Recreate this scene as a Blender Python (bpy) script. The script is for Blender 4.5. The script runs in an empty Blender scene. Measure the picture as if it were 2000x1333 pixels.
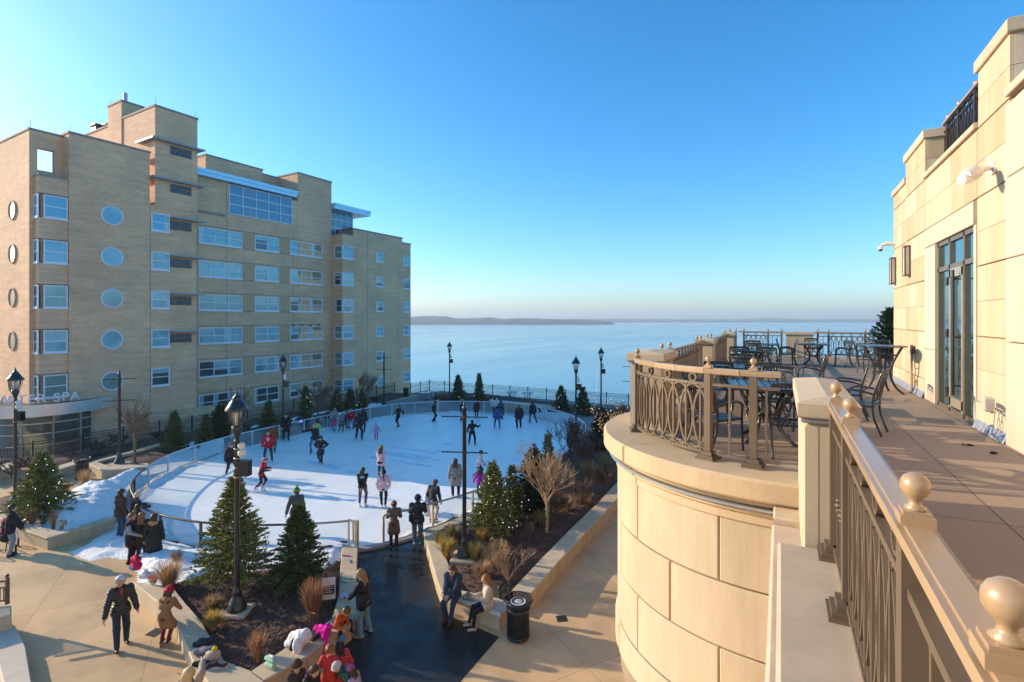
import bpy, math, random
import numpy as np
from math import sin, cos, pi, radians as R, atan2, sqrt
from mathutils import Vector, Matrix

SC = bpy.context.scene
COL = SC.collection
EYE = 8.2
TH = math.atan(.525)
CT, ST = math.cos(TH), math.sin(TH)

# ---------- photo measurements -> world ----------
def ray(px, py):
    u = (px - 1000) / 1000
    return (u * CT - ST, u * ST + CT, (623 - py) / 1000)
def at(px, py, z=0.0):
    x, y, v = ray(px, py)
    t = (z - EYE) / v
    return (x * t, y * t)
def at3(px, py, z=0.0):
    x, y = at(px, py, z)
    return (x, y, z)

# ---------- mesh builder ----------
class MB:
    def __init__(s):
        s.v = []; s.f = []; s.m = []; s.sm = []
    def add(s, vs, fs, m=0, smooth=False):
        o = len(s.v)
        s.v.extend([tuple(p) for p in vs])
        for f in fs:
            s.f.append([i + o for i in f]); s.m.append(m); s.sm.append(smooth)
    def box(s, x0, y0, z0, x1, y1, z1, m=0):
        x0, x1 = min(x0, x1), max(x0, x1); y0, y1 = min(y0, y1), max(y0, y1); z0, z1 = min(z0, z1), max(z0, z1)
        s.add([(x0,y0,z0),(x1,y0,z0),(x1,y1,z0),(x0,y1,z0),(x0,y0,z1),(x1,y0,z1),(x1,y1,z1),(x0,y1,z1)],
              [(3,2,1,0),(4,5,6,7),(0,1,5,4),(1,2,6,5),(2,3,7,6),(3,0,4,7)], m)
    def bbox(s, x0, y0, z0, x1, y1, z1, b=.01, m=0):
        """box with chamfered edges"""
        x0, x1 = min(x0, x1), max(x0, x1); y0, y1 = min(y0, y1), max(y0, y1); z0, z1 = min(z0, z1), max(z0, z1)
        b = min(b, (x1-x0)*.45, (y1-y0)*.45, (z1-z0)*.45)
        s.hex([(x0,y0),(x1,y0),(x1,y1),(x0,y1)], z0, z1, b, m)
    def hex(s, poly, z0, z1, b=.01, m=0):
        """polygon prism with chamfered top and bottom edges"""
        inn = offset(poly, -b)
        n = len(poly)
        vs = [(p[0],p[1],z0) for p in inn] + [(p[0],p[1],z0+b) for p in poly] + [(p[0],p[1],z1-b) for p in poly] + [(p[0],p[1],z1) for p in inn]
        fs = [list(range(n-1,-1,-1)), [3*n+i for i in range(n)]]
        for k in range(3):
            for i in range(n):
                j = (i+1) % n
                fs.append((k*n+i, k*n+j, (k+1)*n+j, (k+1)*n+i))
        s.add(vs, fs, m)
    def prism(s, poly, z0, z1, m=0, mtop=None):
        poly = ccw(poly); n = len(poly)
        vs = [(p[0],p[1],z0) for p in poly] + [(p[0],p[1],z1) for p in poly]
        fs = []
        for i in range(n):
            j = (i+1) % n; fs.append((i, j, n+j, n+i))
        s.add(vs, fs + [list(range(n-1,-1,-1))], m)
        s.add([(p[0],p[1],z1) for p in poly], [list(range(n))], m if mtop is None else mtop)
    def beam(s, p, q, w, h, m=0, up=(0,0,1)):
        p = Vector(p); q = Vector(q); d = (q-p)
        if d.length < 1e-6: return
        d.normalize(); u = Vector(up)
        if abs(d.dot(u)) > .98: u = Vector((1,0,0))
        r = d.cross(u).normalized(); u = r.cross(d)
        vs = []
        for c in (p, q):
            for a, b in ((-1,-1),(1,-1),(1,1),(-1,1)):
                vs.append(c + r*(a*w/2) + u*(b*h/2))
        s.add(vs, [(3,2,1,0),(4,5,6,7),(0,1,5,4),(1,2,6,5),(2,3,7,6),(3,0,4,7)], m)
    def tube(s, pts, r, n=6, m=0, closed=False, smooth=True, cap=True):
        pts = [Vector(p) for p in pts]; k = len(pts)
        rs = r if isinstance(r, (list, tuple)) else [r]*k
        vs = []; fs = []
        prev = None
        for i in range(k):
            if closed: d = pts[(i+1) % k] - pts[i-1]
            else: d = pts[min(i+1,k-1)] - pts[max(i-1,0)]
            if d.length < 1e-9: d = Vector((0,0,1))
            d.normalize()
            if prev is None:
                a = Vector((0,0,1)) if abs(d.z) < .9 else Vector((1,0,0))
                u = d.cross(a).normalized()
            else:
                u = prev - d*prev.dot(d)
                if u.length < 1e-6: u = d.cross(Vector((0.3,.7,.2)))
                u.normalize()
            prev = u; w = d.cross(u)
            for j in range(n):
                t = 2*pi*j/n
                vs.append(pts[i] + (u*cos(t) + w*sin(t))*rs[i])
        for i in range(k if closed else k-1):
            i2 = (i+1) % k
            for j in range(n):
                j2 = (j+1) % n
                fs.append((i*n+j, i*n+j2, i2*n+j2, i2*n+j))
        s.add(vs, fs, m, smooth)
        if cap and not closed:
            s.add(vs[:n], [list(range(n-1,-1,-1))], m); s.add(vs[-n:], [list(range(n))], m)
    def lathe(s, prof, c=(0,0,0), n=16, m=0, smooth=True, a0=0.0):
        vs = []; fs = []
        for r, z in prof:
            for j in range(n):
                t = a0 + 2*pi*j/n
                vs.append((c[0]+r*cos(t), c[1]+r*sin(t), c[2]+z))
        for i in range(len(prof)-1):
            for j in range(n):
                j2 = (j+1) % n
                fs.append((i*n+j, i*n+j2, (i+1)*n+j2, (i+1)*n+j))
        s.add(vs, fs, m, smooth)
        if prof[0][0] > 1e-4: s.add(vs[:n], [list(range(n-1,-1,-1))], m)
        if prof[-1][0] > 1e-4: s.add(vs[-n:], [list(range(n))], m)
    def ball(s, c, r, n=10, m=0, sq=(1,1,1)):
        k = max(4, n//2)
        vs = [(c[0], c[1], c[2]-r*sq[2])]; fs = []
        for i in range(1, k):
            a = -pi/2 + pi*i/k
            for j in range(n):
                t = 2*pi*j/n
                vs.append((c[0]+r*sq[0]*cos(a)*cos(t), c[1]+r*sq[1]*cos(a)*sin(t), c[2]+r*sq[2]*sin(a)))
        vs.append((c[0], c[1], c[2]+r*sq[2])); L = len(vs)-1
        for j in range(n):
            fs.append((0, 1+(j+1) % n, 1+j)); fs.append((L, L-n+j, L-n+(j+1) % n))
        for i in range(k-2):
            for j in range(n):
                a = 1+i*n+j; b = 1+i*n+(j+1) % n
                fs.append((a, b, b+n, a+n))
        s.add(vs, fs, m, True)
    def build(s, name, mats, parent=None, org=(0,0,0), loc=None, rz=0.0):
        me = bpy.data.meshes.new(name)
        o = org
        me.from_pydata([(p[0]-o[0], p[1]-o[1], p[2]-o[2]) for p in s.v], [], s.f)
        if not isinstance(mats, (list, tuple)): mats = [mats]
        for mt in mats: me.materials.append(mt)
        if len(mats) > 1: me.polygons.foreach_set('material_index', s.m)
        me.polygons.foreach_set('use_smooth', s.sm)
        me.update()
        ob = bpy.data.objects.new(name, me); COL.objects.link(ob)
        if parent is not None: ob.parent = parent
        if loc is not None: ob.location = loc
        if rz: ob.rotation_euler = (0,0,rz)
        return ob

def ccw(poly):
    a = 0
    for i in range(len(poly)):
        p, q = poly[i], poly[(i+1) % len(poly)]
        a += p[0]*q[1]-q[0]*p[1]
    return list(poly) if a > 0 else list(reversed(poly))
def offset(poly, d):
    """grow a ccw polygon by d"""
    out = []; n = len(poly)
    for i in range(n):
        p0, p, p1 = Vector(poly[i-1][:2]), Vector(poly[i][:2]), Vector(poly[(i+1) % n][:2])
        e0 = (p-p0).normalized(); e1 = (p1-p).normalized()
        n0 = Vector((e0.y,-e0.x)); n1 = Vector((e1.y,-e1.x))
        b = n0+n1
        if b.length < 1e-5: b = n0
        b.normalize(); k = d/max(.35, b.dot(n0))
        out.append((p.x+b.x*k, p.y+b.y*k))
    return out
def spline(pts, n=8, closed=False):
    P = [Vector(p) for p in pts]; out = []; k = len(P)
    for i in range(k if closed else k-1):
        if closed: a, b, c, d = P[i-1], P[i], P[(i+1) % k], P[(i+2) % k]
        else: a, b, c, d = P[max(i-1,0)], P[i], P[i+1], P[min(i+2,k-1)]
        for j in range(n):
            t = j/n
            out.append(.5*((2*b)+(c-a)*t+(2*a-5*b+4*c-d)*t*t+(3*b-a-3*c+d)*t**3))
    if not closed: out.append(P[-1])
    return out
def resample(pts, step, closed=False):
    P = [Vector(p) for p in pts]
    if closed: P = P+[P[0]]
    L = [0]
    for i in range(len(P)-1): L.append(L[-1]+(P[i+1]-P[i]).length)
    n = max(1, round(L[-1]/step)); out = []; j = 0
    for i in range(n+(0 if closed else 1)):
        s = L[-1]*i/n
        while j < len(P)-2 and L[j+1] < s: j += 1
        t = (s-L[j])/max(1e-9, L[j+1]-L[j])
        out.append(P[j].lerp(P[j+1], min(1,t)))
    return out

# ---------- naming ----------
def tag(o, label, cat, group=None):
    o['label'] = label; o['category'] = cat
    if group: o['group'] = group
    return o
def struct(o, kind='structure'):
    o['kind'] = kind
    return o
def empty(name, loc, label=None, cat=None, group=None, rz=0.0):
    o = bpy.data.objects.new(name, None); COL.objects.link(o)
    o.location = loc; o.rotation_euler = (0,0,rz); o.empty_display_size = .2
    if label: tag(o, label, cat, group)
    return o
def copy_tree(o, parent=None):
    c = o.copy(); COL.objects.link(c)
    if parent is not None: c.parent = parent
    for ch in list(o.children): copy_tree(ch, c)
    return c
def put(o, loc, rz=0.0, s=1.0, label=None):
    o.location = loc; o.rotation_euler = (0,0,rz)
    o.scale = (s,s,s) if not isinstance(s, tuple) else s
    if label: o['label'] = label
    return o

# ---------- materials ----------
def newmat(name):
    m = bpy.data.materials.new(name); m.use_nodes = True
    nt = m.node_tree; b = nt.nodes['Principled BSDF']
    return m, nt, b
def lk(nt, a, b): nt.links.new(a, b)
def vmath(nt, op, a, b=None):
    n = nt.nodes.new('ShaderNodeMath'); n.operation = op
    for i, x in enumerate((a, b)):
        if x is None: continue
        if isinstance(x, (int, float)): n.inputs[i].default_value = x
        else: lk(nt, x, n.inputs[i])
    return n.outputs[0]
def noise(nt, scale, detail=4, vec=None, rough=.55):
    n = nt.nodes.new('ShaderNodeTexNoise'); n.inputs['Scale'].default_value = scale
    n.inputs['Detail'].default_value = detail; n.inputs['Roughness'].default_value = rough
    if vec is None:
        tc = nt.nodes.new('ShaderNodeTexCoord'); vec = tc.outputs['Object']
    lk(nt, vec, n.inputs['Vector'])
    return n.outputs['Fac']
def ramp(nt, fac, stops):
    r = nt.nodes.new('ShaderNodeValToRGB'); e = r.color_ramp.elements
    while len(e) < len(stops): e.new(.5)
    for i, (p, c) in enumerate(stops):
        e[i].position = p; e[i].color = (c[0], c[1], c[2], 1)
    lk(nt, fac, r.inputs[0]); return r.outputs[0]
def mixc(nt, fac, a, b, mode='MIX'):
    n = nt.nodes.new('ShaderNodeMix'); n.data_type = 'RGBA'; n.blend_type = mode
    for sock, x in ((n.inputs[0], fac), (n.inputs[6], a), (n.inputs[7], b)):
        if isinstance(x, (int, float)): sock.default_value = x
        elif isinstance(x, (tuple, list)): sock.default_value = (x[0], x[1], x[2], 1)
        else: lk(nt, x, sock)
    return n.outputs[2]
def bump(nt, b, h, strength=.3, dist=.02):
    n = nt.nodes.new('ShaderNodeBump'); n.inputs['Strength'].default_value = strength
    n.inputs['Distance'].default_value = dist; lk(nt, h, n.inputs['Height'])
    lk(nt, n.outputs[0], b.inputs['Normal'])
def island(nt):
    return nt.nodes.new('ShaderNodeNewGeometry').outputs['Random Per Island']
MC = {}
def M(name, col, rough=.6, metal=0.0, var=.12, scale=4.0, bmp=0.0, bscale=60.0, bdist=.01, spec=.5, isl=0.0, coat=0.0, fine=0.0):
    """plain procedural surface: noise-varied colour, optional bump and per-piece variation"""
    if name in MC: return MC[name]
    m, nt, b = newmat(name)
    hi = tuple(min(1, c*(1+var)) for c in col); lo = tuple(c*(1-var) for c in col)
    c = ramp(nt, noise(nt, scale, 5), [(.3, lo), (.7, hi)])
    if fine:
        c = mixc(nt, 1.0, c, ramp(nt, noise(nt, 90, 3), [(.3, (1-fine,)*3), (.7, (1+fine*.5,)*3)]), 'MULTIPLY')
    if isl:
        c = mixc(nt, 1.0, c, ramp(nt, island(nt), [(0, (1-isl,)*3), (1, (1+isl*.4,)*3)]), 'MULTIPLY')
    lk(nt, c, b.inputs['Base Color'])
    b.inputs['Roughness'].default_value = rough; b.inputs['Metallic'].default_value = metal
    b.inputs['Specular IOR Level'].default_value = spec
    if coat: b.inputs['Coat Weight'].default_value = coat; b.inputs['Coat Roughness'].default_value = .1
    if bmp: bump(nt, b, noise(nt, bscale, 4), bmp, bdist)
    MC[name] = m
    return m
def emit(name, col, s):
    m, nt, b = newmat(name)
    b.inputs['Base Color'].default_value = (*col, 1); b.inputs['Emission Color'].default_value = (*col, 1)
    b.inputs['Emission Strength'].default_value = s
    return m
def glassmat(name, tint=(.9,.95,.95), refl=.12, rough=.02):
    m, nt, b = newmat(name); nt.nodes.remove(b)
    out = nt.nodes['Material Output']
    t = nt.nodes.new('ShaderNodeBsdfTransparent'); t.inputs[0].default_value = (*tint, 1)
    g = nt.nodes.new('ShaderNodeBsdfGlossy'); g.inputs['Roughness'].default_value = rough
    lw = nt.nodes.new('ShaderNodeFresnel'); lw.inputs[0].default_value = 1.45
    f = vmath(nt, 'MINIMUM', vmath(nt, 'ADD', vmath(nt, 'MULTIPLY', lw.outputs[0], .9), refl), 1.0)
    mx = nt.nodes.new('ShaderNodeMixShader'); lk(nt, f, mx.inputs[0]); lk(nt, t.outputs[0], mx.inputs[1]); lk(nt, g.outputs[0], mx.inputs[2])
    lk(nt, mx.outputs[0], out.inputs[0])
    return m
def panemat(name, col, refl=.35, rough=.03, var=.25, scale=.8):
    """window glass with a dim room behind: dark body under a mirror-like skin"""
    m, nt, b = newmat(name)
    lo = tuple(c*(1-var) for c in col); hi = tuple(c*(1+var) for c in col)
    lk(nt, ramp(nt, noise(nt, scale, 2), [(.35, lo), (.65, hi)]), b.inputs['Base Color'])
    b.inputs['Roughness'].default_value = .5
    g = nt.nodes.new('ShaderNodeBsdfGlossy'); g.inputs['Roughness'].default_value = rough; g.inputs[0].default_value = (.50,.78,.88,1)
    lw = nt.nodes.new('ShaderNodeFresnel'); lw.inputs[0].default_value = 1.5
    f = vmath(nt, 'MINIMUM', vmath(nt, 'ADD', lw.outputs[0], refl), 1.0)
    mx = nt.nodes.new('ShaderNodeMixShader'); out = nt.nodes['Material Output']
    lk(nt, f, mx.inputs[0]); lk(nt, b.outputs[0], mx.inputs[1]); lk(nt, g.outputs[0], mx.inputs[2]); lk(nt, mx.outputs[0], out.inputs[0])
    return m

def brickmat():
    m, nt, b = newmat('tan_brick')
    tc = nt.nodes.new('ShaderNodeTexCoord'); sp = nt.nodes.new('ShaderNodeSeparateXYZ'); lk(nt, tc.outputs['Object'], sp.inputs[0])
    u = vmath(nt, 'ADD', sp.outputs[0], sp.outputs[1])
    cb = nt.nodes.new('ShaderNodeCombineXYZ'); lk(nt, u, cb.inputs[0]); lk(nt, sp.outputs[2], cb.inputs[1])
    br = nt.nodes.new('ShaderNodeTexBrick'); lk(nt, cb.outputs[0], br.inputs['Vector'])
    br.inputs['Scale'].default_value = 1.0; br.inputs['Brick Width'].default_value = .3; br.inputs['Row Height'].default_value = .085
    br.inputs['Mortar Size'].default_value = .008; br.inputs['Bias'].default_value = .1
    br.inputs['Color1'].default_value = (.90,.52,.285,1); br.inputs['Color2'].default_value = (.77,.43,.235,1); br.inputs['Mortar'].default_value = (.72,.52,.37,1)
    cb2 = nt.nodes.new('ShaderNodeCombineXYZ'); lk(nt, vmath(nt, 'MULTIPLY', u, .35), cb2.inputs[0]); lk(nt, vmath(nt, 'MULTIPLY', sp.outputs[2], 3.0), cb2.inputs[1])
    st = ramp(nt, noise(nt, 1.2, 6, cb2.outputs[0], .7), [(.3, (.84,.82,.8)), (.7, (1.12,1.1,1.08))])
    bl = ramp(nt, noise(nt, .35, 4), [(.3, (.82,.83,.85)), (.7, (1.08,1.07,1.05))])
    lk(nt, mixc(nt, 1, mixc(nt, 1, br.outputs[0], st, 'MULTIPLY'), bl, 'MULTIPLY'), b.inputs['Base Color'])
    b.inputs['Roughness'].default_value = .85
    bump(nt, b, br.outputs['Fac'], -.25, .01)
    return m
def stonemat(name, c1, c2, streak=.25):
    """cut stone, each block its own shade, faint vertical and cloudy staining"""
    m, nt, b = newmat(name)
    base = ramp(nt, island(nt), [(0, c1), (.5, tuple((x+y)/2 for x, y in zip(c1, c2))), (1, c2)])
    tc = nt.nodes.new('ShaderNodeTexCoord'); mp = nt.nodes.new('ShaderNodeMapping'); mp.inputs['Scale'].default_value = (3,3,.5)
    lk(nt, tc.outputs['Object'], mp.inputs[0])
    st = ramp(nt, noise(nt, 1.0, 6, mp.outputs[0], .65), [(.3, (1-streak,1-streak*1.05,1-streak*1.2)), (.65, (1.05,1.05,1.05))])
    fn = ramp(nt, noise(nt, 70, 4), [(.3, (.93,.93,.93)), (.7, (1.05,1.05,1.05))])
    lk(nt, mixc(nt, 1, mixc(nt, 1, base, st, 'MULTIPLY'), fn, 'MULTIPLY'), b.inputs['Base Color'])
    b.inputs['Roughness'].default_value = .8
    bump(nt, b, noise(nt, 120, 4), .15, .004)
    return m
def pavemat(name, col, jx, jy, joint=(.5,.45,.4), jw=.006, ox=0., oy=0., stain=.25, rough=.75, fine=.12, ang=0.0):
    """concrete flags with sawn joints on a grid, stains and fine grain"""
    m, nt, b = newmat(name)
    tc = nt.nodes.new('ShaderNodeTexCoord'); mp = nt.nodes.new('ShaderNodeMapping')
    mp.inputs['Rotation'].default_value = (0,0,ang); mp.inputs['Location'].default_value = (ox,oy,0)
    lk(nt, tc.outputs['Object'], mp.inputs[0])
    sp = nt.nodes.new('ShaderNodeSeparateXYZ'); lk(nt, mp.outputs[0], sp.inputs[0])
    def line(v, step):
        f = vmath(nt, 'ABSOLUTE', vmath(nt, 'SUBTRACT', vmath(nt, 'MODULO', vmath(nt, 'ADD', v, 1000*step), step), step/2))
        return vmath(nt, 'GREATER_THAN', f, step/2-jw)
    j = vmath(nt, 'MAXIMUM', line(sp.outputs[0], jx), line(sp.outputs[1], jy))
    fl = nt.nodes.new('ShaderNodeVectorMath'); fl.operation = 'FLOOR'
    dv = nt.nodes.new('ShaderNodeVectorMath'); dv.operation = 'DIVIDE'; dv.inputs[1].default_value = (jx,jy,1000)
    lk(nt, mp.outputs[0], dv.inputs[0]); lk(nt, dv.outputs[0], fl.inputs[0])
    wn = nt.nodes.new('ShaderNodeTexWhiteNoise'); lk(nt, fl.outputs[0], wn.inputs['Vector'])
    flag = ramp(nt, wn.outputs['Value'], [(0, (.92,.92,.93)), (1, (1.06,1.05,1.04))])
    lo = tuple(c*(1-stain) for c in col); hi = tuple(c*(1+stain*.5) for c in col)
    c = ramp(nt, noise(nt, .55, 7, None, .65), [(.3, lo), (.6, hi)])
    c = mixc(nt, 1, c, flag, 'MULTIPLY')
    c = mixc(nt, 1, c, ramp(nt, noise(nt, 140, 3), [(.3, (1-fine,)*3), (.7, (1+fine*.6,)*3)]), 'MULTIPLY')
    sp2 = ramp(nt, noise(nt, 3.1, 8, None, .7), [(.62, (1,1,1)), (.75, (.82,.8,.78))])
    c = mixc(nt, 1, c, sp2, 'MULTIPLY')
    c = mixc(nt, j, c, mixc(nt, 1, c, joint, 'MULTIPLY'))
    lk(nt, c, b.inputs['Base Color']); b.inputs['Roughness'].default_value = rough
    bump(nt, b, noise(nt, 200, 3), .15, .003)
    return m
def leafmat(name, dark, light, tip=None):
    m, nt, b = newmat(name)
    st = [(0, dark), (.75, light)] + ([(1, tip)] if tip else [])
    lk(nt, ramp(nt, island(nt), st), b.inputs['Base Color'])
    b.inputs['Roughness'].default_value = .6; b.inputs['Specular IOR Level'].default_value = .3
    tl = nt.nodes.new('ShaderNodeBsdfTranslucent'); mx = nt.nodes.new('ShaderNodeMixShader'); mx.inputs[0].default_value = .42
    lk(nt, b.inputs['Base Color'].links[0].from_socket, tl.inputs[0]); lk(nt, b.outputs[0], mx.inputs[1]); lk(nt, tl.outputs[0], mx.inputs[2]); lk(nt, mx.outputs[0], nt.nodes['Material Output'].inputs[0])
    return m

BRICK = brickmat()
COPING = M('stone_coping_grey', (.30,.25,.21), .8, var=.15)
SAND = stonemat('sandstone_blocks', (.53,.385,.22), (.66,.525,.355), .14)
TRIM = stonemat('pale_limestone_trim', (.60,.48,.35), (.66,.54,.40), .10)
CAST = stonemat('cast_stone', (.53,.405,.26), (.58,.455,.305), .16)
WALLST = stonemat('planter_wall_stone', (.52,.40,.25), (.60,.47,.31), .18)
PLAZA = pavemat('plaza_concrete', (.62,.40,.20), 3.05, 3.05, ox=.6, oy=1.9, ang=R(34))
WALK = pavemat('walkway_pavers', (.30,.24,.21), .9, .9, stain=.2)
DECKF = pavemat('terrace_pavers', (.37,.26,.17), .92, 1.9, joint=(.16,.14,.13), jw=.005, ox=.28, oy=.4, stain=.12, fine=.25)
def icemat():
    m, nt, b = newmat('rink_ice')
    tc = nt.nodes.new('ShaderNodeTexCoord'); mp = nt.nodes.new('ShaderNodeMapping'); mp.inputs['Scale'].default_value = (1,.35,1); mp.inputs['Rotation'].default_value = (0,0,R(40))
    lk(nt, tc.outputs['Object'], mp.inputs[0])
    c = ramp(nt, noise(nt, .45, 6, mp.outputs[0], .6), [(.3, (.86,.86,.81)), (.5, (.94,.92,.86)), (.7, (.98,.96,.90))])
    mp2 = nt.nodes.new('ShaderNodeMapping'); mp2.inputs['Scale'].default_value = (9,.6,1); mp2.inputs['Rotation'].default_value = (0,0,R(-25)); lk(nt, tc.outputs['Object'], mp2.inputs[0])
    mp3 = nt.nodes.new('ShaderNodeMapping'); mp3.inputs['Scale'].default_value = (8,.5,1); mp3.inputs['Rotation'].default_value = (0,0,R(65)); lk(nt, tc.outputs['Object'], mp3.inputs[0])
    s1 = ramp(nt, noise(nt, 1.6, 6, mp2.outputs[0], .7), [(.52, (1,1,1)), (.66, (.84,.89,.93))]); s2 = ramp(nt, noise(nt, 1.6, 6, mp3.outputs[0], .7), [(.54, (1,1,1)), (.68, (.86,.90,.94))])
    sc = mixc(nt, 1, s1, s2, 'MULTIPLY')
    lk(nt, mixc(nt, 1, c, sc, 'MULTIPLY'), b.inputs['Base Color'])
    lk(nt, ramp(nt, noise(nt, 1.5, 5), [(.3, (.32,)*3), (.7, (.6,)*3)]), b.inputs['Roughness'])
    bump(nt, b, noise(nt, 6, 8, mp.outputs[0], .8), .12, .01)
    return m
ICE = icemat()
SNOW = M('packed_snow', (.90,.88,.83), .7, var=.08, scale=3, bmp=.8, bscale=14, bdist=.06, fine=.08)
def asphaltmat():
    m, nt, b = newmat('wet_asphalt')
    n1 = noise(nt, .7, 6)
    lk(nt, ramp(nt, n1, [(.35, (.014,.013,.012)), (.65, (.036,.034,.031))]), b.inputs['Base Color'])
    lk(nt, ramp(nt, noise(nt, 1.3, 7, None, .65), [(.38, (.16,)*3), (.6, (.5,)*3)]), b.inputs['Roughness'])
    b.inputs['Specular IOR Level'].default_value = .22
    bump(nt, b, noise(nt, 60, 3), .08, .004)
    return m
ASPH = asphaltmat()
MULCH = M('bark_mulch', (.115,.062,.042), .9, var=.5, scale=14, bmp=1.0, bscale=45, bdist=.05)
CHIP = M('bark_chips', (.15,.082,.052), .9, var=.3, isl=.55)
BLACK = M('black_painted_metal', (.012,.013,.015), .35, .0, var=.2, coat=.25)
DARKFE = M('dark_bronze_fence_metal', (.045,.033,.028), .45, .2, var=.2)
BRONZE = M('champagne_bronze_metal', (.165,.115,.072), .5, .25, var=.06, scale=2)
RAILTAN = M('sunlit_rail_metal', (.44,.29,.16), .32, .1, var=.05, coat=.3)  # lit copy of the champagne rail metal, sunlight put into the colour
SILVER = M('brushed_aluminium', (.62,.66,.70), .3, .85, var=.05)
WHITEFR = M('white_window_frame', (.72,.74,.77), .4, var=.04)
CHROME = M('galvanised_flashing', (.40,.40,.42), .5, .45, var=.3, scale=20)
CASTAL = M('dark_cast_aluminium', (.035,.032,.03), .33, .3, var=.25, coat=.2)
PANE_B = panemat('pane_sky_blue', (.03,.13,.24), .13)
PANE_P = panemat('pane_with_blind', (.13,.27,.31), .08)
PANE_G = panemat('pane_green_grey', (.16,.25,.21), .05)
PANE_D = panemat('pane_dark_room', (.02,.032,.035), .04)
PANE_R = panemat('pane_reflecting', (.06,.14,.19), .12, .01)
CLEAR = glassmat('clear_safety_glass', (.94,.97,.98), .05, .03)
LAMPGL = glassmat('lantern_glass', (.85,.88,.88), .12, .05)
SKIN = M('skin', (.55,.33,.24), .55, var=.08, scale=30)
BULBW = emit('fairy_light_white', (.85,.85,1.0), 1.6)
BULBG = emit('fairy_light_gold', (1.0,.62,.22), 1.5)
BARK = M('tree_bark', (.16,.10,.065), .9, var=.3, scale=20, bmp=.5)

# ---------- camera, sky, sun ----------
cam_d = bpy.data.cameras.new('camera'); cam = bpy.data.objects.new('camera', cam_d); COL.objects.link(cam)
cam.location = (0,0,EYE); cam.rotation_euler = (R(90),0,TH)
cam_d.sensor_width = 36; cam_d.lens = 18; cam_d.shift_y = -43.5/2000
cam_d.clip_start = .05; cam_d.clip_end = 30000
SC.camera = cam
SUN_EL, SUN_OFF = 18.0, 12.0
w = bpy.data.worlds.new('World'); SC.world = w; w.use_nodes = True
nt = w.node_tree; bg = nt.nodes['Background']
sky = nt.nodes.new('ShaderNodeTexSky'); sky.sky_type = 'NISHITA'; sky.sun_disc = False
sky.sun_elevation = R(SUN_EL); sky.altitude = 0; sky.air_density = 1.0; sky.dust_density = .9; sky.ozone_density = 5.0
sd = Vector((-cos(R(SUN_OFF)), -sin(R(SUN_OFF)), 0))
sky.sun_rotation = atan2(sd.x, sd.y)
hs = nt.nodes.new('ShaderNodeHueSaturation'); hs.inputs['Saturation'].default_value = 1.2; hs.inputs['Hue'].default_value = .494
nt.links.new(sky.outputs[0], hs.inputs['Color']); nt.links.new(hs.outputs[0], bg.inputs[0]); bg.inputs[1].default_value = .122
sun_d = bpy.data.lights.new('sun', 'SUN'); sun_d.energy = 2.55; sun_d.angle = R(.5); sun_d.color = (1,.82,.58)
sun = bpy.data.objects.new('sun', sun_d); COL.objects.link(sun)
to = (sd*cos(R(SUN_EL)) + Vector((0,0,sin(R(SUN_EL))))).normalized()
sun.rotation_euler = to.to_track_quat('Z', 'Y').to_euler(); sun.location = to*200
SC.view_settings.view_transform = 'Standard'; SC.view_settings.look = 'None'
SC.view_settings.gamma = 1; SC.view_settings.exposure = 1.32
SC.render.engine = 'CYCLES'
SC.cycles.use_denoising = True
SC.cycles.max_bounces = 8; SC.cycles.transparent_max_bounces = 24; SC.cycles.diffuse_bounces = 3; SC.cycles.glossy_bounces = 4
SC.cycles.caustics_reflective = False; SC.cycles.caustics_refractive = False
# ================= SETTING =================
# plaza slab up to the two fences, with a sunken court beyond the left one
mb = MB(); mb.prism([(-38.6,-30),(14,-30),(14,47.9),(-36.0,47.9),(-36.2,44.6),(-38.4,44.4)], -13, 0)
struct(mb.build('plaza_ground', PLAZA))
mb = MB(); mb.prism([(-160,-60),(-38.62,-60),(-38.62,44.6),(-37.2,44.6),(-37.2,49.2),(-160,49.2)], -13, -1.3)
struct(mb.build('sunken_court_ground', WALK))
def lakemat():
    m, nt, b = newmat('calm_lake_water')
    tc = nt.nodes.new('ShaderNodeTexCoord'); mp = nt.nodes.new('ShaderNodeMapping'); mp.inputs['Scale'].default_value = (1,.28,1); mp.inputs['Rotation'].default_value = (0,0,TH)
    lk(nt, tc.outputs['Object'], mp.inputs[0])
    n1 = noise(nt, .018, 8, mp.outputs[0], .68)
    lk(nt, ramp(nt, n1, [(.3, (.075,.23,.29)), (.5, (.12,.30,.36)), (.68, (.20,.37,.43))]), b.inputs['Base Color'])
    lk(nt, ramp(nt, n1, [(.3, (.12,)*3), (.7, (.26,)*3)]), b.inputs['Roughness'])
    b.inputs['Specular IOR Level'].default_value = .7
    bump(nt, b, noise(nt, .5, 6, mp.outputs[0], .6), .05, .05)
    return m
mb = MB(); mb.add([(-9000,-9000,-12),(9000,-9000,-12),(9000,9000,-12),(-9000,9000,-12)], [(0,1,2,3)])
struct(mb.build('lake_water', lakemat()))

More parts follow.
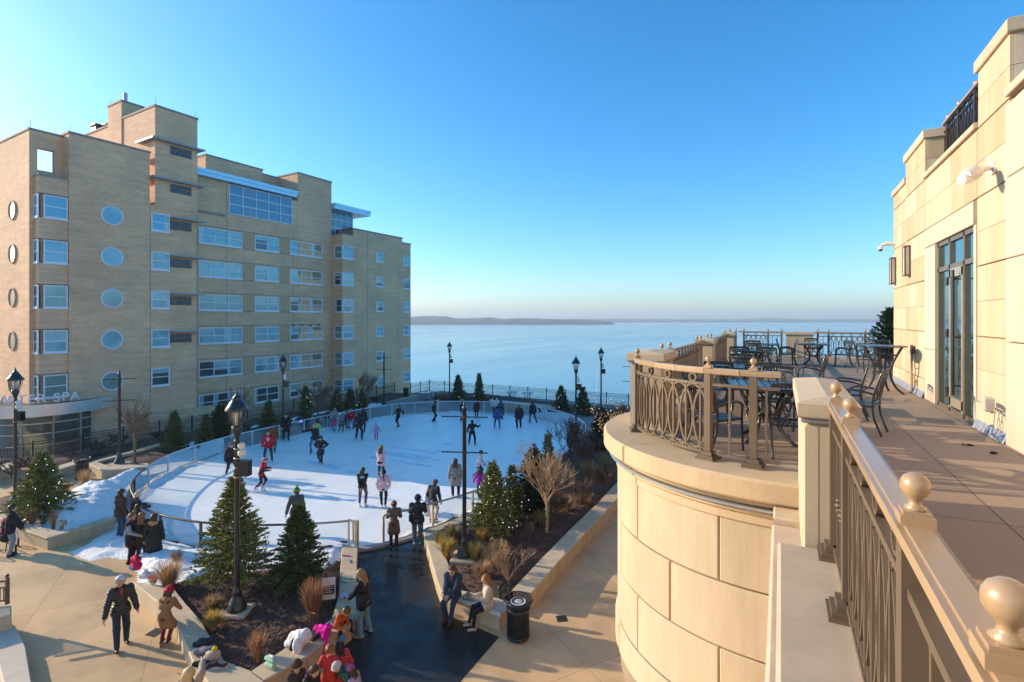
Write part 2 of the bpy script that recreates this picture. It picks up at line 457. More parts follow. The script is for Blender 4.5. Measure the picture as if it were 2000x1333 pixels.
# far shore ridges: real wooded strips of land, 1.7 km and 2.9 km away
def ridge(name, prof, dist, deep, seed, rough):
    rng = np.random.default_rng(seed)
    xs = np.arange(prof[0][0], prof[-1][0], 1.2)
    ys = np.interp(xs, [p[0] for p in prof], [p[1] for p in prof])
    n = len(xs); nz = np.zeros(n)
    for k, a in ((3,.5),(7,.3),(17,.25)):
        nz += a*np.interp(np.arange(n), np.arange(0, n+k, k), rng.normal(0, 1, len(np.arange(0, n+k, k))))
    nz += .3*rng.normal(0, 1, n)
    mb = MB(); rows = 6; vs = []
    for i in range(n):
        u = (xs[i]-1000)/1000
        top = EYE + (623-ys[i])/1000*dist + 12 + nz[i]*rough
        fade = min(1, (n-1-i)/6, i/6 if prof[0][1] > 629 else 1)
        top = max(.8, top*fade)
        for j, (g, hh) in enumerate(((0,0),(.02,.45),(.15,.62),(.45,.85),(.8,1.0),(1.0,0))):
            d = dist + deep*g
            jz = hh*top*(1 + (.12*rng.normal() if 0 < j < 4 else 0))
            vs.append(((u*CT-ST)*d, (u*ST+CT)*d, -12+jz))
    fs = []
    for i in range(n-1):
        for j in range(rows-1):
            a = i*rows+j; fs.append((a, a+rows, a+rows+1, a+1))
    mb.add(vs, fs)
    m = M('wooded_shore', (.05,.042,.04), .95, var=.45, scale=.03)
    return struct(mb.build(name, m))
ridge('hills', [(700,620),(805,618),(840,616.5),(868,617),(890,622),(925,622),(955,620),(985,623.5),(1015,621.5),(1045,622),(1090,625),(1130,624),(1165,627),(1190,628.5),(1203,633)], 1756, 260, 4, .8)
ridge('hills', [(950,624),(1100,623),(1200,623),(1260,623),(1330,624),(1390,623.6),(1440,624),(1490,622),(1530,622.5),(1580,624),(1640,623.5),(1735,624),(1900,624),(2200,623)], 2886, 400, 9, 1.0)

# ================= LEFT HOTEL =================
BS = 1.1; BROT = -R(2.4)
BORG = (-45.0, 28.0)
def brot(b, a):
    return (b*cos(BROT)-a*sin(BROT), b*sin(BROT)+a*cos(BROT))
_l = brot(BORG[0]*BS, BORG[1]*BS)
hotel = empty('brick_hotel', (_l[0], _l[1], -1.3), 'tan brick lakeside hotel with stepped roofline, round windows and curved spa canopy', 'building', rz=BROT)
class BM(MB):
    def bb(s, name, mats, parent=hotel):
        s.v = [(p[0]*BS, p[1]*BS, (p[2]-EYE)*BS+EYE) for p in s.v]
        return s.build(name, mats, parent, (BORG[0]*BS, BORG[1]*BS, -1.3))
wl = BM(); cp = BM()
def block(b0, b1, a0, a1, z0, z1, cope=True):
    wl.box(b0, a0, z0, b1, a1, z1)
    if cope: cp.box(b0-.05, a0-.05, z1, b1+.05, a1+.05, z1+.13)
Z0 = -.6
# leftmost slab with a framed opening in its roof screen
wl.box(-62, 11.73, Z0, -39.4, 13.6, 16.6)
wl.box(-39.75, 11.73, 16.6, -39.4, 12.1, 19.26); wl.box(-39.75, 12.9, 16.6, -39.4, 13.6, 19.26)
wl.box(-39.75, 12.1, 18.3, -39.4, 12.9, 19.26); wl.box(-39.75, 12.1, 16.6, -39.4, 12.9, 16.95)
wl.box(-62, 11.73, 16.6, -39.75, 11.98, 19.26)
cp.box(-62, 11.68, 19.26, -39.8, 12.03, 19.38); cp.box(-39.8, 11.68, 19.26, -39.35, 13.55, 19.38)
cp.box(-39.8, 12.1, 16.95, -39.37, 12.9, 17.0)
# bay column
for k in range(-1, 5):
    zc = 4.23+2.65*(k)
    wl.box(-39.4, 11.95, zc+.72 if k > -1 else Z0, -38.72, 13.32, min(zc+1.93, 16.55))
wl.box(-39.4, 12.1, 3.0, -38.95, 13.32, 16.0)
cp.box(-39.4, 11.9, 16.55, -38.67, 13.32, 16.67)
# block with the round windows: solid to the roof, parapet screen above
wl.box(-50, 13.32, Z0, -38.6, 17.7, 16.6)
wl.box(-39.1, 13.32, 16.6, -38.6, 17.7, 19.4); wl.box(-41.0, 13.32, 16.6, -39.1, 13.7, 19.4)
cp.box(-41.0, 13.27, 19.4, -38.55, 17.75, 19.53)
# stair tower bay
wl.box(-50, 17.7, Z0, -38.6, 18.95, 15.95); wl.box(-50, 18.95, Z0, -38.68, 20.83, 15.95)
block(-43.2, -38.62, 18.02, 20.83, 15.95, 22.72)
block(-45.3, -43.2, 17.95, 19.4, 15.95, 24.0)
block(-49.2, -45.3, 18.02, 20.83, 15.95, 22.6)
# main range
block(-52, -41.4, 20.83, 31.45, Z0, 19.2, False)
wl.box(-43.0, 20.83, 19.2, -41.4, 24.83, 19.4)
block(-48, -44, 24.4, 29.6, 19.2, 22.0)
block(-48, -41.38, 31.4, 35.32, Z0, 21.82)
block(-47, -44.4, 29.4, 31.4, 19.2, 21.75); 
# wing towards the lake
wl.box(-52, 35.32, Z0, -39.8, 36.7, 16.55); cp.box(-41.4, 35.27, 16.55, -39.75, 36.7, 16.65)
block(-52, -39.8, 36.7, 43.9, Z0, 17.25); block(-52, -39.84, 43.9, 45.35, Z0, 16.75)
# string courses
cp.box(-41.4, 20.83, 16.55, -41.34, 24.5, 16.75)
for k in range(0, 6):
    z = 1.58+2.65*k
    for zz in (z-.74, z+.72): cp.box(-41.4, 22.4, zz, -41.35, 34.2, zz+.05)
wl.bb('brick_wall', BRICK); cp.bb('roof_coping', COPING)
# low garden wall in front of the tower bay
g = BM(); g.box(-38.66, 17.4, Z0, -38.0, 22.6, 1.75); g.bb('entrance_screen_wall', BRICK)

# windows -------------------------------------------------
rw = random.Random(3)
CURT = panemat('pane_with_curtain', (.30,.40,.42), .06, .04, .12, 3.0)
def frame_map(face, ref):
    """(s along wall, n outwards, z) -> hotel coordinates"""
    if face == 'front': return lambda s, n, z: (ref+n, s, z)
    return lambda s, n, z: (s, ref-n, z)                  # face turned to the viewer's left
def mapbox(mb, fm, s0, s1, n0, n1, z0, z1, m=0):
    a = fm(s0, n0, z0); b = fm(s1, n1, z1)
    mb.box(a[0], a[1], a[2], b[0], b[1], b[2], m)
PANB = M('panel_brick', (.62,.38,.21), .85, var=.1, scale=6); PANE_DK = M('dark_unmirrored_pane', (.10,.085,.06), .5, var=.3)  # lower left-face panes: lack of sky reflection put into a plain dark colour
def window(face, ref, s0, s1, z0, z1, lights, pane, bars=1, fw=.07, parent=hotel, name='window'):
    fm = frame_map(face, ref); fr = BM()
    mapbox(fr, fm, s0-.03, s1+.03, -.02, .085, z0-.07, z0+.02)          # sill
    mapbox(fr, fm, s0, s1, -.02, .06, z1-fw, z1)
    mapbox(fr, fm, s0, s1, -.02, .06, z0+.02, z0+.02+fw)
    w = (s1-s0-fw)/lights
    for i in range(lights+1):
        c = s0+fw/2+i*w; mapbox(fr, fm, c-fw/2, c+fw/2, -.02, .058, z0+.02+fw, z1-fw)
    for i in range(lights):
        for b in range(bars):
            zz = z0+(z1-z0)*(b+1)/(bars+1)
            mapbox(fr, fm, s0+fw+i*w, s0+(i+1)*w, -.02, .05, zz-.03, zz+.03)
    f = fr.bb(name, WHITEFR, parent)
    ps = pane if isinstance(pane, (list, tuple)) else [pane]*lights
    mats = []; pn = BM()
    def mi(m_):
        if m_ not in mats: mats.append(m_)
        return mats.index(m_)
    for i in range(lights):                          # sash by sash: blinds drawn part-way, curtains at the sides, dark rooms
        a_, c_ = s0+fw+i*w, s0+(i+1)*w; zm = z0+(z1-z0)*rw.choice((.5,.5,.38,.7)); up_, lo_ = ps[i], ps[i]
        q = rw.random()
        if q < .30: up_ = CURT
        elif q < .45: lo_ = PANE_D
        mapbox(pn, fm, a_, c_, .0, .02, zm, z1-.02, mi(up_)); mapbox(pn, fm, a_, c_, .0, .0195, z0+.02, zm, mi(lo_))
        if rw.random() < .4:
            wd = (c_-a_)*rw.uniform(.18,.32); sd_ = rw.random() < .5
            mapbox(pn, fm, a_ if sd_ else c_-wd, a_+wd if sd_ else c_, .001, .023, z0+.02, z1-.02, mi(CURT))
    p = BM(); p.v, p.f, p.m, p.sm = pn.v, pn.f, pn.m, pn.sm
    p.v = [(q[0]*BS, q[1]*BS, (q[2]-EYE)*BS+EYE) for q in p.v]
    p.build('pane', mats, f, (BORG[0]*BS, BORG[1]*BS, -1.3))
    return f
TOPZ = 14.80
for k in range(6):                                   # six storeys, top first
    z = TOPZ-2.65*k; z0, z1 = z-.64, z+.64
    B_, P_, G_, D_, W_ = PANE_B, PANE_P, PANE_G, PANE_D, PANE_R
    a = [[B_,P_,P_],[B_,B_,P_],[P_,P_,P_],[P_,W_,P_],[D_,D_,W_],[D_,D_,D_]][k]
    window('front', -41.4, 22.4, 25.94, z0, z1, 3, a)
    window('front', -41.4, 27.09, 29.41, z0, z1, 2, [[P_,P_],[P_,P_],[P_,P_],[P_,P_],[P_,W_],[D_,D_]][k])
    window('front', -41.4, 30.57, 34.18, z0, z1, 3, [[B_,B_,D_],[B_,W_,D_],[B_,P_,D_],[B_,P_,G_],[B_,W_,D_],[D_,W_,D_]][k])
    window('front', -39.8, 35.34, 36.7, z0, z1, 1, [W_,W_,W_,P_,P_,P_][k])
    window('left', 35.32, -40.9, -39.8, z0, z1, 1, [G_,D_,D_,G_,G_,G_][k])
    window('front', -39.8, 39.81, 40.86, z-.52, z+.52, 1, [W_,W_,P_,P_,W_,W_][k])
    window('front', -39.84, 44.05, 45.28, z-.55, z+.6, 1, [W_,W_,P_,W_,W_,W_][k])
    if k < 5:
        window('front', -38.6, 17.76, 18.92, z-.6, z+.62, 1, [B_,P_,P_,P_,D_][k])
        window('front', -38.72, 12.15, 13.28, z-.66, z+.68, 1, [B_,B_,P_,P_,G_][k])
        window('left', 11.95, -39.38, -38.76, z-.66, z+.68, 1, [P_,P_,PANE_DK,PANE_DK,PANE_DK][k])
        for (kind, pm) in (('front', [P_,B_,P_,P_,G_][k]), ('left', PANE_DK if k > 1 else PANE_P)):
            fr = BM(); pn = BM(); n = 28
            if kind == 'front': C = (-38.6, 15.52); ax = (0,1)
            else: C = (11.73, -41.9); ax = (-1,0)
            def pt(r, t, o):
                if kind == 'front': return (-38.6+o, 15.52+r*cos(t), z+r*sin(t))
                return (-41.9+r*cos(t), 11.73-o, z+r*sin(t))
            rr = .58 if kind == 'front' else .55
            pts = [pt(rr, 2*pi*i/n, .03) for i in range(n)]
            fr.tube(pts, .055, 6, closed=True)
            f = fr.bb('porthole_window', WHITEFR if kind == 'front' else PANB)
            pn.add([pt(rr, 2*pi*i/n, .03) for i in range(n)], [list(range(n)) if kind == 'front' else list(range(n-1,-1,-1))])
            pn.v = [(q[0]*BS, q[1]*BS, (q[2]-EYE)*BS+EYE) for q in pn.v]
            pn.build('pane', pm, f, (BORG[0]*BS, BORG[1]*BS, -1.3))
# ribbed panels between the window groups
for k in range(6):
    z = TOPZ-2.65*k
    for a0, a1 in ((25.94,27.09),(29.41,30.57)):
        sp = BM(); n = 5; wdt = (a1-a0)/n
        for i in range(n): sp.box(-41.4, a0+i*wdt+.03, z-.66, -41.37, a0+(i+1)*wdt-.03, z+.68)
        sp.bb('ribbed_brick_panel', PANB)
# slot windows of glass block and their thin canopies
GLB = M('glass_block', (.045,.055,.065), .25, var=.35, scale=9)
for zt in (20.45, 17.8, 15.22, 12.57, 9.92, 7.27):
    c = BM()
    if zt > 16: c.box(-40.6, 17.72, zt, -38.2, 21.15, zt+.07); c.box(-38.22, 17.70, zt-.02, -38.18, 21.18, zt+.1); c.box(-40.6, 17.68, zt-.02, -38.22, 17.72, zt+.1)
    else: c.box(-38.7, 18.95, zt, -38.12, 21.1, zt+.06); c.box(-38.14, 18.93, zt-.02, -38.10, 21.13, zt+.08)
    c.bb('thin_canopy', M('canopy_grey', (.30,.30,.31), .5, .2))
    g = BM(); zb = zt-.12
    for i in range(7):
        for j in range(2): g.box(-38.66, 18.98+i*.205, zb-.62+j*.31, -38.585, 18.98+i*.205+.185, zb-.62+j*.31+.28)
    g.bb('glass_block_window', GLB)
# top-floor studio glazing, roof fascia, penthouse
def grid_window(ref, a0, a1, z0, z1, nx, nz, pm, name):
    fr = BM(); pn = BM()
    for i in range(nx+1):
        c = a0+(a1-a0)*i/nx; fr.box(ref-.05, c-.035, z0, ref+.06, c+.035, z1)
    for j in range(nz+1):
        c = z0+(z1-z0)*j/nz; fr.box(ref-.05, a0, c-.035, ref+.055, a1, c+.035)
    f = fr.bb(name, WHITEFR)
    pn.box(ref-.02, a0, z0, ref+.01, a1, z1)
    pn.v = [(q[0]*BS, q[1]*BS, (q[2]-EYE)*BS+EYE) for q in pn.v]
    pn.build('pane', pm, f, (BORG[0]*BS, BORG[1]*BS, -1.3))
PANE_N = panemat('pane_deep_blue', (.015,.06,.14), .10, .02)
grid_window(-41.38, 24.83, 30.73, 16.9, 19.3, 5, 3, PANE_N, 'studio_window')
grid_window(-41.9, 35.35, 38.5, 16.6, 19.2, 4, 3, PANE_N, 'penthouse_window')
FASC = M('pale_blue_metal_fascia', (.42,.66,.80), .3, .3, var=.05)
f = BM(); f.box(-43.5, 20.86, 19.42, -40.95, 31.0, 19.72); f.box(-43.5, 20.86, 19.72, -40.88, 31.05, 19.98); f.bb('roof_fascia', FASC)
f = BM(); f.box(-47, 35.33, 19.22, -40.9, 40.1, 19.5); f.box(-47, 35.33, 19.5, -40.85, 40.15, 19.78); f.bb('roof_fascia', FASC)
f = BM()
for i in range(9): f.box(-39.98, 35.45+i*.15, 16.65, -39.95, 35.48+i*.15, 17.35)
f.box(-40, 35.4, 17.35, -39.92, 36.7, 17.4); f.bb('balcony_rail', DARKFE)
f = BM()
for a_, b_ in ((13.6,-48),(14.0,-47.2)):
    f.box(b_-.5, a_+4.5, 22.7, b_+.3, a_+4.9, 23.2); f.box(b_-.65, a_+4.4, 23.2, b_+.45, a_+5.0, 23.3)
f.bb('roof_vent', M('vent_metal', (.1,.1,.11), .5, .4))
f = BM(); f.lathe([(.14,0),(.14,1.1)], (-44.4,18.7,24.05), 10); f.bb('flue_pipe', M('flue_metal', (.55,.48,.5), .5, .2))
f = BM()
for (b_, a_, z_) in ((-39.45,11.8,19.3),(-38.7,13.4,19.5),(-38.7,18.1,22.8),(-38.7,20.7,22.8),(-43.3,18.05,24.1),(-45.2,18.05,24.1),(-41.5,31.5,21.9),(-41.5,35.2,21.9),(-39.9,43.8,17.3),(-41.0,16,19.5)):
    f.tube([(b_,a_,z_),(b_,a_,z_+.55)], .012, 4)
f.bb('lightning_rod', COPING)
f = BM()
for (b_, a_, z_) in ((-38.6,17.71,15.9),(-38.68,20.80,15.9),(-41.4,24.62,19.2),(-41.4,30.9,16.6),(-39.8,38.6,17.2),(-39.8,43.2,17.2)): f.box(b_-.01, a_, Z0, b_+.006, a_+.025, z_)
f.bb('control_joint', M('joint_sealant', (.16,.12,.085), .8))
f = BM()
for i in range(4):
    a_ = 30.7+i*.95; f.box(-41.4, a_, 7.6, -41.05, a_+.05, 7.66); f.ball((-41.05,a_+.02,7.55), .09, 8)
f.bb('sign_lamp', BLACK)
# ---- curved spa entrance
CB, CA = -40.8, 13.0
def arcpt(r, t, z): return (CB+r*cos(t), CA+r*sin(t), z)
ent = BM(); T0, T1 = -2.2, .86; N = 40
ts = [T0+(T1-T0)*i/N for i in range(N+1)]
def ringband(mb, r0, r1, z0, z1, m=0, tl=None):
    tl = tl or ts; n = len(tl); vs = []
    for t in tl: vs += [arcpt(r0,t,z0), arcpt(r1,t,z0), arcpt(r1,t,z1), arcpt(r0,t,z1)]
    fs = []
    for i in range(n-1):
        a = i*4; b = a+4
        fs += [(a,b,b+1,a+1), (a+1,b+1,b+2,a+2), (a+2,b+2,b+3,a+3), (a+3,b+3,b,a)]
    fs += [(0,1,2,3), (n*4-4,n*4-1,n*4-2,n*4-3)]
    mb.add(vs, fs, m, False)
ringband(ent, .2, 3.42, 2.72, 3.22, 0)
canopy = ent.bb('entrance_canopy', M('canopy_roof_membrane', (.06,.05,.06), .6))
f = BM(); ringband(f, 3.40, 3.52, 2.66, 3.30); ringband(f, 3.52, 3.56, 3.22, 3.34)
fas = f
fas.v = [(q[0]*BS, q[1]*BS, (q[2]-EYE)*BS+EYE) for q in fas.v]
fas.build('fascia', SILVER, canopy, (BORG[0]*BS, BORG[1]*BS, -1.3))
gl = BM(); tg = [T0+(.72-T0)*i/N for i in range(N+1)]
ringband(gl, 2.60, 2.63, -.6, 2.7, 0, tg)
cg = gl.bb('curved_glass_wall', panemat('spa_glass', (.03,.06,.055), .10, .02, .5, .5))
mu = BM()
for zz in (.25,.9,1.55,2.15,2.62): ringband(mu, 2.60, 2.69, zz-.03, zz+.03, 0, tg)
for t in (-1.9,-1.3,-.75,-.22,.28,.55,.72):
    mu.box(*[min(a,b) for a,b in zip(arcpt(2.6,t,-.6), arcpt(2.72,t,2.7))], *[max(a,b)+.03 for a,b in zip(arcpt(2.6,t,-.6), arcpt(2.72,t,2.7))])
mu.v = [(q[0]*BS, q[1]*BS, (q[2]-EYE)*BS+EYE) for q in mu.v]
mu.build('mullions', M('mullion_metal', (.55,.5,.42), .35, .6), cg, (BORG[0]*BS, BORG[1]*BS, -1.3))
LET = M('sign_letter_white', (.75,.76,.8), .35, .2)
def text_mesh(txt, size, ext, name, mat, parent):
    cu = bpy.data.curves.new(name, 'FONT'); cu.body = txt; cu.size = size; cu.extrude = ext; cu.align_x = 'CENTER'; cu.resolution_u = 3
    o = bpy.data.objects.new(name, cu); COL.objects.link(o)
    cu.materials.append(mat)
    me = bpy.data.meshes.new_from_object(o); bpy.data.objects.remove(o); m2 = bpy.data.objects.new(name, me); COL.objects.link(m2); m2.parent = parent
    return m2
for ch, px in zip('WATERSPA', (7,26,42,62,81,111,128,146)):
    # stand each letter on the arc where its pixel column meets the letter circle
    x, y, v = ray(px, 790); c_, s_ = cos(-BROT), sin(-BROT)
    lx, ly = x*c_-y*s_, x*s_+y*c_
    cx, cy, rr = CB*BS, CA*BS, 3.25*BS
    A = lx*lx+ly*ly; Bq = -(lx*cx+ly*cy); Cq = cx*cx+cy*cy-rr*rr
    t = (-Bq-sqrt(max(0,Bq*Bq-A*Cq)))/A
    q = (lx*t, ly*t); ang = atan2(q[1]-cy, q[0]-cx)
    o = text_mesh(ch, .78, .04, 'sign_letter', LET, canopy)
    o.location = (q[0]-BORG[0]*BS, q[1]-BORG[1]*BS, (3.42-EYE)*BS+EYE+1.3)
    o.rotation_euler = (R(90), 0, ang+R(90))
# ================= TERRACE BUILDING (right) =================
rb = random.Random(7)
bld = empty('sandstone_building', (6,8,0), 'sunlit sandstone hotel wing with glazed door and parapet, right of the terrace', 'building')
BO = (6,8,0)
WX = 2.57
back = MB()
back.box(WX+.03, -6, 0, 2.75, 9.95, 10.95); back.box(WX+.03, 12.25, 0, 2.75, 16.33, 10.95); back.box(WX+.03, 9.95, 9.68, 2.75, 12.25, 10.95)
back.box(3.2, -6, 0, 16, 16.33, 10.9); back.box(2.75,-6,0,3.2,9.9,10.9); back.box(2.75,12.3,0,3.2,16.33,10.9); back.box(2.75,9.9,9.7,3.2,12.3,10.9)
back.box(WX+.03, 8.7, 10.9, 3.3, 9.83, 11.9); back.box(WX+.03, 13.0, 10.9, 3.1, 14.76, 11.85); back.box(WX+.05, 14.8, 10.9, 3.1, 16.33, 11.4)
back.build('wall_core', M('dark_mortar', (.28,.2,.13), .9), bld, BO)  # dark mortar seen in the joints between the blocks
blk = MB()
def course(x, y0, y1, z0, z1, halves=2, wmin=.55, wmax=1.0, th=.05):
    """ashlar in one course: halves of random length with hairline joints"""
    hz = (z1-z0)/halves
    for k in range(halves):
        y = y0
        while y < y1-.01:
            wd = rb.uniform(wmin, wmax)
            if y1-(y+wd) < wmin*.6: wd = y1-y
            blk.bbox(x, y+.003, z0+k*hz+.002, x+th, y+wd-.003, z0+(k+1)*hz-.002, .004)
            y += wd
def bay_of_wall(x, y0, y1, zs):
    for a, b in zip(zs[:-1], zs[1:]): course(x, y0+.008, y1-.008, a+.008, b-.008)
ZS = [6.98, 7.94, 8.97, 9.98]
bay_of_wall(WX, 12.97, 14.79, ZS+[11.0]); bay_of_wall(WX+.02, 14.79, 16.35, ZS+[11.0])
bay_of_wall(WX, 8.67, 9.9, ZS+[11.0]); bay_of_wall(WX, 9.9, 12.97, [9.98, 11.0])
bay_of_wall(WX-.02, -4, 7.3, [6.98,7.94,8.97,9.98,11.0])
course(WX-.012, 12.97, 14.79, 6.6, 6.98, 1, .8, 1.0); course(WX+.01, 14.79, 16.35, 6.6, 6.98, 1); course(WX-.012, 8.67, 9.9, 6.6, 6.98, 1)
for (y0, y1, zt) in ((8.67,9.86,11.82),(12.97,14.79,11.82),(14.79,16.35,11.36)):
    course(WX if y0 != 14.79 else WX+.02, y0+.008, y1-.008, 11.01, zt, 2, .5, .95)
    # returns of the parapet piers, turned to the camera
    x = WX+.05
    for z0_, z1_ in ((11.01, (11.01+zt)/2),((11.01+zt)/2, zt)):
        blk.bbox(x, y0+.008, z0_+.003, x+.25, y0+.07, z1_-.003, .004); blk.bbox(x+.26, y0+.008, z0_+.003, x+.62, y0+.07, z1_-.003, .004)
        blk.bbox(x, y1-.07, z0_+.003, x+.62, y1-.008, z1_-.003, .004)
for i in range(12):     # end wall towards the lake
    for k, (a, b) in enumerate(zip([6.6]+ZS, ZS+[11.0])): blk.bbox(WX+.07+i*1.1, 16.3, a+.004, WX+.07+(i+1)*1.1-.006, 16.36, b-.004, .004)
blk.build('sandstone_block_wall', SAND, bld, BO)
tr = MB()
tr.bbox(WX-.012, 12.19, 6.6, WX+.25, 12.95, 7.6, .008); tr.bbox(WX-.012, 12.19, 7.612, WX+.25, 12.95, 9.6, .008)
tr.bbox(WX-.02, 10.0, 9.612, WX+.25, 12.95, 9.965, .008); tr.bbox(WX-.015, 9.9, 6.6, WX+.25, 10.0, 9.6, .006)
tr.bbox(WX-.05, 7.3, 6.6, WX+.2, 8.64, 7.9, .01); tr.bbox(WX-.05, 7.3, 7.912, WX+.2, 8.64, 8.95, .01); tr.bbox(WX-.05, 7.3, 8.962, WX+.2, 8.64, 9.97, .01); tr.bbox(WX-.05, 7.3, 9.982, WX+.2, 8.64, 10.9, .01)
tr.build('limestone_door_surround', TRIM, bld, BO)
co = MB()
co.bbox(WX-.05, 9.87, 11.005, WX+.5, 12.96, 11.1, .01); co.bbox(WX-.06, -4, 11.005, WX+.5, 8.66, 11.12, .01)
co.bbox(WX-.04, 8.62, 11.82, WX+.75, 9.9, 12.0, .012); co.bbox(WX-.04, 12.93, 11.82, WX+.6, 14.83, 12.0, .012); co.bbox(WX-.02, 14.84, 11.36, WX+.55, 16.4, 11.5, .012)
co.build('parapet_coping', stonemat('pale_coping_stone', (.55,.42,.28),(.62,.48,.33), .12), bld, BO)
for y0, y1 in ((8.68,9.9),(12.98,16.3)):
    fl = MB()
    for i in range(int((y1-y0)/.12)):
        fl.add([(WX-.012,y0+i*.12,6.73),(WX-.012,y0+i*.12+.12,6.73),(WX-.06-.006*(i%2),y0+i*.12+.12,6.603),(WX-.06-.006*(i%2),y0+i*.12,6.603)], [(0,1,2,3)])
    fl.build('base_flashing', CHROME, bld, BO)
# glazed door
dr = MB(); X = WX+.075
for y in (10.03, 10.62, 11.42, 12.13): dr.box(X-.05, y-.035, 6.6, X+.06, y+.035, 9.6)
for z in (9.1, 9.57, 6.63): dr.box(X-.05, 10.0, z-.04, X+.055, 12.17, z+.04)
door = dr.build('glazed_door', M('door_bronze_frame', (.20,.155,.105), .38, .4), bld, BO)
lf = MB()
for y in (10.68, 11.36): lf.box(X-.06, y-.045, 6.67, X+.03, y+.045, 9.05)
for z in (6.8, 9.0): lf.box(X-.06, 10.64, z-.09, X+.028, 11.4, z+.06)
lf.build('door_leaf', M('door_leaf_frame', (.42,.36,.27), .35, .4), door, BO)
pn = MB(); pn.box(X-.01, 10.02, 6.62, X+.01, 12.15, 9.58); pn.build('pane', panemat('door_glass', (.035,.05,.035), .28, .01), door, BO)
hd = MB(); hd.tube([(X-.15,10.78,6.95),(X-.15,10.78,9.0)], .022, 8)
for z in (7.1, 7.9, 8.85): hd.tube([(X-.15,10.78,z),(X-.03,10.78,z)], .014, 6)
hd.build('handle', BLACK, door, BO)
hg = MB()
for z in (6.95, 7.95, 8.85): hg.box(X-.09, 11.40, z-.07, X-.05, 11.5, z+.07)
hg.build('hinge', BLACK, door, BO)
vb = MB(); vb.bbox(WX-.10, 9.18, 6.93, WX, 9.38, 7.12, .015)
for i in range(5): vb.box(WX-.105, 9.2, 6.95+i*.032, WX-.09, 9.36, 6.965+i*.032)
vb.build('wall_vent', M('vent_cover', (.5,.46,.38), .6), bld, BO)
# lamps and camera on the wall
fx = empty('wall_floodlight', (WX,9.2,10.25), 'white floodlight with angled head on the sandstone wall, above the glazed door', 'floodlight')
a = MB(); a.box(WX-.03, 9.13, 10.17, WX, 9.29, 10.33); a.tube([(WX-.02,9.2,10.25),(WX-.12,9.12,10.23),(WX-.2,9.05,10.18)], [.03,.035,.04], 10)
a.build('bracket', M('lamp_white', (.72,.68,.6), .35, .1), fx, (WX,9.2,10.25))
a = MB(); p0 = Vector((WX-.18,9.06,10.2)); d = Vector((-.42,-.42,-.20)).normalized()
a.tube([p0, p0+d*.06, p0+d*.15, p0+d*.28, p0+d*.33], [.04,.07,.10,.095,.075], 14)
hdm = a.build('lamp_head', MC['lamp_white'], fx, (WX,9.2,10.25))
a = MB(); q = p0+d*.24; a.tube([q+Vector((0,0,-.05)), q+Vector((-.06,-.06,-.06))+d*.07], [.07,.06], 14)
a.build('lens', M('lamp_lens', (.8,.8,.76), .2), fx, (WX,9.2,10.25))
def sconce(y, z, x, label):
    r = empty('wall_sconce', (x,y,z), label, 'wall lamp', 'box sconces on the sandstone wall'); o = (0,0,0)
    a = MB(); a.box(-.03,-.11,-.34,0,.11,.34); a.box(-.12,-.11,.31,-.03,.11,.34); a.box(-.12,-.11,-.34,-.03,.11,-.31)
    for yy in (-.11,.08): a.box(-.12,yy,-.31,-.09,yy+.03,.31)
    a.build('frame', M('sconce_bronze', (.14,.09,.05), .4, .3), r)
    a = MB(); a.box(-.105,-.09,-.31,-.03,.09,.31); a.build('diffuser', M('sconce_diffuser', (.8,.76,.68), .4), r)
sconce(14.35, 9.5, WX, 'box wall lamp with bronze frame, left of the glazed door')
sconce(16.1, 9.42, WX+.02, 'box wall lamp at the far corner of the sandstone wall, below the camera')
cm = empty('security_camera', (WX+.02,16.25,10.1), 'white dome security camera hanging from an arm at the far wall corner', 'camera')
a = MB(); a.tube([(0,0,.03),(-.16,.02,.05),(-.27,.03,.02)], [.04,.055,.035], 10); a.build('arm', MC['lamp_white'], cm)
a = MB(); a.lathe([(.03,.08),(.06,.04),(.06,-.01)], (-.29,.03,-.08), 12); a.build('housing', MC['lamp_white'], cm)
a = MB(); a.ball((-.29,.03,-.10), .052, 10); a.build('dome', M('smoked_dome', (.08,.07,.06), .1), cm)
pd = empty('wall_shadow_disc', (WX-.06,13.9,6.6), 'made-up dark disc on a thin stand, in place of a shadow beside the bar table', 'sign')  # disc and stand shaped after a shadow on the wall, no real sign
a = MB(); a.tube([(0,0,.92),(.025,0,.92)], .115, 20); a.build('disc', M('dark_disc', (.05,.035,.03), .5), pd)
a = MB()
for s in (-.045,.045): a.tube([(.01,s,.02),(.01,s,.82)], .012, 6)
a.box(-.06,-.12,0,.05,.12,.02); a.build('stand', M('disc_stand', (.35,.25,.15), .5), pd)

# ---------- podium, floor, bay ----------
CX, CY = 0.0, 7.6
def pol(r, deg): return (CX+r*cos(R(deg)), CY+r*sin(R(deg)))
flo = [pol(1.7, d) for d in range(186, 270, 6)] + [(.02,5.9),(.3,5.9),(.3,-8),(2.6,-8),(2.78,12),(2.6,16.36),(8,16.36),(8,24.2),(-1.75,24.2),(-1.75,8.0)]
mb = MB(); mb.prism(flo, 6.3, 6.6); struct(mb.build('terrace_floor', DECKF))
pod = empty('terrace_podium', (1,8,0), 'cream stone podium with round bay under the terrace', 'podium')
PO = (1,8,0)
b = MB()
b.prism([pol(2.06, d) for d in range(170, 274, 4)] + [(.1,5.0),(.4,5.0),(.4,8.6),(-1.4,8.6)], 3.5, 6.28)
b.box(.03,-8,0,2.5,5.4,6.28); b.box(-1.7,8.3,0,8,24.25,6.28); b.prism([pol(1.85, d) for d in range(170, 274, 6)] + [(.4,5.2),(.4,8.6),(-1.4,8.6)], 0, 3.5)
b.build('podium_core', M('podium_core', (.3,.22,.14), .9), pod, PO)
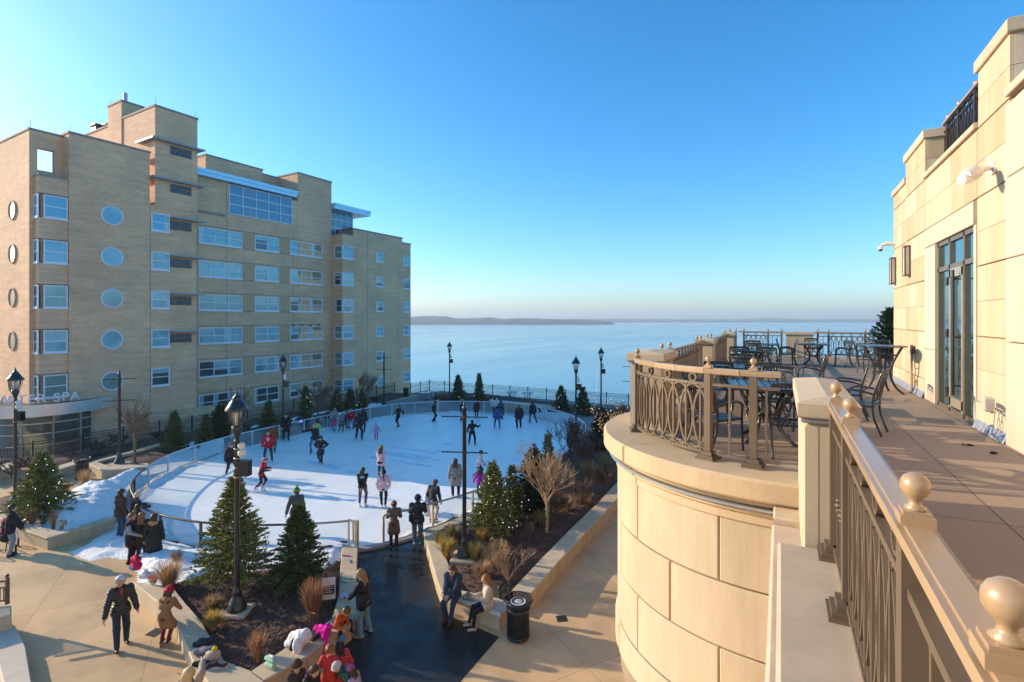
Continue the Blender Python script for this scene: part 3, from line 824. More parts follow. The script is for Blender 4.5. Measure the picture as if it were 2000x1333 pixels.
def arcblock(mb, r0, r1, d0, d1, z0, z1, ch=.012, m=0, n=None):
    n = n or max(2, int(abs(d1-d0)/3)); vs = []
    e = ch/r1*180/pi
    ds = [d0, d0+e] + [d0+e+(d1-d0-2*e)*i/n for i in range(1, n)] + [d1-e, d1]
    for k, d in enumerate(ds):
        rr = r1-ch if k in (0, len(ds)-1) else r1
        prof = [(r0,z0),(r1-ch,z0),(rr,z0+ch),(rr,z1-ch),(r1-ch,z1),(r0,z1)]
        for (r, z) in prof: vs.append((*pol(r, d), z))
    fs = []; N = len(ds)
    for i in range(N-1):
        for j in range(6):
            j2 = (j+1) % 6; fs.append((i*6+j, i*6+j2, i*6+6+j2, i*6+6+j))
    fs += [list(range(5,-1,-1)), [(N-1)*6+j for j in range(6)]]
    mb.add(vs, [tuple(reversed(f)) for f in fs], m)
b = MB()
J1 = [160.7,192,223.3,254.6,278]; J2 = [176.3,207.7,239,270.3]
for (z0_, z1_, J) in ((5.54,6.2,J1),(4.87,5.53,J2),(4.2,4.86,J1)):
    for a0, a1 in zip(J[:-1], J[1:]): arcblock(b, 2.0, 2.1, a0+.18, a1-.18, z0_+.004, z1_-.004)
b.build('curved_block_wall', CAST, pod, PO)
b = MB()
for a0, a1 in ((160,223.2),(223.5,276)):
    arcblock(b, 2.0, 2.12, a0, a1, 6.2, 6.3, .01); arcblock(b, 2.0, 2.16, a0, a1, 6.3, 6.36, .02); arcblock(b, 2.0, 2.2, a0, a1, 6.4, 6.47, .03)
    arcblock(b, 1.45, 2.29, a0, a1, 6.47, 6.69, .025)
b.build('bay_ledge', stonemat('bay_ledge_stone', (.55,.40,.235), (.58,.43,.27), .1), pod, PO)
b = MB()
for a0, a1 in ((160,207.5),(207.9,239),(239.3,276)): arcblock(b, 1.8, 2.13, a0, a1, 3.83, 4.19, .03)
b.build('bay_cornice', CAST, pod, PO)
b = MB(); arcblock(b, 2.0, 2.215, 165, 273, 6.365, 6.395, .008); b.build('drip_edge', SILVER, pod, PO)
b = MB(); arcblock(b, 1.8, 1.88, 165, 276, .4, 3.82, .002); bw = b.build('bay_window', panemat('bay_glass', (.03,.06,.045), .2, .02), pod, PO)
b = MB()
for d in range(168, 277, 9): p = pol(1.9, d); b.box(p[0]-.04, p[1]-.04, .4, p[0]+.04, p[1]+.04, 3.82)
arcblock(b, 1.8, 1.95, 165, 276, 2.6, 2.68, .002); arcblock(b, 1.8, 2.0, 165, 276, 0, .4, .01)
b.build('mullions', M('window_bronze', (.22,.17,.11), .4, .4), bw, PO)
b = MB()
b.bbox(-.06, 5.05, 0, .35, 5.5, 6.46, .015); b.bbox(-.03, -8, 0, .4, 5.04, 6.3, .015)
b.build('podium_wall', CAST, pod, PO)
b = MB()
for y0, y1 in ((-6,-2),(-1.99,1.2),(1.21,3.92)): b.bbox(-.02, y0, 6.42, .56, y1, 6.69, .02)
b.bbox(-.07, -6, 6.3, .5, 5.02, 6.41, .02)
for y0 in range(8, 24, 2): b.bbox(-1.98, y0+.2, 6.42, -1.45, y0+2.19, 6.69, .02)
for x0 in range(-2, 5, 2): b.bbox(x0+.02, 23.75, 6.42, x0+2, 24.3, 6.69, .02)
b.build('terrace_ledge', stonemat('ledge_stone', (.50,.39,.27), (.55,.43,.31), .12), pod, PO)
def pier(name, x0, y0, x1, y1, zt, label):
    r = empty(name, ((x0+x1)/2,(y0+y1)/2,6.3), label, 'stone pier', 'stone piers in the terrace railing'); o = ((x0+x1)/2,(y0+y1)/2,6.3)
    b = MB(); b.bbox(x0+.05, y0+.05, 6.3, x1-.05, y1-.05, zt-.16, .015)
    b.bbox(x0+.045, y0+.045, 6.3, x0+.12, y1-.045, zt-.17, .01); b.bbox(x0+.135, y0+.04, 6.3, x1-.045, y0+.12, zt-.17, .01)
    b.build('shaft', CAST, r, o)
    b = MB(); b.bbox(x0+.02, y0+.02, zt-.155, x1-.02, y1-.02, zt-.12, .012); b.build('lead_flashing', M('lead_grey', (.33,.32,.31), .5, .3), r, o)
    b = MB(); b.bbox(x0, y0, zt-.12, x1, y1, zt-.01, .012)
    xm, ym, e = (x0+x1)/2, (y0+y1)/2, min(x1-x0, y1-y0)*.5
    zz = zt-.0105
    b.add([(x0+.01,y0+.01,zz),(x1-.01,y0+.01,zz),(x1-.01,y1-.01,zz),(x0+.01,y1-.01,zz),(xm,y0+e,zt+.02),(xm,y1-e,zt+.02)],
          [(0,1,4),(1,2,5,4),(2,3,5),(3,0,4,5)])
    b.build('cap', stonemat('pier_cap_stone', (.53,.40,.26), (.58,.45,.30), .1), r, o)
pier('railing_pier', .1, 3.93, .46, 5.52, 7.655, 'long stone pier with flat cap between the round bay and the nearest railing')
pier('railing_pier', -1.95, 7.22, -1.43, 8.25, 7.72, 'stone pier standing at the far left end of the round bay')
pier('railing_pier', -1.88, 13.25, -1.43, 14.0, 7.70, 'stone pier midway along the railing above the lake')
pier('railing_pier', -1.88, 19.6, -1.43, 20.35, 7.70, 'smallest-looking stone pier, farthest along the side railing')
pier('railing_pier', .15, 23.75, 1.19, 24.3, 7.66, 'wide low stone pier in the end railing, behind the tables')

# ---------- railings ----------
Z0R, ZTR = 6.69, 7.66
def ribbon(mb, f, pts, t, dep, closed=True):
    """flat bar bent in the plane of the railing: t wide in that plane, dep deep"""
    n = len(pts); vs = []
    for i in range(n):
        if closed: a, b = pts[i-1], pts[(i+1) % n]
        else: a, b = pts[max(0,i-1)], pts[min(n-1,i+1)]
        dx, dz = b[0]-a[0], b[1]-a[1]; L = max(1e-9, sqrt(dx*dx+dz*dz)); nx, nz = -dz/L, dx/L
        for sg in (-1,1):
            s_, z_ = pts[i][0]+sg*nx*t/2, pts[i][1]+sg*nz*t/2
            x0, y0 = f(s_); x1, y1 = f(s_+.004); tx, ty = x1-x0, y1-y0; q = max(1e-9, sqrt(tx*tx+ty*ty))
            if q < 1e-6: x1, y1 = f(s_-.004); tx, ty = x0-x1, y0-y1; q = max(1e-9, sqrt(tx*tx+ty*ty))
            ox, oy = -ty/q*dep/2, tx/q*dep/2
            for e in ((-1,1) if sg < 0 else (1,-1)): vs.append((x0+e*ox, y0+e*oy, z_))
    fs = []
    for i in range(n if closed else n-1):
        j = (i+1) % n
        for k in range(4): fs.append((i*4+k, i*4+(k+1) % 4, j*4+(k+1) % 4, j*4+k))
    if not closed: fs += [(0,1,2,3), (n*4-4,n*4-3,n*4-2,n*4-1)]
    mb.add(vs, fs)
def panel(mb, f, s0, s1, kind):
    """ironwork between two posts; f maps distance along the run to x, y"""
    def P(s, z): x, y = f(s); return (x, y, z)
    zb, zf, zt = Z0R+.07, ZTR-.165, ZTR-.05
    n = max(2, int((s1-s0)/.12)); ss = [s0+(s1-s0)*i/n for i in range(n+1)]
    for z, w, h in ((zb,.04,.03),(zf,.045,.028),(zt+.01,.045,.035)):
        for a, b in zip(ss[:-1], ss[1:]): mb.beam(P(a,z), P(b,z), w, h)
    L = s1-s0
    if kind == 'oval':
        k = max(3, round(L/.175)); st = L/k
        for i in range(k):
            c = s0+st*(i+.5); ribbon(mb, f, [(c,zb),(c,zf)], .018, .030, False)
        for i in range(k-1):
            c = s0+st*(i+1); zc, hz = (zb+zf)/2, (zf-zb)/2-.012
            ribbon(mb, f, [(c+st*.98*cos(2*pi*j/32), zc+hz*sin(2*pi*j/32)) for j in range(32)], .020, .022)
        for e, sg in ((s0,1),(s1,-1)):
            zc, hz = (zb+zf)/2, (zf-zb)/2-.012
            ribbon(mb, f, [(e+sg*st*.98*sin(pi*j/16), zc+hz*cos(pi*j/16)) for j in range(17)], .020, .022, False)
        q = max(2, round(L/.34))
        for i in range(q):
            c = s0+L*(i+.5)/q
            ribbon(mb, f, [(c+.043*cos(2*pi*j/20), (zf+zt)/2+.004+.043*sin(2*pi*j/20)) for j in range(20)], .016, .034)
    else:
        k = max(2, round(L/.19))
        for i in range(1, k):
            c = s0+L*i/k
            ribbon(mb, f, [(c,zb),(c,zf)], .020, .022, False)
            x, y = f(c)
            for dz, rr in ((-.03,.02),(0,.026),(.03,.02)): mb.ball((x,y,(zb+zf)/2-.05+dz), rr, 6, sq=(1,1,.5))
def railing(label, path, posts, kinds, name='terrace_railing', start=None, grp='bronze railings round the terrace'):
    pts = [Vector(p) for p in path]; L = [0]
    for a, b in zip(pts[:-1], pts[1:]): L.append(L[-1]+(b-a).length)
    def f(s):
        s = max(0, min(L[-1], s)); j = 0
        while j < len(L)-2 and L[j+1] < s: j += 1
        t = (s-L[j])/(L[j+1]-L[j]); p = pts[j].lerp(pts[j+1], t); return (p.x, p.y)
    c = f(L[-1]/2); o = (c[0], c[1], Z0R)
    r = empty(name, o, label, 'railing', grp)
    mb = MB(); n = max(1, int(L[-1]/.35)) if len(pts) > 2 else 1
    ss = [L[-1]*i/n for i in range(n+1)]
    for a, b in zip(ss[:-1], ss[1:]):
        A, B = f(a), f(b)
        mb.beam((*A,ZTR-.012), (*B,ZTR-.012), .086, .024); mb.beam((*A,ZTR-.035), (*B,ZTR-.035), .072, .024); mb.beam((*A,ZTR+.004), (*B,ZTR+.004), .056, .012)
    mb.build('handrail', RAILTAN, r, o)
    for i, s in enumerate(posts):
        x, y = f(s); t = Vector(f(s+.02))-Vector(f(s-.02)); an = atan2(t.y, t.x)
        mb = MB(); mb.box(-.035,-.035,.02,.035,.035,ZTR-Z0R-.05)
        for w_, a_, b_ in ((.10,0,.022),(.085,.022,.045),(.062,.045,.085)): mb.box(-w_,-w_,a_,w_,w_,b_)
        po = mb.build('post', BRONZE, r, (0,0,0), (x-o[0], y-o[1], 0), an)
        mb = MB(); zt = ZTR-Z0R+.008
        mb.box(-.037,-.037,zt,.037,.037,zt+.026); mb.box(-.030,-.030,zt+.026,.030,.030,zt+.036)
        mb.lathe([(.022,.036),(.025,.041),(.015,.048),(.012,.058),(.017,.064),(.019,.068),(.026,.075),(.0315,.086),(.033,.098),(.0315,.110),(.025,.121),(.013,.129),(.0,.131)], (0,0,zt), 20)
        mb.build('finial', RAILTAN, po)
    for (s0, s1, k) in kinds:
        mb = MB(); panel(mb, f, s0, s1, k)
        mb.build('iron_panel', BRONZE, r, o)
    return r
railing('near bronze railing with interlaced ovals, running to the bottom right corner', [(.31,3.92),(.31,-.7)], [.1,.83,2.25,2.865,4.3], [(.1,.83,'bar'),(.83,2.25,'oval'),(2.25,2.865,'bar'),(2.865,4.3,'oval')])
arc = [pol(1.85, 201+i*(270-201)/24) for i in range(25)]
aa = lambda d: 1.85*R(d-201)
railing('curved bronze railing with interlaced ovals on the round bay', arc, [aa(202.5),aa(248),aa(262.3)], [(aa(202.5),aa(248),'oval'),(aa(248),aa(262.3),'bar'),(aa(262.3),aa(269.8),'bar')])
XL = -1.7
railing('first straight railing beyond the round bay, along the lake side', [(XL,8.25),(XL,13.25)], [.2,.88,4.1,4.75], [(.2,.88,'bar'),(.88,4.1,'oval'),(4.1,4.75,'bar')])
railing('second straight railing along the lake side, between two piers', [(XL,14.0),(XL,19.6)], [.2,1.0,4.6,5.3], [(.2,1.0,'bar'),(1.0,4.6,'oval'),(4.6,5.3,'bar')])
railing('short railing at the far left corner of the terrace', [(XL,20.35),(XL,24.0)], [.2,.9,3.5], [(.2,.9,'bar'),(.9,3.5,'oval')])
railing('end railing left of the wide low pier', [(-1.6,24.02),(.15,24.02)], [.2,1.13,1.63], [(.2,1.13,'oval'),(1.13,1.63,'bar')])
railing('end railing right of the wide low pier, towards the evergreen', [(1.19,24.02),(5.5,24.02)], [.13,.5,1.72,3.2,4.2], [(.13,.5,'bar'),(.5,1.72,'oval'),(1.72,3.2,'oval'),(3.2,4.2,'oval')])
# roof railing above the door
def mini_rail():
    r = empty('roof_railing', (WX+.3,11.4,11.1), 'dark railing with ovals on the parapet above the glazed door', 'railing')
    o = (WX+.3,11.4,11.1); mb = MB(); x = WX+.3
    global Z0R, ZTR
    a, b_ = Z0R, ZTR; Z0R, ZTR = 11.08, 11.08+.97
    panel(mb, lambda s: (x, 9.87+s), .05, 3.05, 'oval')
    mb.build('iron_panel', DARKFE, r, o)
    mb = MB(); mb.beam((x,9.87,ZTR-.01),(x,12.95,ZTR-.01), .1, .04); mb.build('handrail', RAILTAN, r, o)
    for y in (10.2, 11.1, 12.0, 12.7):
        mb = MB(); mb.box(x-.03,y-.03,11.1,x+.03,y+.03,ZTR); p = mb.build('post', DARKFE, r, o)
        mb = MB(); mb.ball((x,y,ZTR+.06), .045, 10); mb.build('finial', RAILTAN, p, o)
    Z0R, ZTR = a, b_
mini_rail()

# ---------- terrace furniture ----------
def make_chair():
    r = empty('patio_chair', (0,0,0), 'x', 'chair', 'cast metal chairs on the terrace')
    for sx in (-1,1):
        m = MB(); m.tube(spline([(sx*.24,.24,.0),(sx*.25,.22,.2),(sx*.25,.21,.42),(sx*.27,.2,.6)],4), .016, 6); m.build('leg', CASTAL, r)
        m = MB(); m.tube(spline([(sx*.27,.2,.6),(sx*.28,.1,.655),(sx*.28,-.1,.64),(sx*.25,-.24,.60)],4), .018, 6); m.build('armrest', CASTAL, r)
        m = MB(); m.tube(spline([(sx*.22,-.31,0),(sx*.23,-.22,.25),(sx*.235,-.20,.45)],4), .016, 6); m.build('leg', CASTAL, r)
    m = MB()
    for i in range(9): m.box(-.235+i*.0545,-.2,.425,-.235+i*.0545+.034,.22,.44)
    for y in (-.22,0,.2): m.box(-.25,y,.415,.25,y+.035,.432)
    m.box(-.25,-.22,.405,-.22,.235,.44); m.box(.22,-.22,.405,.25,.235,.44)
    m.build('seat', CASTAL, r)
    m = MB()
    def BK(x, z): return (x, -.2-.30*max(0,z-.45)**1.35-.015*(1-(x/.25)**2), z)
    for sx in (-1,1): m.tube([BK(sx*(.235+.02*sin(pi*(z-.42)/.5)), z) for z in [.42+.5*i/8 for i in range(9)]], .017, 6)
    for i in range(12): m.beam(BK(-.245+.49*i/12,.93-.02*abs(i-6)/6), BK(-.245+.49*(i+1)/12,.93-.02*abs(i-5)/6), .02, .06)
    for i in range(11): m.tube([BK(-.22+.044*i,.955), BK(-.22+.044*i,.88)], .007, 4)
    m.tube([BK(-.235+.47*i/8,.86) for i in range(9)], .012, 5); m.tube([BK(-.235+.47*i/8,.5) for i in range(9)], .012, 5)
    for c in (-.14,0,.14):
        m.tube([BK(c+.115*cos(2*pi*j/18), .68+.17*sin(2*pi*j/18)) for j in range(18)], .010, 5, closed=True)
    for c in (-.07,.07): m.tube([BK(c+.05*cos(2*pi*j/12), .68+.07*sin(2*pi*j/12)) for j in range(12)], .009, 5, closed=True)
    m.build('backrest', CASTAL, r)
    return r
def make_table(top_r, h, square, name, grp):
    r = empty(name, (0,0,0), 'x', 'table', grp)
    m = MB()
    if square:
        a = top_r; m.bbox(-a,-a,h-.035,a,a,h-.012,.006)
        for i in range(-4,5): m.box(i*.1-.04,-a+.05,h-.012,i*.1+.04,a-.05,h)
        for s in (-1,1): m.box(-a,s*(a-.025)-.025,h-.012,a,s*(a-.025)+.025,h+.003); m.box(s*(a-.025)-.025,-a+.051,h-.012,s*(a-.025)+.025,a-.051,h+.002)
    else:
        m.lathe([(0,h-.03),(top_r*.9,h-.03),(top_r,h-.025),(top_r,h-.005),(top_r*.96,h),(0,h)], (0,0,0), 40)
    m.build('tabletop', M('table_top_metal', (.05,.052,.055), .30, .4, var=.15, scale=8), r)
    k = .55*top_r
    for i in range(4):
        an = pi/4+i*pi/2; c_, s_ = cos(an), sin(an)
        m = MB(); m.tube(spline([(c_*k*1.45,s_*k*1.45,h-.03),(c_*k*1.25,s_*k*1.25,h-.12),(c_*k*.75,s_*k*.75,h*.62),(c_*k*.6,s_*k*.6,h*.4),(c_*k*.95,s_*k*.95,h*.15),(c_*k*1.6,s_*k*1.6,.0)],5), [.024]*26, 8)
        m.build('leg', CASTAL, r)
    m = MB()
    for z, rr in ((h*.42, k*.62),(h*.8,k*1.0)):
        m.tube([(rr*cos(2*pi*j/24), rr*sin(2*pi*j/24), z) for j in range(24)], .012, 5, closed=True)
    for i in range(8):
        a = 2*pi*i/8; m.tube([(k*.62*cos(a),k*.62*sin(a),h*.42),(.25*k*cos(a+.5),.25*k*sin(a+.5),h*.45),(0,0,h*.43)], .009, 5)
        if square: m.tube([(k*1.0*cos(a+.7*sin(t*pi)),k*1.0*sin(a+.7*sin(t*pi)),h*(.45+.5*t)) for t in [q/8 for q in range(9)]], .011, 5)
    m.build('scrollwork', CASTAL, r)
    return r
ch0 = make_chair(); tb0 = make_table(.47,.73,True,'patio_table','square metal tables on the terrace'); first = [True, True]
def chair(x, y, rz, label):
    o = ch0 if first[0] else copy_tree(ch0); first[0] = False
    return put(o, (x,y,6.602), R(rz), .93, label)
def table(x, y, rz, label):
    o = tb0 if first[1] else copy_tree(tb0); first[1] = False
    return put(o, (x,y,6.602), R(rz), 1, label)
# chair front is local +y
table(-.15,7.55,8,'square metal table inside the round bay, right behind its railing')
chair(-.72,6.75,-38,'metal chair tucked at the front left of the bay table')
chair(.1,6.72,6,'metal chair in the bay with its back to the long stone pier')
chair(-.95,7.95,-105,'metal chair at the far left of the bay table, by the pier')
chair(-.05,8.5,176,'metal chair on the far side of the bay table, back towards the lake terrace')
table(-.75,10.3,0,'square metal table by the first straight railing beyond the bay')
chair(-.95,9.5,4,'metal chair before the second table, seen from behind over the bay railing')
chair(-.25,9.45,-8,'metal chair right of the one before the second table, back to the camera')
chair(-.7,11.15,182,'metal chair facing the camera across the second table')
chair(.55,12.2,78,'lone metal chair in side view on the open middle of the terrace floor')
chair(.95,9.9,82,'metal chair behind the two near finials, the farther of the pair')
chair(1.0,8.75,72,'metal chair nearest the camera, its slatted back behind the near finial')
table(-.7,15.6,0,'square metal table beside the midway pier, in the shade line')
chair(-.95,14.7,0,'metal chair before the table beside the midway pier, left one')
chair(-.3,14.75,-5,'metal chair before the table beside the midway pier, right one')
chair(-.7,16.5,180,'metal chair behind the table beside the midway pier')
table(-.5,19.8,0,'dark metal table in the left shaded part of the terrace end')
chair(-.85,18.9,5,'dark chair in front of the left table at the terrace end')
chair(.2,19.9,95,'dark chair right of the left table at the terrace end')
table(1.0,20.6,0,'dark metal table in front of the wide low pier')
chair(.15,20.4,-92,'dark chair on the left of the table before the wide low pier')
chair(1.0,21.6,180,'dark chair facing the camera against the wide low pier')
chair(1.85,20.5,88,'dark chair on the right of the table before the wide low pier')
table(3.0,20.6,0,'dark metal table near the evergreen at the terrace end')
chair(2.2,19.9,-60,'dark chair left of the table near the evergreen')
chair(3.1,21.5,176,'dark chair behind the table near the evergreen')
chair(2.3,18.2,-30,'dark chair standing behind the round bar table legs')
bt = make_table(.44,1.02,False,'bar_table','bar tables'); put(bt, (1.95,13.55,6.602), R(20), 1, 'tall round bar table with curved legs beside the sandstone wall')
# ================= PLAZA =================
rd = random.Random(11)
asp = [at(*p) for p in [(694,1078),(745,1066),(775,1058),(828,1051),(842,1075),(860,1130),(876,1203),(975,1245),(905,1325),(850,1400),(660,1420),(640,1333),(668,1240),(692,1215)]]
mb = MB(); mb.prism(asp, -.05, .005); struct(mb.build('wet_asphalt_path', ASPH))
# paved walk round the back of the rink
wk = [(-36.6,13.5),(-33.3,15.6),(-30.8,15.5),(-29.9,18),(-30.6,26),(-30.3,31.5),(-28.5,35.6),(-24,39.0),(-18,39.2),(-13,36.5),(-8,38),(-4,47.8),(-35.6,47.8),(-35.8,44.4),(-33.9,44),(-34.2,38),(-33.2,30),(-33.6,24),(-35.2,20)]
mb = MB(); mb.prism(wk, -.05, .006); struct(mb.build('rink_walkway', WALK))

rink = [(-21.9,10.8),(-24.6,11.8),(-26.6,13.3),(-28.3,15.3),(-29.2,17.6),(-29.65,20),(-29.7,25),(-29.55,27.8),(-29.3,30.4),(-28.8,32.4),(-27.8,34.4),(-25.9,36.2),(-23.6,37.5),(-21.3,38.2),(-19,38.1),(-16.1,37.1),(-14,35.8),(-12.1,33.6),(-11,30.8),(-10.7,27),(-10.75,24),(-10.9,21.4),(-11.2,18.2),(-12.1,15.6),(-13.3,13.5),(-15.6,11.8),(-17.7,10.9),(-19.2,10.6),(-20.6,10.55)]
rl = spline([(x,y,0) for x, y in rink], 5, True)
rpoly = ccw([(p.x,p.y) for p in rl])
mb = MB(); mb.prism(offset(rpoly, -.05), .0, .06); struct(mb.build('rink_ice', ICE))
# snow scraped up along the boards, uneven lip
def lip():
    mb = MB(); ps = resample([Vector((x,y,0)) for x, y in offset(rpoly, -.06)], .3, True); q = [Vector((x,y,0)) for x, y in offset(rpoly, -.75)]
    n = len(ps); rows = 5; vs = []
    c = sum(ps, Vector())/n
    for i, p in enumerate(ps):
        t = (ps[(i+1) % n]-ps[i-1]).normalized(); nn = Vector((t.y,-t.x,0))
        if (p-c).dot(nn) > 0: nn = -nn
        wd = .28+.16*sin(i*.7)+.14*rd.random(); hh = .08+.07*rd.random()+.05*sin(i*.31)
        if p.x > -14.0 and p.y < 15.2 and p.y > 13: hh *= .2
        for j, (f, g) in enumerate(((0,1),(.25,.9),(.55,.5),(.85,.15),(1.0,0))):
            w_ = p+nn*wd*f; vs.append((w_.x, w_.y, .058+hh*g*(1+.3*rd.random())))
    fs = []
    for i in range(n):
        for j in range(rows-1):
            a = i*rows+j; b = ((i+1) % n)*rows+j; fs.append((a,a+1,b+1,b))
    mb.add(vs, fs, 0, True); return mb
struct(lip().build('snow_lip', SNOW), 'stuff')
# faint painted crest under the ice
mb = MB()
def icemark(px, py, w_, d_):
    x, y = at(px, py, .06); mb.add([(x-w_,y-d_,.064),(x+w_,y-d_,.064),(x+w_,y+d_,.064),(x-w_,y+d_,.064)], [(0,1,2,3)])
for px, py, w_, d_ in ((800,878,1.5,.14),(800,892,1.25,.45),(800,905,1.5,.14),(744,890,.35,.75),(850,884,.2,.5),(853,900,.2,.3),(652,912,.5,.3),(690,922,.4,.25),(875,868,.4,.2),(610,903,.5,.18)): icemark(px, py, w_, d_)
struct(mb.build('under_ice_marking', M('ice_blue_paint', (.62,.76,.84), .5, var=.2, scale=2)), 'stuff')

# ---- barrier round the rink
RAILW = M('rink_rail_white', (.62,.66,.70), .3, .5, var=.05)
RAILD = M('rink_rail_brown', (.11,.07,.055), .35, .3, var=.1)
RAILG = M('rink_rail_sunlit', (.50,.40,.27), .35, .4, var=.08)  # barrier metal with warm sunlight put into its colour
bar = empty('rink_barrier', (-20,24,0), 'curved clear-panel barrier with slim posts and round top rail enclosing the ice', 'barrier')
seg = resample([Vector((x,y,0)) for x, y in rpoly], .4, True)
st = min(range(len(seg)), key=lambda i: (seg[i]-Vector((-12.8,14.5,0))).length)
seg = seg[st:]+seg[:st]
en = min(range(len(seg)), key=lambda i: (seg[i]-Vector((-13.45,13.45,0))).length)
seg = seg[:en+1] if en > len(seg)/2 else list(reversed(seg[en:]+seg[:1]))
def railmat(p):
    if p.y < 13.6 and p.x < -15: return 1
    if p.x > -15 and p.y < 24: return 2
    return 0
BO_ = (-20,24,0)
for mi, mt in enumerate((RAILW, RAILD, RAILG)):
    run = []; mbr = MB()
    def flush():
        if len(run) > 1: mbr.tube([(q.x,q.y,1.07) for q in run], .04, 8); mbr.tube([(q.x,q.y,.09) for q in run], .03, 6)
    for i, p in enumerate(seg):
        if railmat(p) == mi: run.append(p)
        else:
            if run: run.append(p)
            flush(); run = []
    flush()
    if mbr.v: mbr.build('top_rail', mt, bar, BO_)
for i in range(0, len(seg), 5):
    p = seg[i]; mb = MB(); mb.box(-.035,-.035,0,.035,.035,1.05)
    mb.build('post', (RAILW, RAILD, RAILG)[railmat(p)], bar, (0,0,0), (p.x+20,p.y-24,0), atan2(seg[min(i+1,len(seg)-1)].y-seg[i-1].y, seg[min(i+1,len(seg)-1)].x-seg[i-1].x))
    q = seg[i:i+6]
    if len(q) > 1:
        mb = MB(); vs = []
        for a in q: vs += [(a.x,a.y,.14),(a.x,a.y,1.02)]
        mb.add(vs, [(2*k,2*k+2,2*k+3,2*k+1) for k in range(len(q)-1)], 0, True)
        mb.build('clear_panel', CLEAR, bar, BO_)
# curb under the barrier
mb = MB(); outr = offset(rpoly, .22); inr = offset(rpoly, -.03)
n = len(rpoly); vs = []
for i in range(n): vs += [(*outr[i],.0),(*outr[i],.1),(*inr[i],.1),(*inr[i],.0)]
fs = []
for i in range(n):
    j = (i+1) % n
    for k in range(3): fs.append((i*4+k, j*4+k, j*4+k+1, i*4+k+1))
mb.add(vs, fs); struct(mb.build('rink_curb', M('curb_concrete', (.33,.31,.30), .8, var=.15)))
# gate posts and open gate
gt = empty('rink_gate', (*at(697,1078),0), 'open bronze gate frame at the end of the wet asphalt path', 'gate'); x, y = at(697,1078)
mb = MB(); mb.box(x-.05,y-.05,0,x+.05,y+.05,1.1); mb.build('gate_post', RAILG, gt, (x,y,0))
mb = MB(); mb.box(x-.42,y-.02,.1,x-.36,y+.02,1.05); mb.box(x-.42,y-.02,1.0,x-.05,y+.02,1.08); mb.box(x-.2,y-.02,.3,x-.14,y+.02,1.0); mb.box(x-.42,y-.02,.1,x-.05,y+.02,.16); mb.build('gate_leaf', RAILG, gt, (x,y,0))

# ---- planters
def pol_px(pts, z): return [at(px,py,z) for px, py in pts]
def wall_piece(mb, poly, z1, lip=.03):
    p = ccw(poly); mb.hex(p, -.02, z1-.09, .008); mb.hex(offset(p, lip), z1-.085, z1, .02)
def planter(name, pieces, z, label, org):
    mb = MB()
    for pz in pieces: wall_piece(mb, pol_px(pz, z), z)
    return tag(mb.build(name, WALLST, None, org, loc=org), label, 'planter wall', 'stone planter walls on the plaza')
Zp = .5
planter('planter_wall', [[(262,1137),(308,1173),(364,1183),(335,1147)],[(309,1174),(346,1212),(389,1212),(365,1184)],[(347,1213),(382,1297),(434,1290),(390,1213)],[(383,1298),(408,1330),(510,1352),(512,1328),(490,1312),(435,1291)],
   [(513,1329),(600,1280),(562,1264),(491,1312)],[(601,1279),(658,1233),(632,1222),(563,1263)],[(659,1232),(685,1214),(694,1200),(650,1208),(633,1221)]],
   Zp, 'V-shaped stone seat wall around the mulch bed with two spruces', (*at(480,1250),0))
planter('planter_wall', [[(664,1160),(692,1160),(695,1115),(667,1112)],[(651,1207),(694,1198),(692,1161),(664,1161)],[(667,1111),(695,1114),(697,1070),(670,1062)]], Zp, 'straight low stone wall along the left edge of the wet asphalt', (*at(680,1130),0))
planter('planter_wall', [[(35,1030),(93,1050),(118,1039),(37,1020)],[(94,1050),(225,1014),(220,1007),(119,1039)],[(34,1029),(-20,1000),(-10,992),(36,1019)]], .45, 'stone planter wall holding the snow bank beside the lit spruce at left', (*at(95,1050),0))
planter('planter_wall', [[(828,1036),(838,1074),(863,1074),(850,1030)],[(838.5,1075),(851,1118),(876,1106),(863,1075)],[(851,1119),(864,1156),(894,1152),(877,1107)]], Zp, 'narrow stone wall between the wet asphalt and the golden grasses', (*at(850,1080),0))
planter('planter_wall', [[(852,1029),(853,1037),(874,1029),(918,1014),(902,1009)],[(903,1009),(919,1014),(985,985),(975,980)]], Zp, 'stone wall with shadow stripes at the foot of the rink barrier', (*at(900,1015),0))
planter('planter_wall', [[(1002,1152),(1038,1156),(1090,1096),(1056,1094)],[(1057,1093),(1091,1095),(1146,1036),(1113,1036)],[(1114,1035),(1147,1035),(1204,975),(1172,979)],[(1173,978),(1205,974),(1262,915),(1232,914)],[(1233,913),(1263,914),(1305,872),(1275,871)]], Zp, 'long straight stone wall with pale coping along the tan walkway at right', (*at(1100,1060),0))
b = empty('stone_bench', (*at(925,1200),0), 'curved-edge stone bench beside the bin, with a couple seated on it', 'bench'); o = (*at(925,1200),0)
mb = MB(); P4 = ccw(pol_px([(866,1160),(977,1199),(1000,1176),(893,1152)], Zp)); mb.hex(offset(P4,-.06), 0, Zp-.11, .01); mb.build('base', WALLST, b, o)
mb = MB(); mb.hex(offset(P4,.04), Zp-.105, Zp+.01, .045); mb.build('seat', TRIM, b, o)
planter('planter_wall', [[(173,905),(203,919),(292,911),(288,905),(213,911),(190,903)],[(174,904),(190,902),(323,868),(318,864)]], .5, 'low stone planter wall round the banner pole and thin tree at the back left', (*at(203,925),0))
planter('planter_wall', [[(100,922),(160,903),(158,897),(98,915)],[(-30,930),(40,905),(30,899),(-40,920)]], .5, 'tan retaining wall below the fence at left, behind the lit spruce', (*at(130,918),0))
planter('planter_wall', [[(955,783),(1085,797),(1088,793),(958,780)]], .6, 'long low stone wall beyond the rink below the lakeside fence', (*at(1010,798),0))

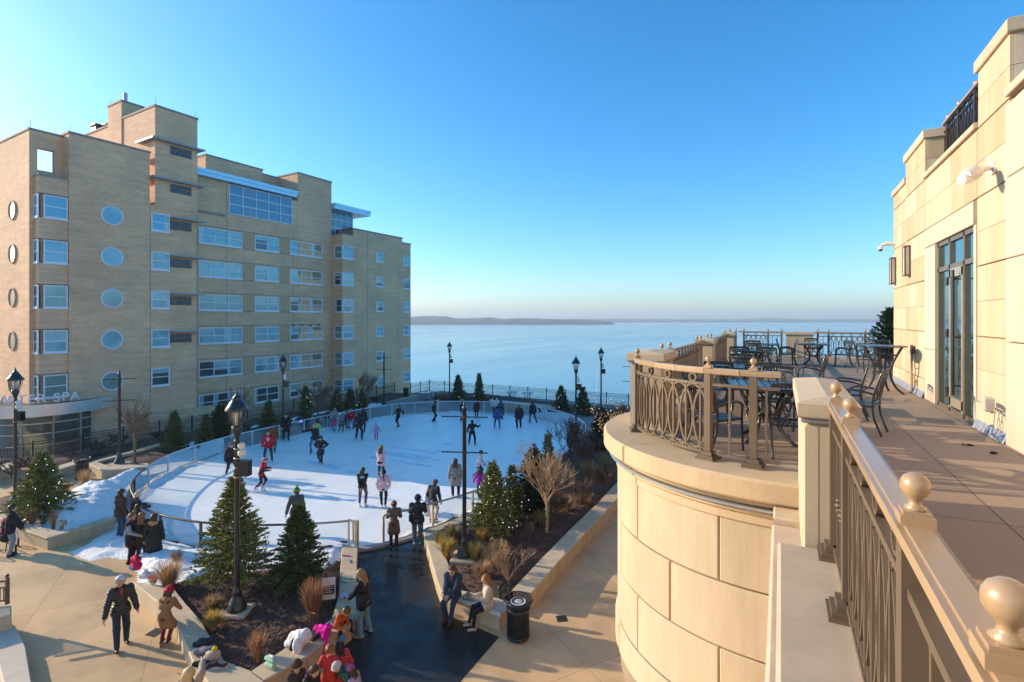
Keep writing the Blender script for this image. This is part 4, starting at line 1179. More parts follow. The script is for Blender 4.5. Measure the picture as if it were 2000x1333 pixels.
# ---- beds of mulch and snow: noise-raised ground inside an outline
def bed(name, poly, z0, h, step, mat, seed, amp=.04, kind='stuff', edge=.4):
    P = np.array(ccw(poly)); rng = np.random.default_rng(seed)
    x0, y0 = P.min(0); x1, y1 = P.max(0)
    xs = np.arange(x0, x1+step, step); ys = np.arange(y0, y1+step, step)
    X, Y = np.meshgrid(xs, ys, indexing='ij')
    inside = np.zeros(X.shape, bool); dist = np.full(X.shape, 1e9)
    n = len(P)
    for i in range(n):
        a, b = P[i], P[(i+1) % n]
        c = ((a[1] > Y) != (b[1] > Y)) & (X < (b[0]-a[0])*(Y-a[1])/(b[1]-a[1]+1e-12)+a[0]); inside ^= c
        e = b-a; L = (e**2).sum()+1e-9; t = np.clip(((X-a[0])*e[0]+(Y-a[1])*e[1])/L, 0, 1)
        dist = np.minimum(dist, np.hypot(X-a[0]-t*e[0], Y-a[1]-t*e[1]))
    keep = inside | (dist < step*.9)
    def vn(s):
        g = rng.random((int((x1-x0)/s)+4, int((y1-y0)/s)+4)); fx = (X-x0)/s; fy = (Y-y0)/s
        i = fx.astype(int); j = fy.astype(int); u = fx-i; v = fy-j; u = u*u*(3-2*u); v = v*v*(3-2*v)
        return g[i,j]*(1-u)*(1-v)+g[i+1,j]*u*(1-v)+g[i,j+1]*(1-u)*v+g[i+1,j+1]*u*v
    d = np.where(inside, np.clip(dist/edge, 0, 1), 0); d = d*d*(3-2*d)
    N = .5*vn(1.4)+.3*vn(.55)+.2*vn(.22)
    Z = z0 + d*h*(.35+1.1*N) + amp*(vn(.17)-.5)*np.where(inside, 1, .2)*np.minimum(1, d+.15) + amp*.6*(rng.random(X.shape)-.5)*np.minimum(1,d+.1)
    idx = -np.ones(X.shape, int); idx[keep] = np.arange(keep.sum())
    q = keep[:-1,:-1] & keep[1:,:-1] & keep[1:,1:] & keep[:-1,1:]
    i, j = np.nonzero(q)
    F = np.stack([idx[i,j], idx[i+1,j], idx[i+1,j+1], idx[i,j+1]], 1)
    mb = MB(); mb.add(np.stack([X[keep], Y[keep], Z[keep]], 1).tolist(), F.tolist(), 0, True)
    def hz(x, y):
        a = min(max(int((x-x0)/step+.5), 0), X.shape[0]-1); b = min(max(int((y-y0)/step+.5), 0), X.shape[1]-1); return float(Z[a,b])
    ob = mb.build(name, mat); struct(ob, kind); return hz
bedA = pol_px([(300,1150),(335,1140),(420,1118),(540,1108),(600,1100),(668,1090),(667,1150),(655,1208),(563,1262),(491,1311),(440,1290),(392,1214),(358,1175)], .35)
hA = bed('mulch_bed', bedA, .32, .10, .07, MULCH, 1, .06)
snA = pol_px([(268,1085),(318,1052),(380,1068),(520,1075),(620,1070),(690,1062),(668,1100),(655,1150),(600,1118),(540,1120),(460,1128),(420,1126),(380,1140),(350,1170),(330,1148),(270,1140)], .35)
hS = bed('snow_bank', snA, .30, .16, .08, SNOW, 2, .05, edge=.5)
bedB = pol_px([(852,1034),(905,1012),(985,985),(1040,925),(1105,885),(1160,840),(1232,870),(1290,870),(1233,915),(1173,980),(1114,1037),(1057,1095),(1003,1153),(975,1172),(894,1150),(864,1075)], .35)
hB = bed('mulch_bed', bedB, .36, .12, .09, MULCH, 3, .06)
snL = pol_px([(120,1039),(220,1008),(240,985),(252,950),(275,928),(290,912),(240,920),(195,945),(150,950),(120,975),(70,985),(60,1000),(37,1020)], .3)
hL = bed('snow_bank', snL, .28, .5, .09, SNOW, 5, .05, edge=.9)
bed('snow_bank', pol_px([(135,1080),(170,1065),(225,1025),(250,1005),(275,1035),(318,1060),(330,1075),(290,1085),(255,1095),(215,1088),(175,1096)], 0), .0, .07, .08, SNOW, 6, .03, edge=.35)
for k, pz in enumerate(([(330,880),(420,850),(520,828),(540,830),(440,858),(345,888)],[(560,822),(640,803),(660,806),(570,829)],[(1090,845),(1150,868),(1168,878),(1165,890),(1120,880)],[(1020,784),(1080,790),(1125,803),(1100,800),(1040,792)],[(845,785),(860,779),(885,784)],[(700,795),(735,788),(750,790),(710,800)])):
    bed('snow_bank', pol_px(pz, 0), .01, .22, .15, SNOW, 20+k, .05, edge=.5)
bed('mulch_bed', [(-38.0,14.5),(-36.0,15.0),(-35.4,18),(-33.8,24),(-33.4,30),(-34.4,38),(-35.2,43.8),(-38.0,43.8)], .0, .16, .18, MULCH, 8, .06)
bed('mulch_bed', pol_px([(175,900),(205,914),(290,905),(330,885),(322,866)], .35), .3, .08, .14, MULCH, 9, .05)
bed('mulch_bed', pol_px([(-30,905),(40,893),(165,884),(215,876),(160,897),(98,914),(35,900)], .3), .3, .1, .15, MULCH, 10, .05)
bed('mulch_bed', pol_px([(845,775),(880,770),(960,775),(1090,790),(1180,800),(1240,800),(1240,815),(1140,812),(1080,800),(960,786),(850,784)], 0), .0, .3, .2, MULCH, 12, .06)
bed('mulch_bed', pol_px([(30,990),(60,1005),(36,1020),(-20,995),(-10,975),(60,960),(120,972)], .3), .3, .12, .1, MULCH, 13, .05)
# loose bark scattered over the near beds
def chips(poly, hf, n, seed):
    r = random.Random(seed); P = ccw(poly); xs = [p[0] for p in P]; ys = [p[1] for p in P]; mb = MB(); k = 0
    def ins(x, y):
        c = False
        for i in range(len(P)):
            a, b = P[i], P[(i+1) % len(P)]
            if (a[1] > y) != (b[1] > y) and x < (b[0]-a[0])*(y-a[1])/(b[1]-a[1])+a[0]: c = not c
        return c
    while k < n:
        x, y = r.uniform(min(xs),max(xs)), r.uniform(min(ys),max(ys))
        if not ins(x, y): continue
        k += 1; a = r.uniform(0,pi); L = r.uniform(.02,.06); w_ = r.uniform(.008,.018); z = hf(x,y)+.012
        d = Vector((cos(a)*L, sin(a)*L, r.uniform(-.02,.03))); mb.beam(Vector((x,y,z))-d, Vector((x,y,z))+d, w_*2, .01)
    return mb
struct(chips(bedA, hA, 3500, 1).build('bark_chips', CHIP), 'stuff'); struct(chips(bedB, hB, 5000, 2).build('bark_chips', CHIP), 'stuff')

# ---- fences
def fence(label, path, h=1.05, z0=0.0, step=2.4, picket=.13, curb=True, ret=False):
    pts = [Vector((*p,0)) for p in path]; c = sum(pts, Vector())/len(pts); o = (c.x,c.y,z0)
    r = empty('iron_fence', o, label, 'fence', 'dark iron fences at the plaza edge')
    rails = MB(); pk = MB()
    for a, b in zip(pts[:-1], pts[1:]):
        L = (b-a).length; d = (b-a)/L
        for z, w_ in ((h,.07),(h-.14,.035),(.12,.035)): rails.beam((a.x,a.y,z0+z),(b.x,b.y,z0+z), w_, .035)
        n = max(1, round(L/step)); 
        for i in range(n+1):
            p = a+(b-a)*i/n; mb = MB(); mb.box(p.x-.04,p.y-.04,z0,p.x+.04,p.y+.04,z0+h+.06); mb.ball((p.x,p.y,z0+h+.11), .05, 6); mb.build('post', DARKFE, r, o)
        for i in range(n):
            p = a+(b-a)*i/n; q = a+(b-a)*(i+1)/n; k = max(2, round((q-p).length/picket)); stp = (q-p).length/k
            for j in range(1, k):
                t = p+d*(j*stp); pk.tube([(t.x,t.y,z0+.12),(t.x,t.y,z0+h-.14)], .011, 4, smooth=False, cap=False)
            for j in range(0, k-1, 1):
                t = p+d*((j+1)*stp)
                pk.tube([(t.x+d.x*stp*cos(u), t.y+d.y*stp*cos(u), z0+.12+(h-.28)*(.52+.46*sin(u))) for u in [pi*q_/6*2 for q_ in range(6)]], .011, 3, closed=True, smooth=False)
    rails.build('rails', DARKFE, r, o); pk.build('pickets', DARKFE, r, o)
    if curb:
        mb = MB()
        for a, b in zip(pts[:-1], pts[1:]): mb.beam((a.x,a.y,z0+.02),(b.x,b.y,z0+.02), .3, .12)
        mb.build('curb', WALLST, r, o)
fence('long iron fence running in front of the brick hotel', [(-38.3,8.5),(-38.2,15.7),(-38.0,22.2),(-38.0,31),(-38.1,38.7),(-37.9,44.2)])
fence('iron fence at the far plaza edge overlooking the lake', [(-35.9,44.5),(-35.8,47.75),(-12.7,47.7),(6,47.7)], step=2.1, picket=.16, curb=False)
# ---- lamps, banner poles
def lamp_proto():
    r = empty('street_lamp', (0,0,0), 'x', 'street lamp', 'black lantern posts around the plaza')
    m = MB(); m.lathe([(.24,0),(.24,.09),(.21,.12),(.215,.17),(.19,.2),(.17,.26),(.12,.34),(.10,.42),(.115,.45),(.09,.5),(.075,.6)], n=20); m.build('base', BLACK, r)
    m = MB(); m.lathe([(.07,.58),(.062,2.6),(.055,4.4),(.075,4.42),(.075,4.47),(.055,4.5)], n=14); m.build('pole', BLACK, r)
    m = MB(); m.lathe([(.05,4.5),(.07,4.6),(.125,4.72),(.135,4.84),(.12,4.86),(.03,4.87)], n=12)
    for i in range(4):
        a = pi/4+i*pi/2
        m.tube([(cos(a)*q, sin(a)*q, z) for q, z in ((.11,4.85),(.17,4.95),(.215,5.12),(.225,5.3))], .013, 5)
    m.tube([(.225*cos(2*pi*j/20), .225*sin(2*pi*j/20), 5.3) for j in range(20)], .018, 5, closed=True); m.build('lantern_cage', BLACK, r)
    m = MB(); m.lathe([(.08,4.87),(.13,4.95),(.18,5.12),(.19,5.29)], n=16); m.build('lantern_glass', LAMPGL, r)
    m = MB(); m.lathe([(.29,5.27),(.295,5.31),(.22,5.42),(.16,5.52),(.12,5.57),(.13,5.59),(.07,5.66),(.03,5.70),(.035,5.73),(.02,5.78),(0,5.86)], n=16); m.build('lantern_roof', BLACK, r)
    m = MB(); m.lathe([(.05,4.87),(.05,5.12),(.04,5.2)], n=10); m.build('lamp_tube', M('lamp_tube_white', (.75,.75,.72), .4), r)
    return r
L0 = lamp_proto(); fl_ = [True]
def lamp(px, py, label, z=0.0, box=None):
    o = L0 if fl_[0] else copy_tree(L0); fl_[0] = False
    put(o, at3(px, py, z), rd.uniform(0,1), 1, label)
    if box:
        m = MB(); m.box(.06,-.1,3.55,.36,.1,3.95); m.build('speaker_box', BLACK, o)
        m = MB()
        for zz in (3.5,3.75,4.0,4.25): m.lathe([(.07,-.02),(.078,-.015),(.078,.015),(.07,.02)], (0,0,zz), 12)
        m.build('band', M('steel_band', (.45,.35,.22), .3, .7), o)
        o.rotation_euler = (0,0,TH-.1)
        if box == 2:
            m = MB(); m.lathe([(.06,4.05),(.11,4.1),(.11,4.2),(.05,4.24)], (.14,0,0), 12); m.lathe([(.05,4.2),(.09,4.25),(.09,4.33),(.04,4.37)], (.12,0,.05), 12); m.build('floodlight', M('small_flood_white', (.75,.7,.6), .4), o)
    return o
lamp(463,1190,'nearest black lantern post, in the mulch bed between the two spruces', .50, 2)
lamp(30,985,'black lantern post at the left edge beside the spruce with lights', .3, 1)
lamp(553,858,'black lantern post standing behind the man in sunglasses at the rink side')
lamp(878,775,'black lantern post by the far fence, left of two small spruces')
lamp(1125,868,'black lantern post among dark shrubs on the right of the rink')
lamp(1174,812,'black lantern post at the far right with a box on its shaft', 0, 1)
def banner_proto():
    r = empty('banner_pole', (0,0,0), 'x', 'banner pole', 'black poles with two pairs of banner arms')
    m = MB(); m.lathe([(.24,0),(.24,.09),(.21,.12),(.215,.17),(.19,.2),(.17,.26),(.12,.34),(.10,.42),(.115,.45),(.09,.5),(.075,.6)], n=20); m.build('base', BLACK, r)
    m = MB(); m.lathe([(.07,.58),(.066,4.75),(.085,4.77),(.06,4.82),(.03,4.85),(.05,4.9),(.03,4.96),(0,4.99)], n=14); m.build('pole', BLACK, r)
    for z in (3.35,4.5):
        m = MB(); m.tube([(-.72,0,z),(.72,0,z)], .022, 7); m.ball((-.73,0,z),.035,8); m.ball((.73,0,z),.035,8); m.lathe([(.08,-.05),(.085,0),(.08,.05)],(0,0,z),12); m.build('banner_arm', BLACK, r)
    return r
b0 = banner_proto(); put(b0, at3(907,1086,.52), TH-.12, 1, 'bare pole with two cross arms on a stone footing amid golden grasses')
for px, py, z, an, lb in ((233,905,.47,.9,'bare pole with two cross arms before the round window at left'),(750,790,0,TH,'bare pole with two cross arms against the far end of the hotel'),(1236,830,0,TH,'pole mostly hidden by the round bay, only its left arms showing')):
    put(copy_tree(b0), at3(px,py,z), an, 1, lb)
def footing(px, py, z, r_, an, label):
    x, y = at(px, py, z); mb = MB(); mb.hex([(x+r_*1.4*cos(an+pi/4+i*pi/2), y+r_*1.4*sin(an+pi/4+i*pi/2)) for i in range(4)], .2, z-.002, .03)
    tag(mb.build('stone_footing', WALLST, None, (x,y,.2), (x,y,.2)), label, 'footing', 'stone footings of the posts')
footing(463,1190,.50,.34,.5,'square stone footing under the nearest lantern post')
footing(907,1086,.52,.40,.35,'square stone footing under the pole amid golden grasses')
footing(233,905,.47,.42,.3,'stone footing under the banner pole before the round window')
# ---- litter bins
def bin_proto():
    r = empty('litter_bin', (0,0,0), 'x', 'litter bin', 'black slatted litter bins')
    m = MB(); m.lathe([(.0,.04),(.26,.04),(.26,.9),(0,.9)], n=20); m.build('liner', M('bin_liner', (.01,.01,.011), .6), r)
    m = MB()
    for i in range(28):
        a = 2*pi*i/28; c_, s_ = cos(a), sin(a)
        m.beam((c_*.285,s_*.285,.1),(c_*.285,s_*.285,.78), .035, .01, up=(c_,s_,0))
        m.tube([(c_*.285,s_*.285,.78),(c_*.30,s_*.30,.86),(c_*.37,s_*.37,.97)], .013, 4)
    m.lathe([(.27,.04),(.295,.05),(.295,.11),(.28,.12)], n=28); m.lathe([(.28,.70),(.297,.71),(.297,.79),(.28,.8)], n=28)
    m.tube([(.375*cos(2*pi*j/32), .375*sin(2*pi*j/32), .985) for j in range(32)], .016, 5, closed=True); m.build('slats', BLACK, r)
    m = MB(); m.lathe([(.27,.86),(.27,.9),(.22,.93),(.12,.95),(.1,.93),(.0,.9)], n=24); m.build('lid', BLACK, r)
    m = MB(); m.lathe([(.2,.935),(.16,.946),(.16,.948),(.2,.939)], n=24)
    for i in range(3): m.ball((.03*i-.03,.02,.95),.025,6)
    m.build('ash_ring', M('bin_rubbish', (.5,.48,.45), .6), r)
    return r
k0 = bin_proto(); put(k0, (*at(1012,1246),0), .2, 1, 'black slatted litter bin with flared rim beside the stone bench')
put(copy_tree(k0), (*at(160,936),0), .9, (.95,.95,1.05), 'black slatted litter bin behind the lit spruce at left')
put(copy_tree(k0), (*at(793,775),0), .5, .95, 'small dark litter bin at the far hotel corner')
# ---- ground details
def grate(px, py, w_, name, label, an=.6):
    x, y = at(px, py); mb = MB(); mb.box(-w_,-w_,0,w_,w_,.008)
    for i in range(7): mb.box(-w_*.9,-w_*.9+i*w_*.26,.008,w_*.9,-w_*.9+i*w_*.26+w_*.12,.012)
    tag(mb.build(name, M('grate_iron', (.05,.045,.04), .6, .4), None, (0,0,0), (x,y,.001), an), label, 'drain cover', 'drain covers in the plaza paving')
grate(1097,1209,.14,'drain_cover','small dark square drain cover in the tan walkway at right')
grate(303,1236,.16,'drain_cover','drain cover in the plaza at the feet of the leopard-coat child',.2)
# small flood light and sign stakes in the snow
x, y = at(120,1032,.45); r = empty('garden_floodlight', (x,y,.4), 'small bronze ground floodlight at the edge of the snowy planter', 'floodlight')
m = MB(); m.box(-.05,-.05,0,.05,.05,.22); m.build('stand', M('flood_bronze', (.3,.26,.2), .5, .3), r)
m = MB(); m.box(-.03,-.09,.2,.22,.09,.34); m.build('lamp_head', MC['flood_bronze'], r)
# outdoor table-tennis style tables by the far fence
def park_table(x, y, rz, label):
    r = empty('park_table', (x,y,0), label, 'table', 'outdoor tables by the lakeside fence', R(rz))
    m = MB(); m.lathe([(0,.72),(.62,.72),(.64,.74),(.62,.76),(0,.76)], n=24); m.build('tabletop', M('park_table_top', (.35,.42,.45), .35, .3), r)
    for i in range(4):
        m = MB(); a = pi/4+i*pi/2; m.tube([(.45*cos(a),.45*sin(a),.72),(.3*cos(a),.3*sin(a),.4),(.42*cos(a),.42*sin(a),0)], .03, 6); m.build('leg', DARKFE, r)
park_table(*at(828,782),10,'round park table at the far end of the hotel, before the fence corner')
park_table(*at(846,779),40,'second round park table beside the fence corner, right of the first')
park_table(*at(1000,780),0,'park table by the lakeside fence beyond the skaters')
park_table(*at(1030,782),30,'park table by the lakeside fence, right neighbour beyond the skaters')
# sailing boat moored below the promenade
x, y = at(1165,848,-12.0); sb = empty('sailing_boat', (x,y,-12), 'moored sailing boat, only its white mast showing above the fence', 'boat')
m = MB()
hullp = [(-.1,-4,.3),(.9,-3.4,.9),(1.3,-1,1.0),(1.2,1.5,1.05),(.6,3.2,1.15),(0,4.2,1.3),(-.6,3.2,1.15),(-1.2,1.5,1.05),(-1.3,-1,1.0),(-.9,-3.4,.9)]
vs = [(a,b,c) for a,b,c in hullp]+[(a*.5,b*.85,-.3) for a,b,c in hullp]; n_ = len(hullp)
m.add(vs, [tuple(range(n_)), tuple(range(2*n_-1,n_-1,-1))]+[(i, n_+i, n_+(i+1)%n_, (i+1)%n_) for i in range(n_)]); m.build('hull', M('boat_white', (.75,.75,.75), .3), sb)
m = MB(); m.tube([(0,.4,.9),(0,.4,11.8)], [.09,.06], 8); m.tube([(-1.0,.4,7.6),(1.0,.4,7.6)], .035, 5); m.build('mast', M('mast_white', (.8,.78,.76), .35), sb)
m = MB(); m.tube([(0,.4,2.2),(0,-3.4,2.3)], .12, 8); m.build('boom', MC['boat_white'], sb)
# ---- bottom-left stair edge with rail
st_ = empty('stair_parapet', (*at(20,1230),0), 'curved stone stair parapet at the bottom left corner', 'stair wall'); so = (*at(20,1230),0)
m = MB(); p = ccw(pol_px([(-60,1190),(0,1205),(30,1222),(50,1262),(62,1333),(64,1420),(10,1420),(6,1333),(-10,1270),(-60,1240)], .25)); m.hex(p, 0, .25, .02); m.build('coping', TRIM, st_, so)
m = MB(); p = ccw(pol_px([(-60,1180),(22,1182),(23,1200),(-60,1225)], .62)); m.hex(p, .0, .62, .03); m.build('end_block', WALLST, st_, so)
rr = empty('stair_railing', (*at(14,1180,.62),.62), 'short dark metal railing on the stone block at the left edge', 'railing'); ro = (*at(14,1180,.62),.62)
m = MB(); A = Vector((*at(14,1180,.62),.62)); B = Vector((*at(-70,1192,.62),.62))
m.box(A.x-.04,A.y-.04,.62,A.x+.04,A.y+.04,1.32); m.ball((A.x,A.y,1.37),.05,8); m.build('post', M('stair_rail_brown', (.14,.095,.07), .4, .3), rr, ro)
m = MB(); d = B-A
m.beam(A+Vector((0,0,.62)), B+Vector((0,0,.62)), .07,.04); m.beam(A+Vector((0,0,.45)), B+Vector((0,0,.45)), .04,.03); m.beam(A+Vector((0,0,.1)), B+Vector((0,0,.1)), .04,.03)
for i in range(1,12): m.tube([A+d*i/12+Vector((0,0,.1)), A+d*i/12+Vector((0,0,.45))], .012, 4)
m.build('rail_panel', MC['stair_rail_brown'], rr, ro)
# ================= PLANTS =================
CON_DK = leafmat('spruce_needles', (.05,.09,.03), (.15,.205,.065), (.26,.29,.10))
CON_LT = leafmat('sunny_spruce_needles', (.12,.15,.04), (.36,.37,.095), (.52,.50,.18))  # brighter copy of the spruce needles, sunlight put into the colour
ARB = leafmat('arborvitae_leaves', (.012,.036,.016), (.035,.075,.030))
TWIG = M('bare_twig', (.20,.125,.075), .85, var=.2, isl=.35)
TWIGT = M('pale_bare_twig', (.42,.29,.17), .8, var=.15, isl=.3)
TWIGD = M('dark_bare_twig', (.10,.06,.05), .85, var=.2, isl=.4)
def needle(mb, p, d, L, w_, rng):
    """a short needle-clad shoot: slim three-sided spike"""
    d = d.normalized(); u = d.cross(Vector((rng.random()-.5, rng.random()-.5, rng.random()-.5)))
    if u.length < 1e-4: u = Vector((1,0,0)).cross(d)
    u.normalize(); v = d.cross(u); m = p+d*L*.35; t = p+d*L
    k = len(mb.v)
    mb.v += [tuple(p), tuple(m+u*w_), tuple(m-u*w_*.5+v*w_*.87), tuple(m-u*w_*.5-v*w_*.87), tuple(t)]
    for f in ((0,2,1),(0,3,2),(0,1,3),(1,2,4),(2,3,4),(3,1,4)):
        mb.f.append([k+i for i in f]); mb.m.append(0); mb.sm.append(False)
def conifer_mesh(h, r, seed, n=85, low=.06, tw=.15, wid=.028, dome=False, dens=1.0):
    rng = random.Random(seed); mb = MB(); tr = MB(); tips = []
    tr.tube([(0,0,-.1),(.01,.0,h*.4),(0,.01,h*.97)], [h*.022,h*.014,.006], 7)
    for b in range(n):
        q = low+(1-low)*(b+.5)/n; q = min(.985, q+rng.uniform(-.01,.01)); z = h*q; a = b*2.39996+rng.uniform(-.4,.4)
        prof = ((1-q)**.8 if not dome else (1-q**2.4)**.7*min(1,.62+q*1.2))
        if q < .14 and not dome: prof *= .8+q
        L = r*prof*rng.uniform(.78,1.12)+.03
        rise = .12+.75*q if not dome else .9
        d = Vector((cos(a),sin(a),rise*rng.uniform(.6,1.2))).normalized()
        p0 = Vector((0,0,z-L*d.z*.55)); k = max(3, int(L/tw*3.1*dens)+2)
        sag = -.12*L*(1-q)
        for i in range(k):
            t = (i+.6)/k; t = t**.75
            p = p0+d*L*t+Vector((0,0,sag*t*t*1.5))
            for s in (-1,1):
                side = Vector((-sin(a),cos(a),0))*s
                dd = d*rng.uniform(.5,1.0)+side*rng.uniform(.35,1.1)+Vector((0,0,rng.uniform(-.35,.45)))
                ll = tw*rng.uniform(.6,1.25)*(1.15-.45*t)*(1 if L > .3 else .7)
                needle(mb, p, dd, ll, wid*rng.uniform(.7,1.2), rng)
                if rng.random() < .5: needle(mb, p+dd.normalized()*ll*.4, dd+Vector((rng.uniform(-.6,.6),rng.uniform(-.6,.6),rng.uniform(-.2,.6))), ll*.7, wid*.8, rng)
        tip = p0+d*L+Vector((0,0,sag*1.5)); needle(mb, tip-d*tw*.4, d, tw*1.1, wid, rng); tips.append(tip)
        for i in range(int(10*dens) if q > .35 else int(16*dens)):                                       # inner shoots so the heart is not see-through
            rr = L*rng.uniform(.15,.85); aa_ = a+rng.uniform(-.9,.9)
            needle(mb, Vector((rr*cos(aa_), rr*sin(aa_), z+rng.uniform(-.09,.09)*h*.5)), Vector((cos(aa_)*.7+rng.uniform(-.5,.5),sin(aa_)*.7+rng.uniform(-.5,.5),rng.uniform(-.3,.8))), tw*rng.uniform(.7,1.2), wid*1.1, rng)
    for i in range(5): needle(mb, Vector((0,0,h*(.93+.014*i))), Vector((cos(i*2.4),sin(i*2.4),1.6)), tw*.7, wid*.6, rng)
    needle(mb, Vector((0,0,h*.94)), Vector((0,0,1)), h*.09, wid*.5, rng)
    return mb, tr, tips
def spruce(pos, h, r, seed, label, mat=None, lights=0, gold=False, name='spruce_tree', grp='spruces around the rink', cat='tree', **kw):
    root = empty(name, pos, label, cat, grp)
    mb, tr, tips = conifer_mesh(h, r, seed, **kw)
    mb.build('foliage', mat or CON_DK, root); tr.build('trunk', BARK, root)
    if lights:
        rng = random.Random(seed+5); m = MB()
        for i in range(lights):
            t = rng.choice(tips); c = Vector((t.x*rng.uniform(.75,1.05), t.y*rng.uniform(.75,1.05), t.z+rng.uniform(-.12,.1)))
            m.ball(c, rng.uniform(.006,.010)*(1+.016*Vector(pos).length), 5)
        m.build('fairy_lights', BULBG if gold else BULBW, root)
    return root
def tree_px(bx, by, ty, z=0.3, **kw):
    """height from the photo: base pixel and top pixel"""
    x, y = at(bx, by, z); f = -x*ST+y*CT
    return (x, y, z), EYE+(623-ty)/1000*f-z
def sp(bx, by, ty, halfw, z, seed, label, **kw):
    pos, h = tree_px(bx, by, ty, z); f = -pos[0]*ST+pos[1]*CT
    return spruce(pos, h, halfw/1000*f, seed, label, **kw)
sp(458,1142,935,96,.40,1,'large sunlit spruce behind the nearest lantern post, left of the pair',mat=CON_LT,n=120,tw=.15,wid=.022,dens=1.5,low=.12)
sp(584,1148,988,76,.40,2,'spruce right of the nearest lantern post, half in shade',n=110,tw=.14,wid=.022,dens=1.4,low=.05)
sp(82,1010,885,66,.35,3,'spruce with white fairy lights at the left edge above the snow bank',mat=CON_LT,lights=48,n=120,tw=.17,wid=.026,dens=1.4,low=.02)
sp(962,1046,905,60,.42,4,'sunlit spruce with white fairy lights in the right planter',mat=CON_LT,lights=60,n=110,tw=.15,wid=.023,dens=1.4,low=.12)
sp(1000,1022,912,34,.40,5,'slim shaded spruce with lights close behind the sunlit one on the right',lights=40,n=80,tw=.15,wid=.024)
sp(1042,1012,880,40,.38,6,'dark rounded evergreen with lights behind the pale bare tree',mat=ARB,dome=True,lights=30,n=90,tw=.16,wid=.03,dens=1.3,name='evergreen_shrub')
sp(1070,955,850,26,.38,7,'dark spruce top rising behind the pale bare tree',n=70,tw=.16,wid=.026)
sp(340,888,806,30,.1,8,'broad dark spruce left of the two round evergreens by the fence',n=80,tw=.2,wid=.034)
sp(402,878,812,20,.1,9,'narrow dark spruce left of the tallest round evergreen',n=70,tw=.2,wid=.034)
sp(431,868,793,25,.1,10,'dome-shaped dark evergreen behind the rink barrier at left',mat=ARB,dome=True,n=80,tw=.22,wid=.042,dens=1.2,name='evergreen_shrub')
sp(524,850,786,22,.1,11,'plain dark spruce just left of the man in sunglasses',n=70,tw=.22,wid=.038)
sp(597,834,758,21,.1,12,'slim dark spruce with white lights behind the green-shirted child',lights=42,n=80,tw=.22,wid=.038)
sp(658,812,763,17,.1,13,'left spruce of the three lit ones behind the family group',lights=30,n=60,tw=.24,wid=.042)
sp(684,808,762,17,.1,14,'middle spruce of the three lit ones behind the family group',lights=34,n=60,tw=.24,wid=.042)
sp(707,804,766,13,.1,15,'right, thinnest spruce of the three lit ones behind the family group',lights=16,n=50,tw=.24,wid=.042)
sp(895,784,735,18,.1,16,'bushy spruce with lights beside the far lantern post',lights=18,n=60,tw=.26,wid=.046)
sp(936,784,731,13,.1,17,'pointed spruce with lights alone against the lake',lights=18,n=60,tw=.24,wid=.042)
sp(1096,806,756,20,.1,18,'dark lit spruce at the far right of the ice, left of the lantern post',lights=22,n=60,tw=.24,wid=.046)
sp(1138,810,758,22,.1,19,'dark lit spruce at the far right of the ice, behind the lantern post',lights=26,n=60,tw=.24,wid=.046)
sp(1175,884,800,27,.3,20,'dark rounded evergreen beside the bay under the golden lights',mat=ARB,dome=True,n=80,tw=.18,wid=.034,dens=1.2,name='evergreen_shrub')
spruce((3.55,22.9,6.6), 1.95, .8, 21, 'dark evergreen against the far end of the sandstone wall', mat=ARB, dome=True, n=80, tw=.13, wid=.025, dens=1.3, name='evergreen_shrub')
# bare deciduous trees ------------------------------------------------
def bare_mesh(h, trunk, seed, spread=.5, levels=5, r0=.035, kids=(3,4), up=.35, thin=.006):
    rng = random.Random(seed); tk = MB(); br = MB(); tips = []
    tk.tube([(0,0,-.05),(.015,.01,trunk*.5),(0,0,trunk)], [r0*1.15,r0,r0*.9], 8)
    def grow(p, d, L, r, lv):
        pts = [p]; q = p.copy(); dd = d.copy()
        for i in range(3):
            dd = (dd+Vector((rng.uniform(-.22,.22),rng.uniform(-.22,.22),rng.uniform(-.05,.22)))).normalized(); q = q+dd*L/3; pts.append(q.copy())
        br.tube(pts, [r,r*.85,r*.7,max(thin*.6,r*.5)], 4 if lv > 1 else 6, cap=False)
        tips.append(q)
        if lv >= levels: return
        for k in range(rng.randint(*kids)):
            t = rng.choice((1,2,3,3)); a = rng.uniform(0,2*pi); u = dd.orthogonal().normalized(); v = dd.cross(u)
            nd = (dd+ (u*cos(a)+v*sin(a))*rng.uniform(spread*.6,spread*1.3)+Vector((0,0,up*.4))).normalized()
            grow(pts[t].copy(), nd, L*rng.uniform(.62,.85), max(thin, r*.58), lv+1)
    n0 = 6
    for i in range(n0):
        a = 2*pi*i/n0+rng.uniform(-.4,.4); s = rng.uniform(.35,1.0)*spread*1.5
        grow(Vector((0,0,trunk*rng.uniform(.82,1.0))), Vector((cos(a)*s,sin(a)*s,1)).normalized(), (h-trunk)*rng.uniform(.33,.43), r0*.62, 1)
    zt = max(p.z for p in tips); k = (h-trunk)/(zt-trunk)
    br.v = [(x,y,trunk+(z-trunk)*k if z > trunk else z) for x,y,z in br.v]
    return tk, br, tips
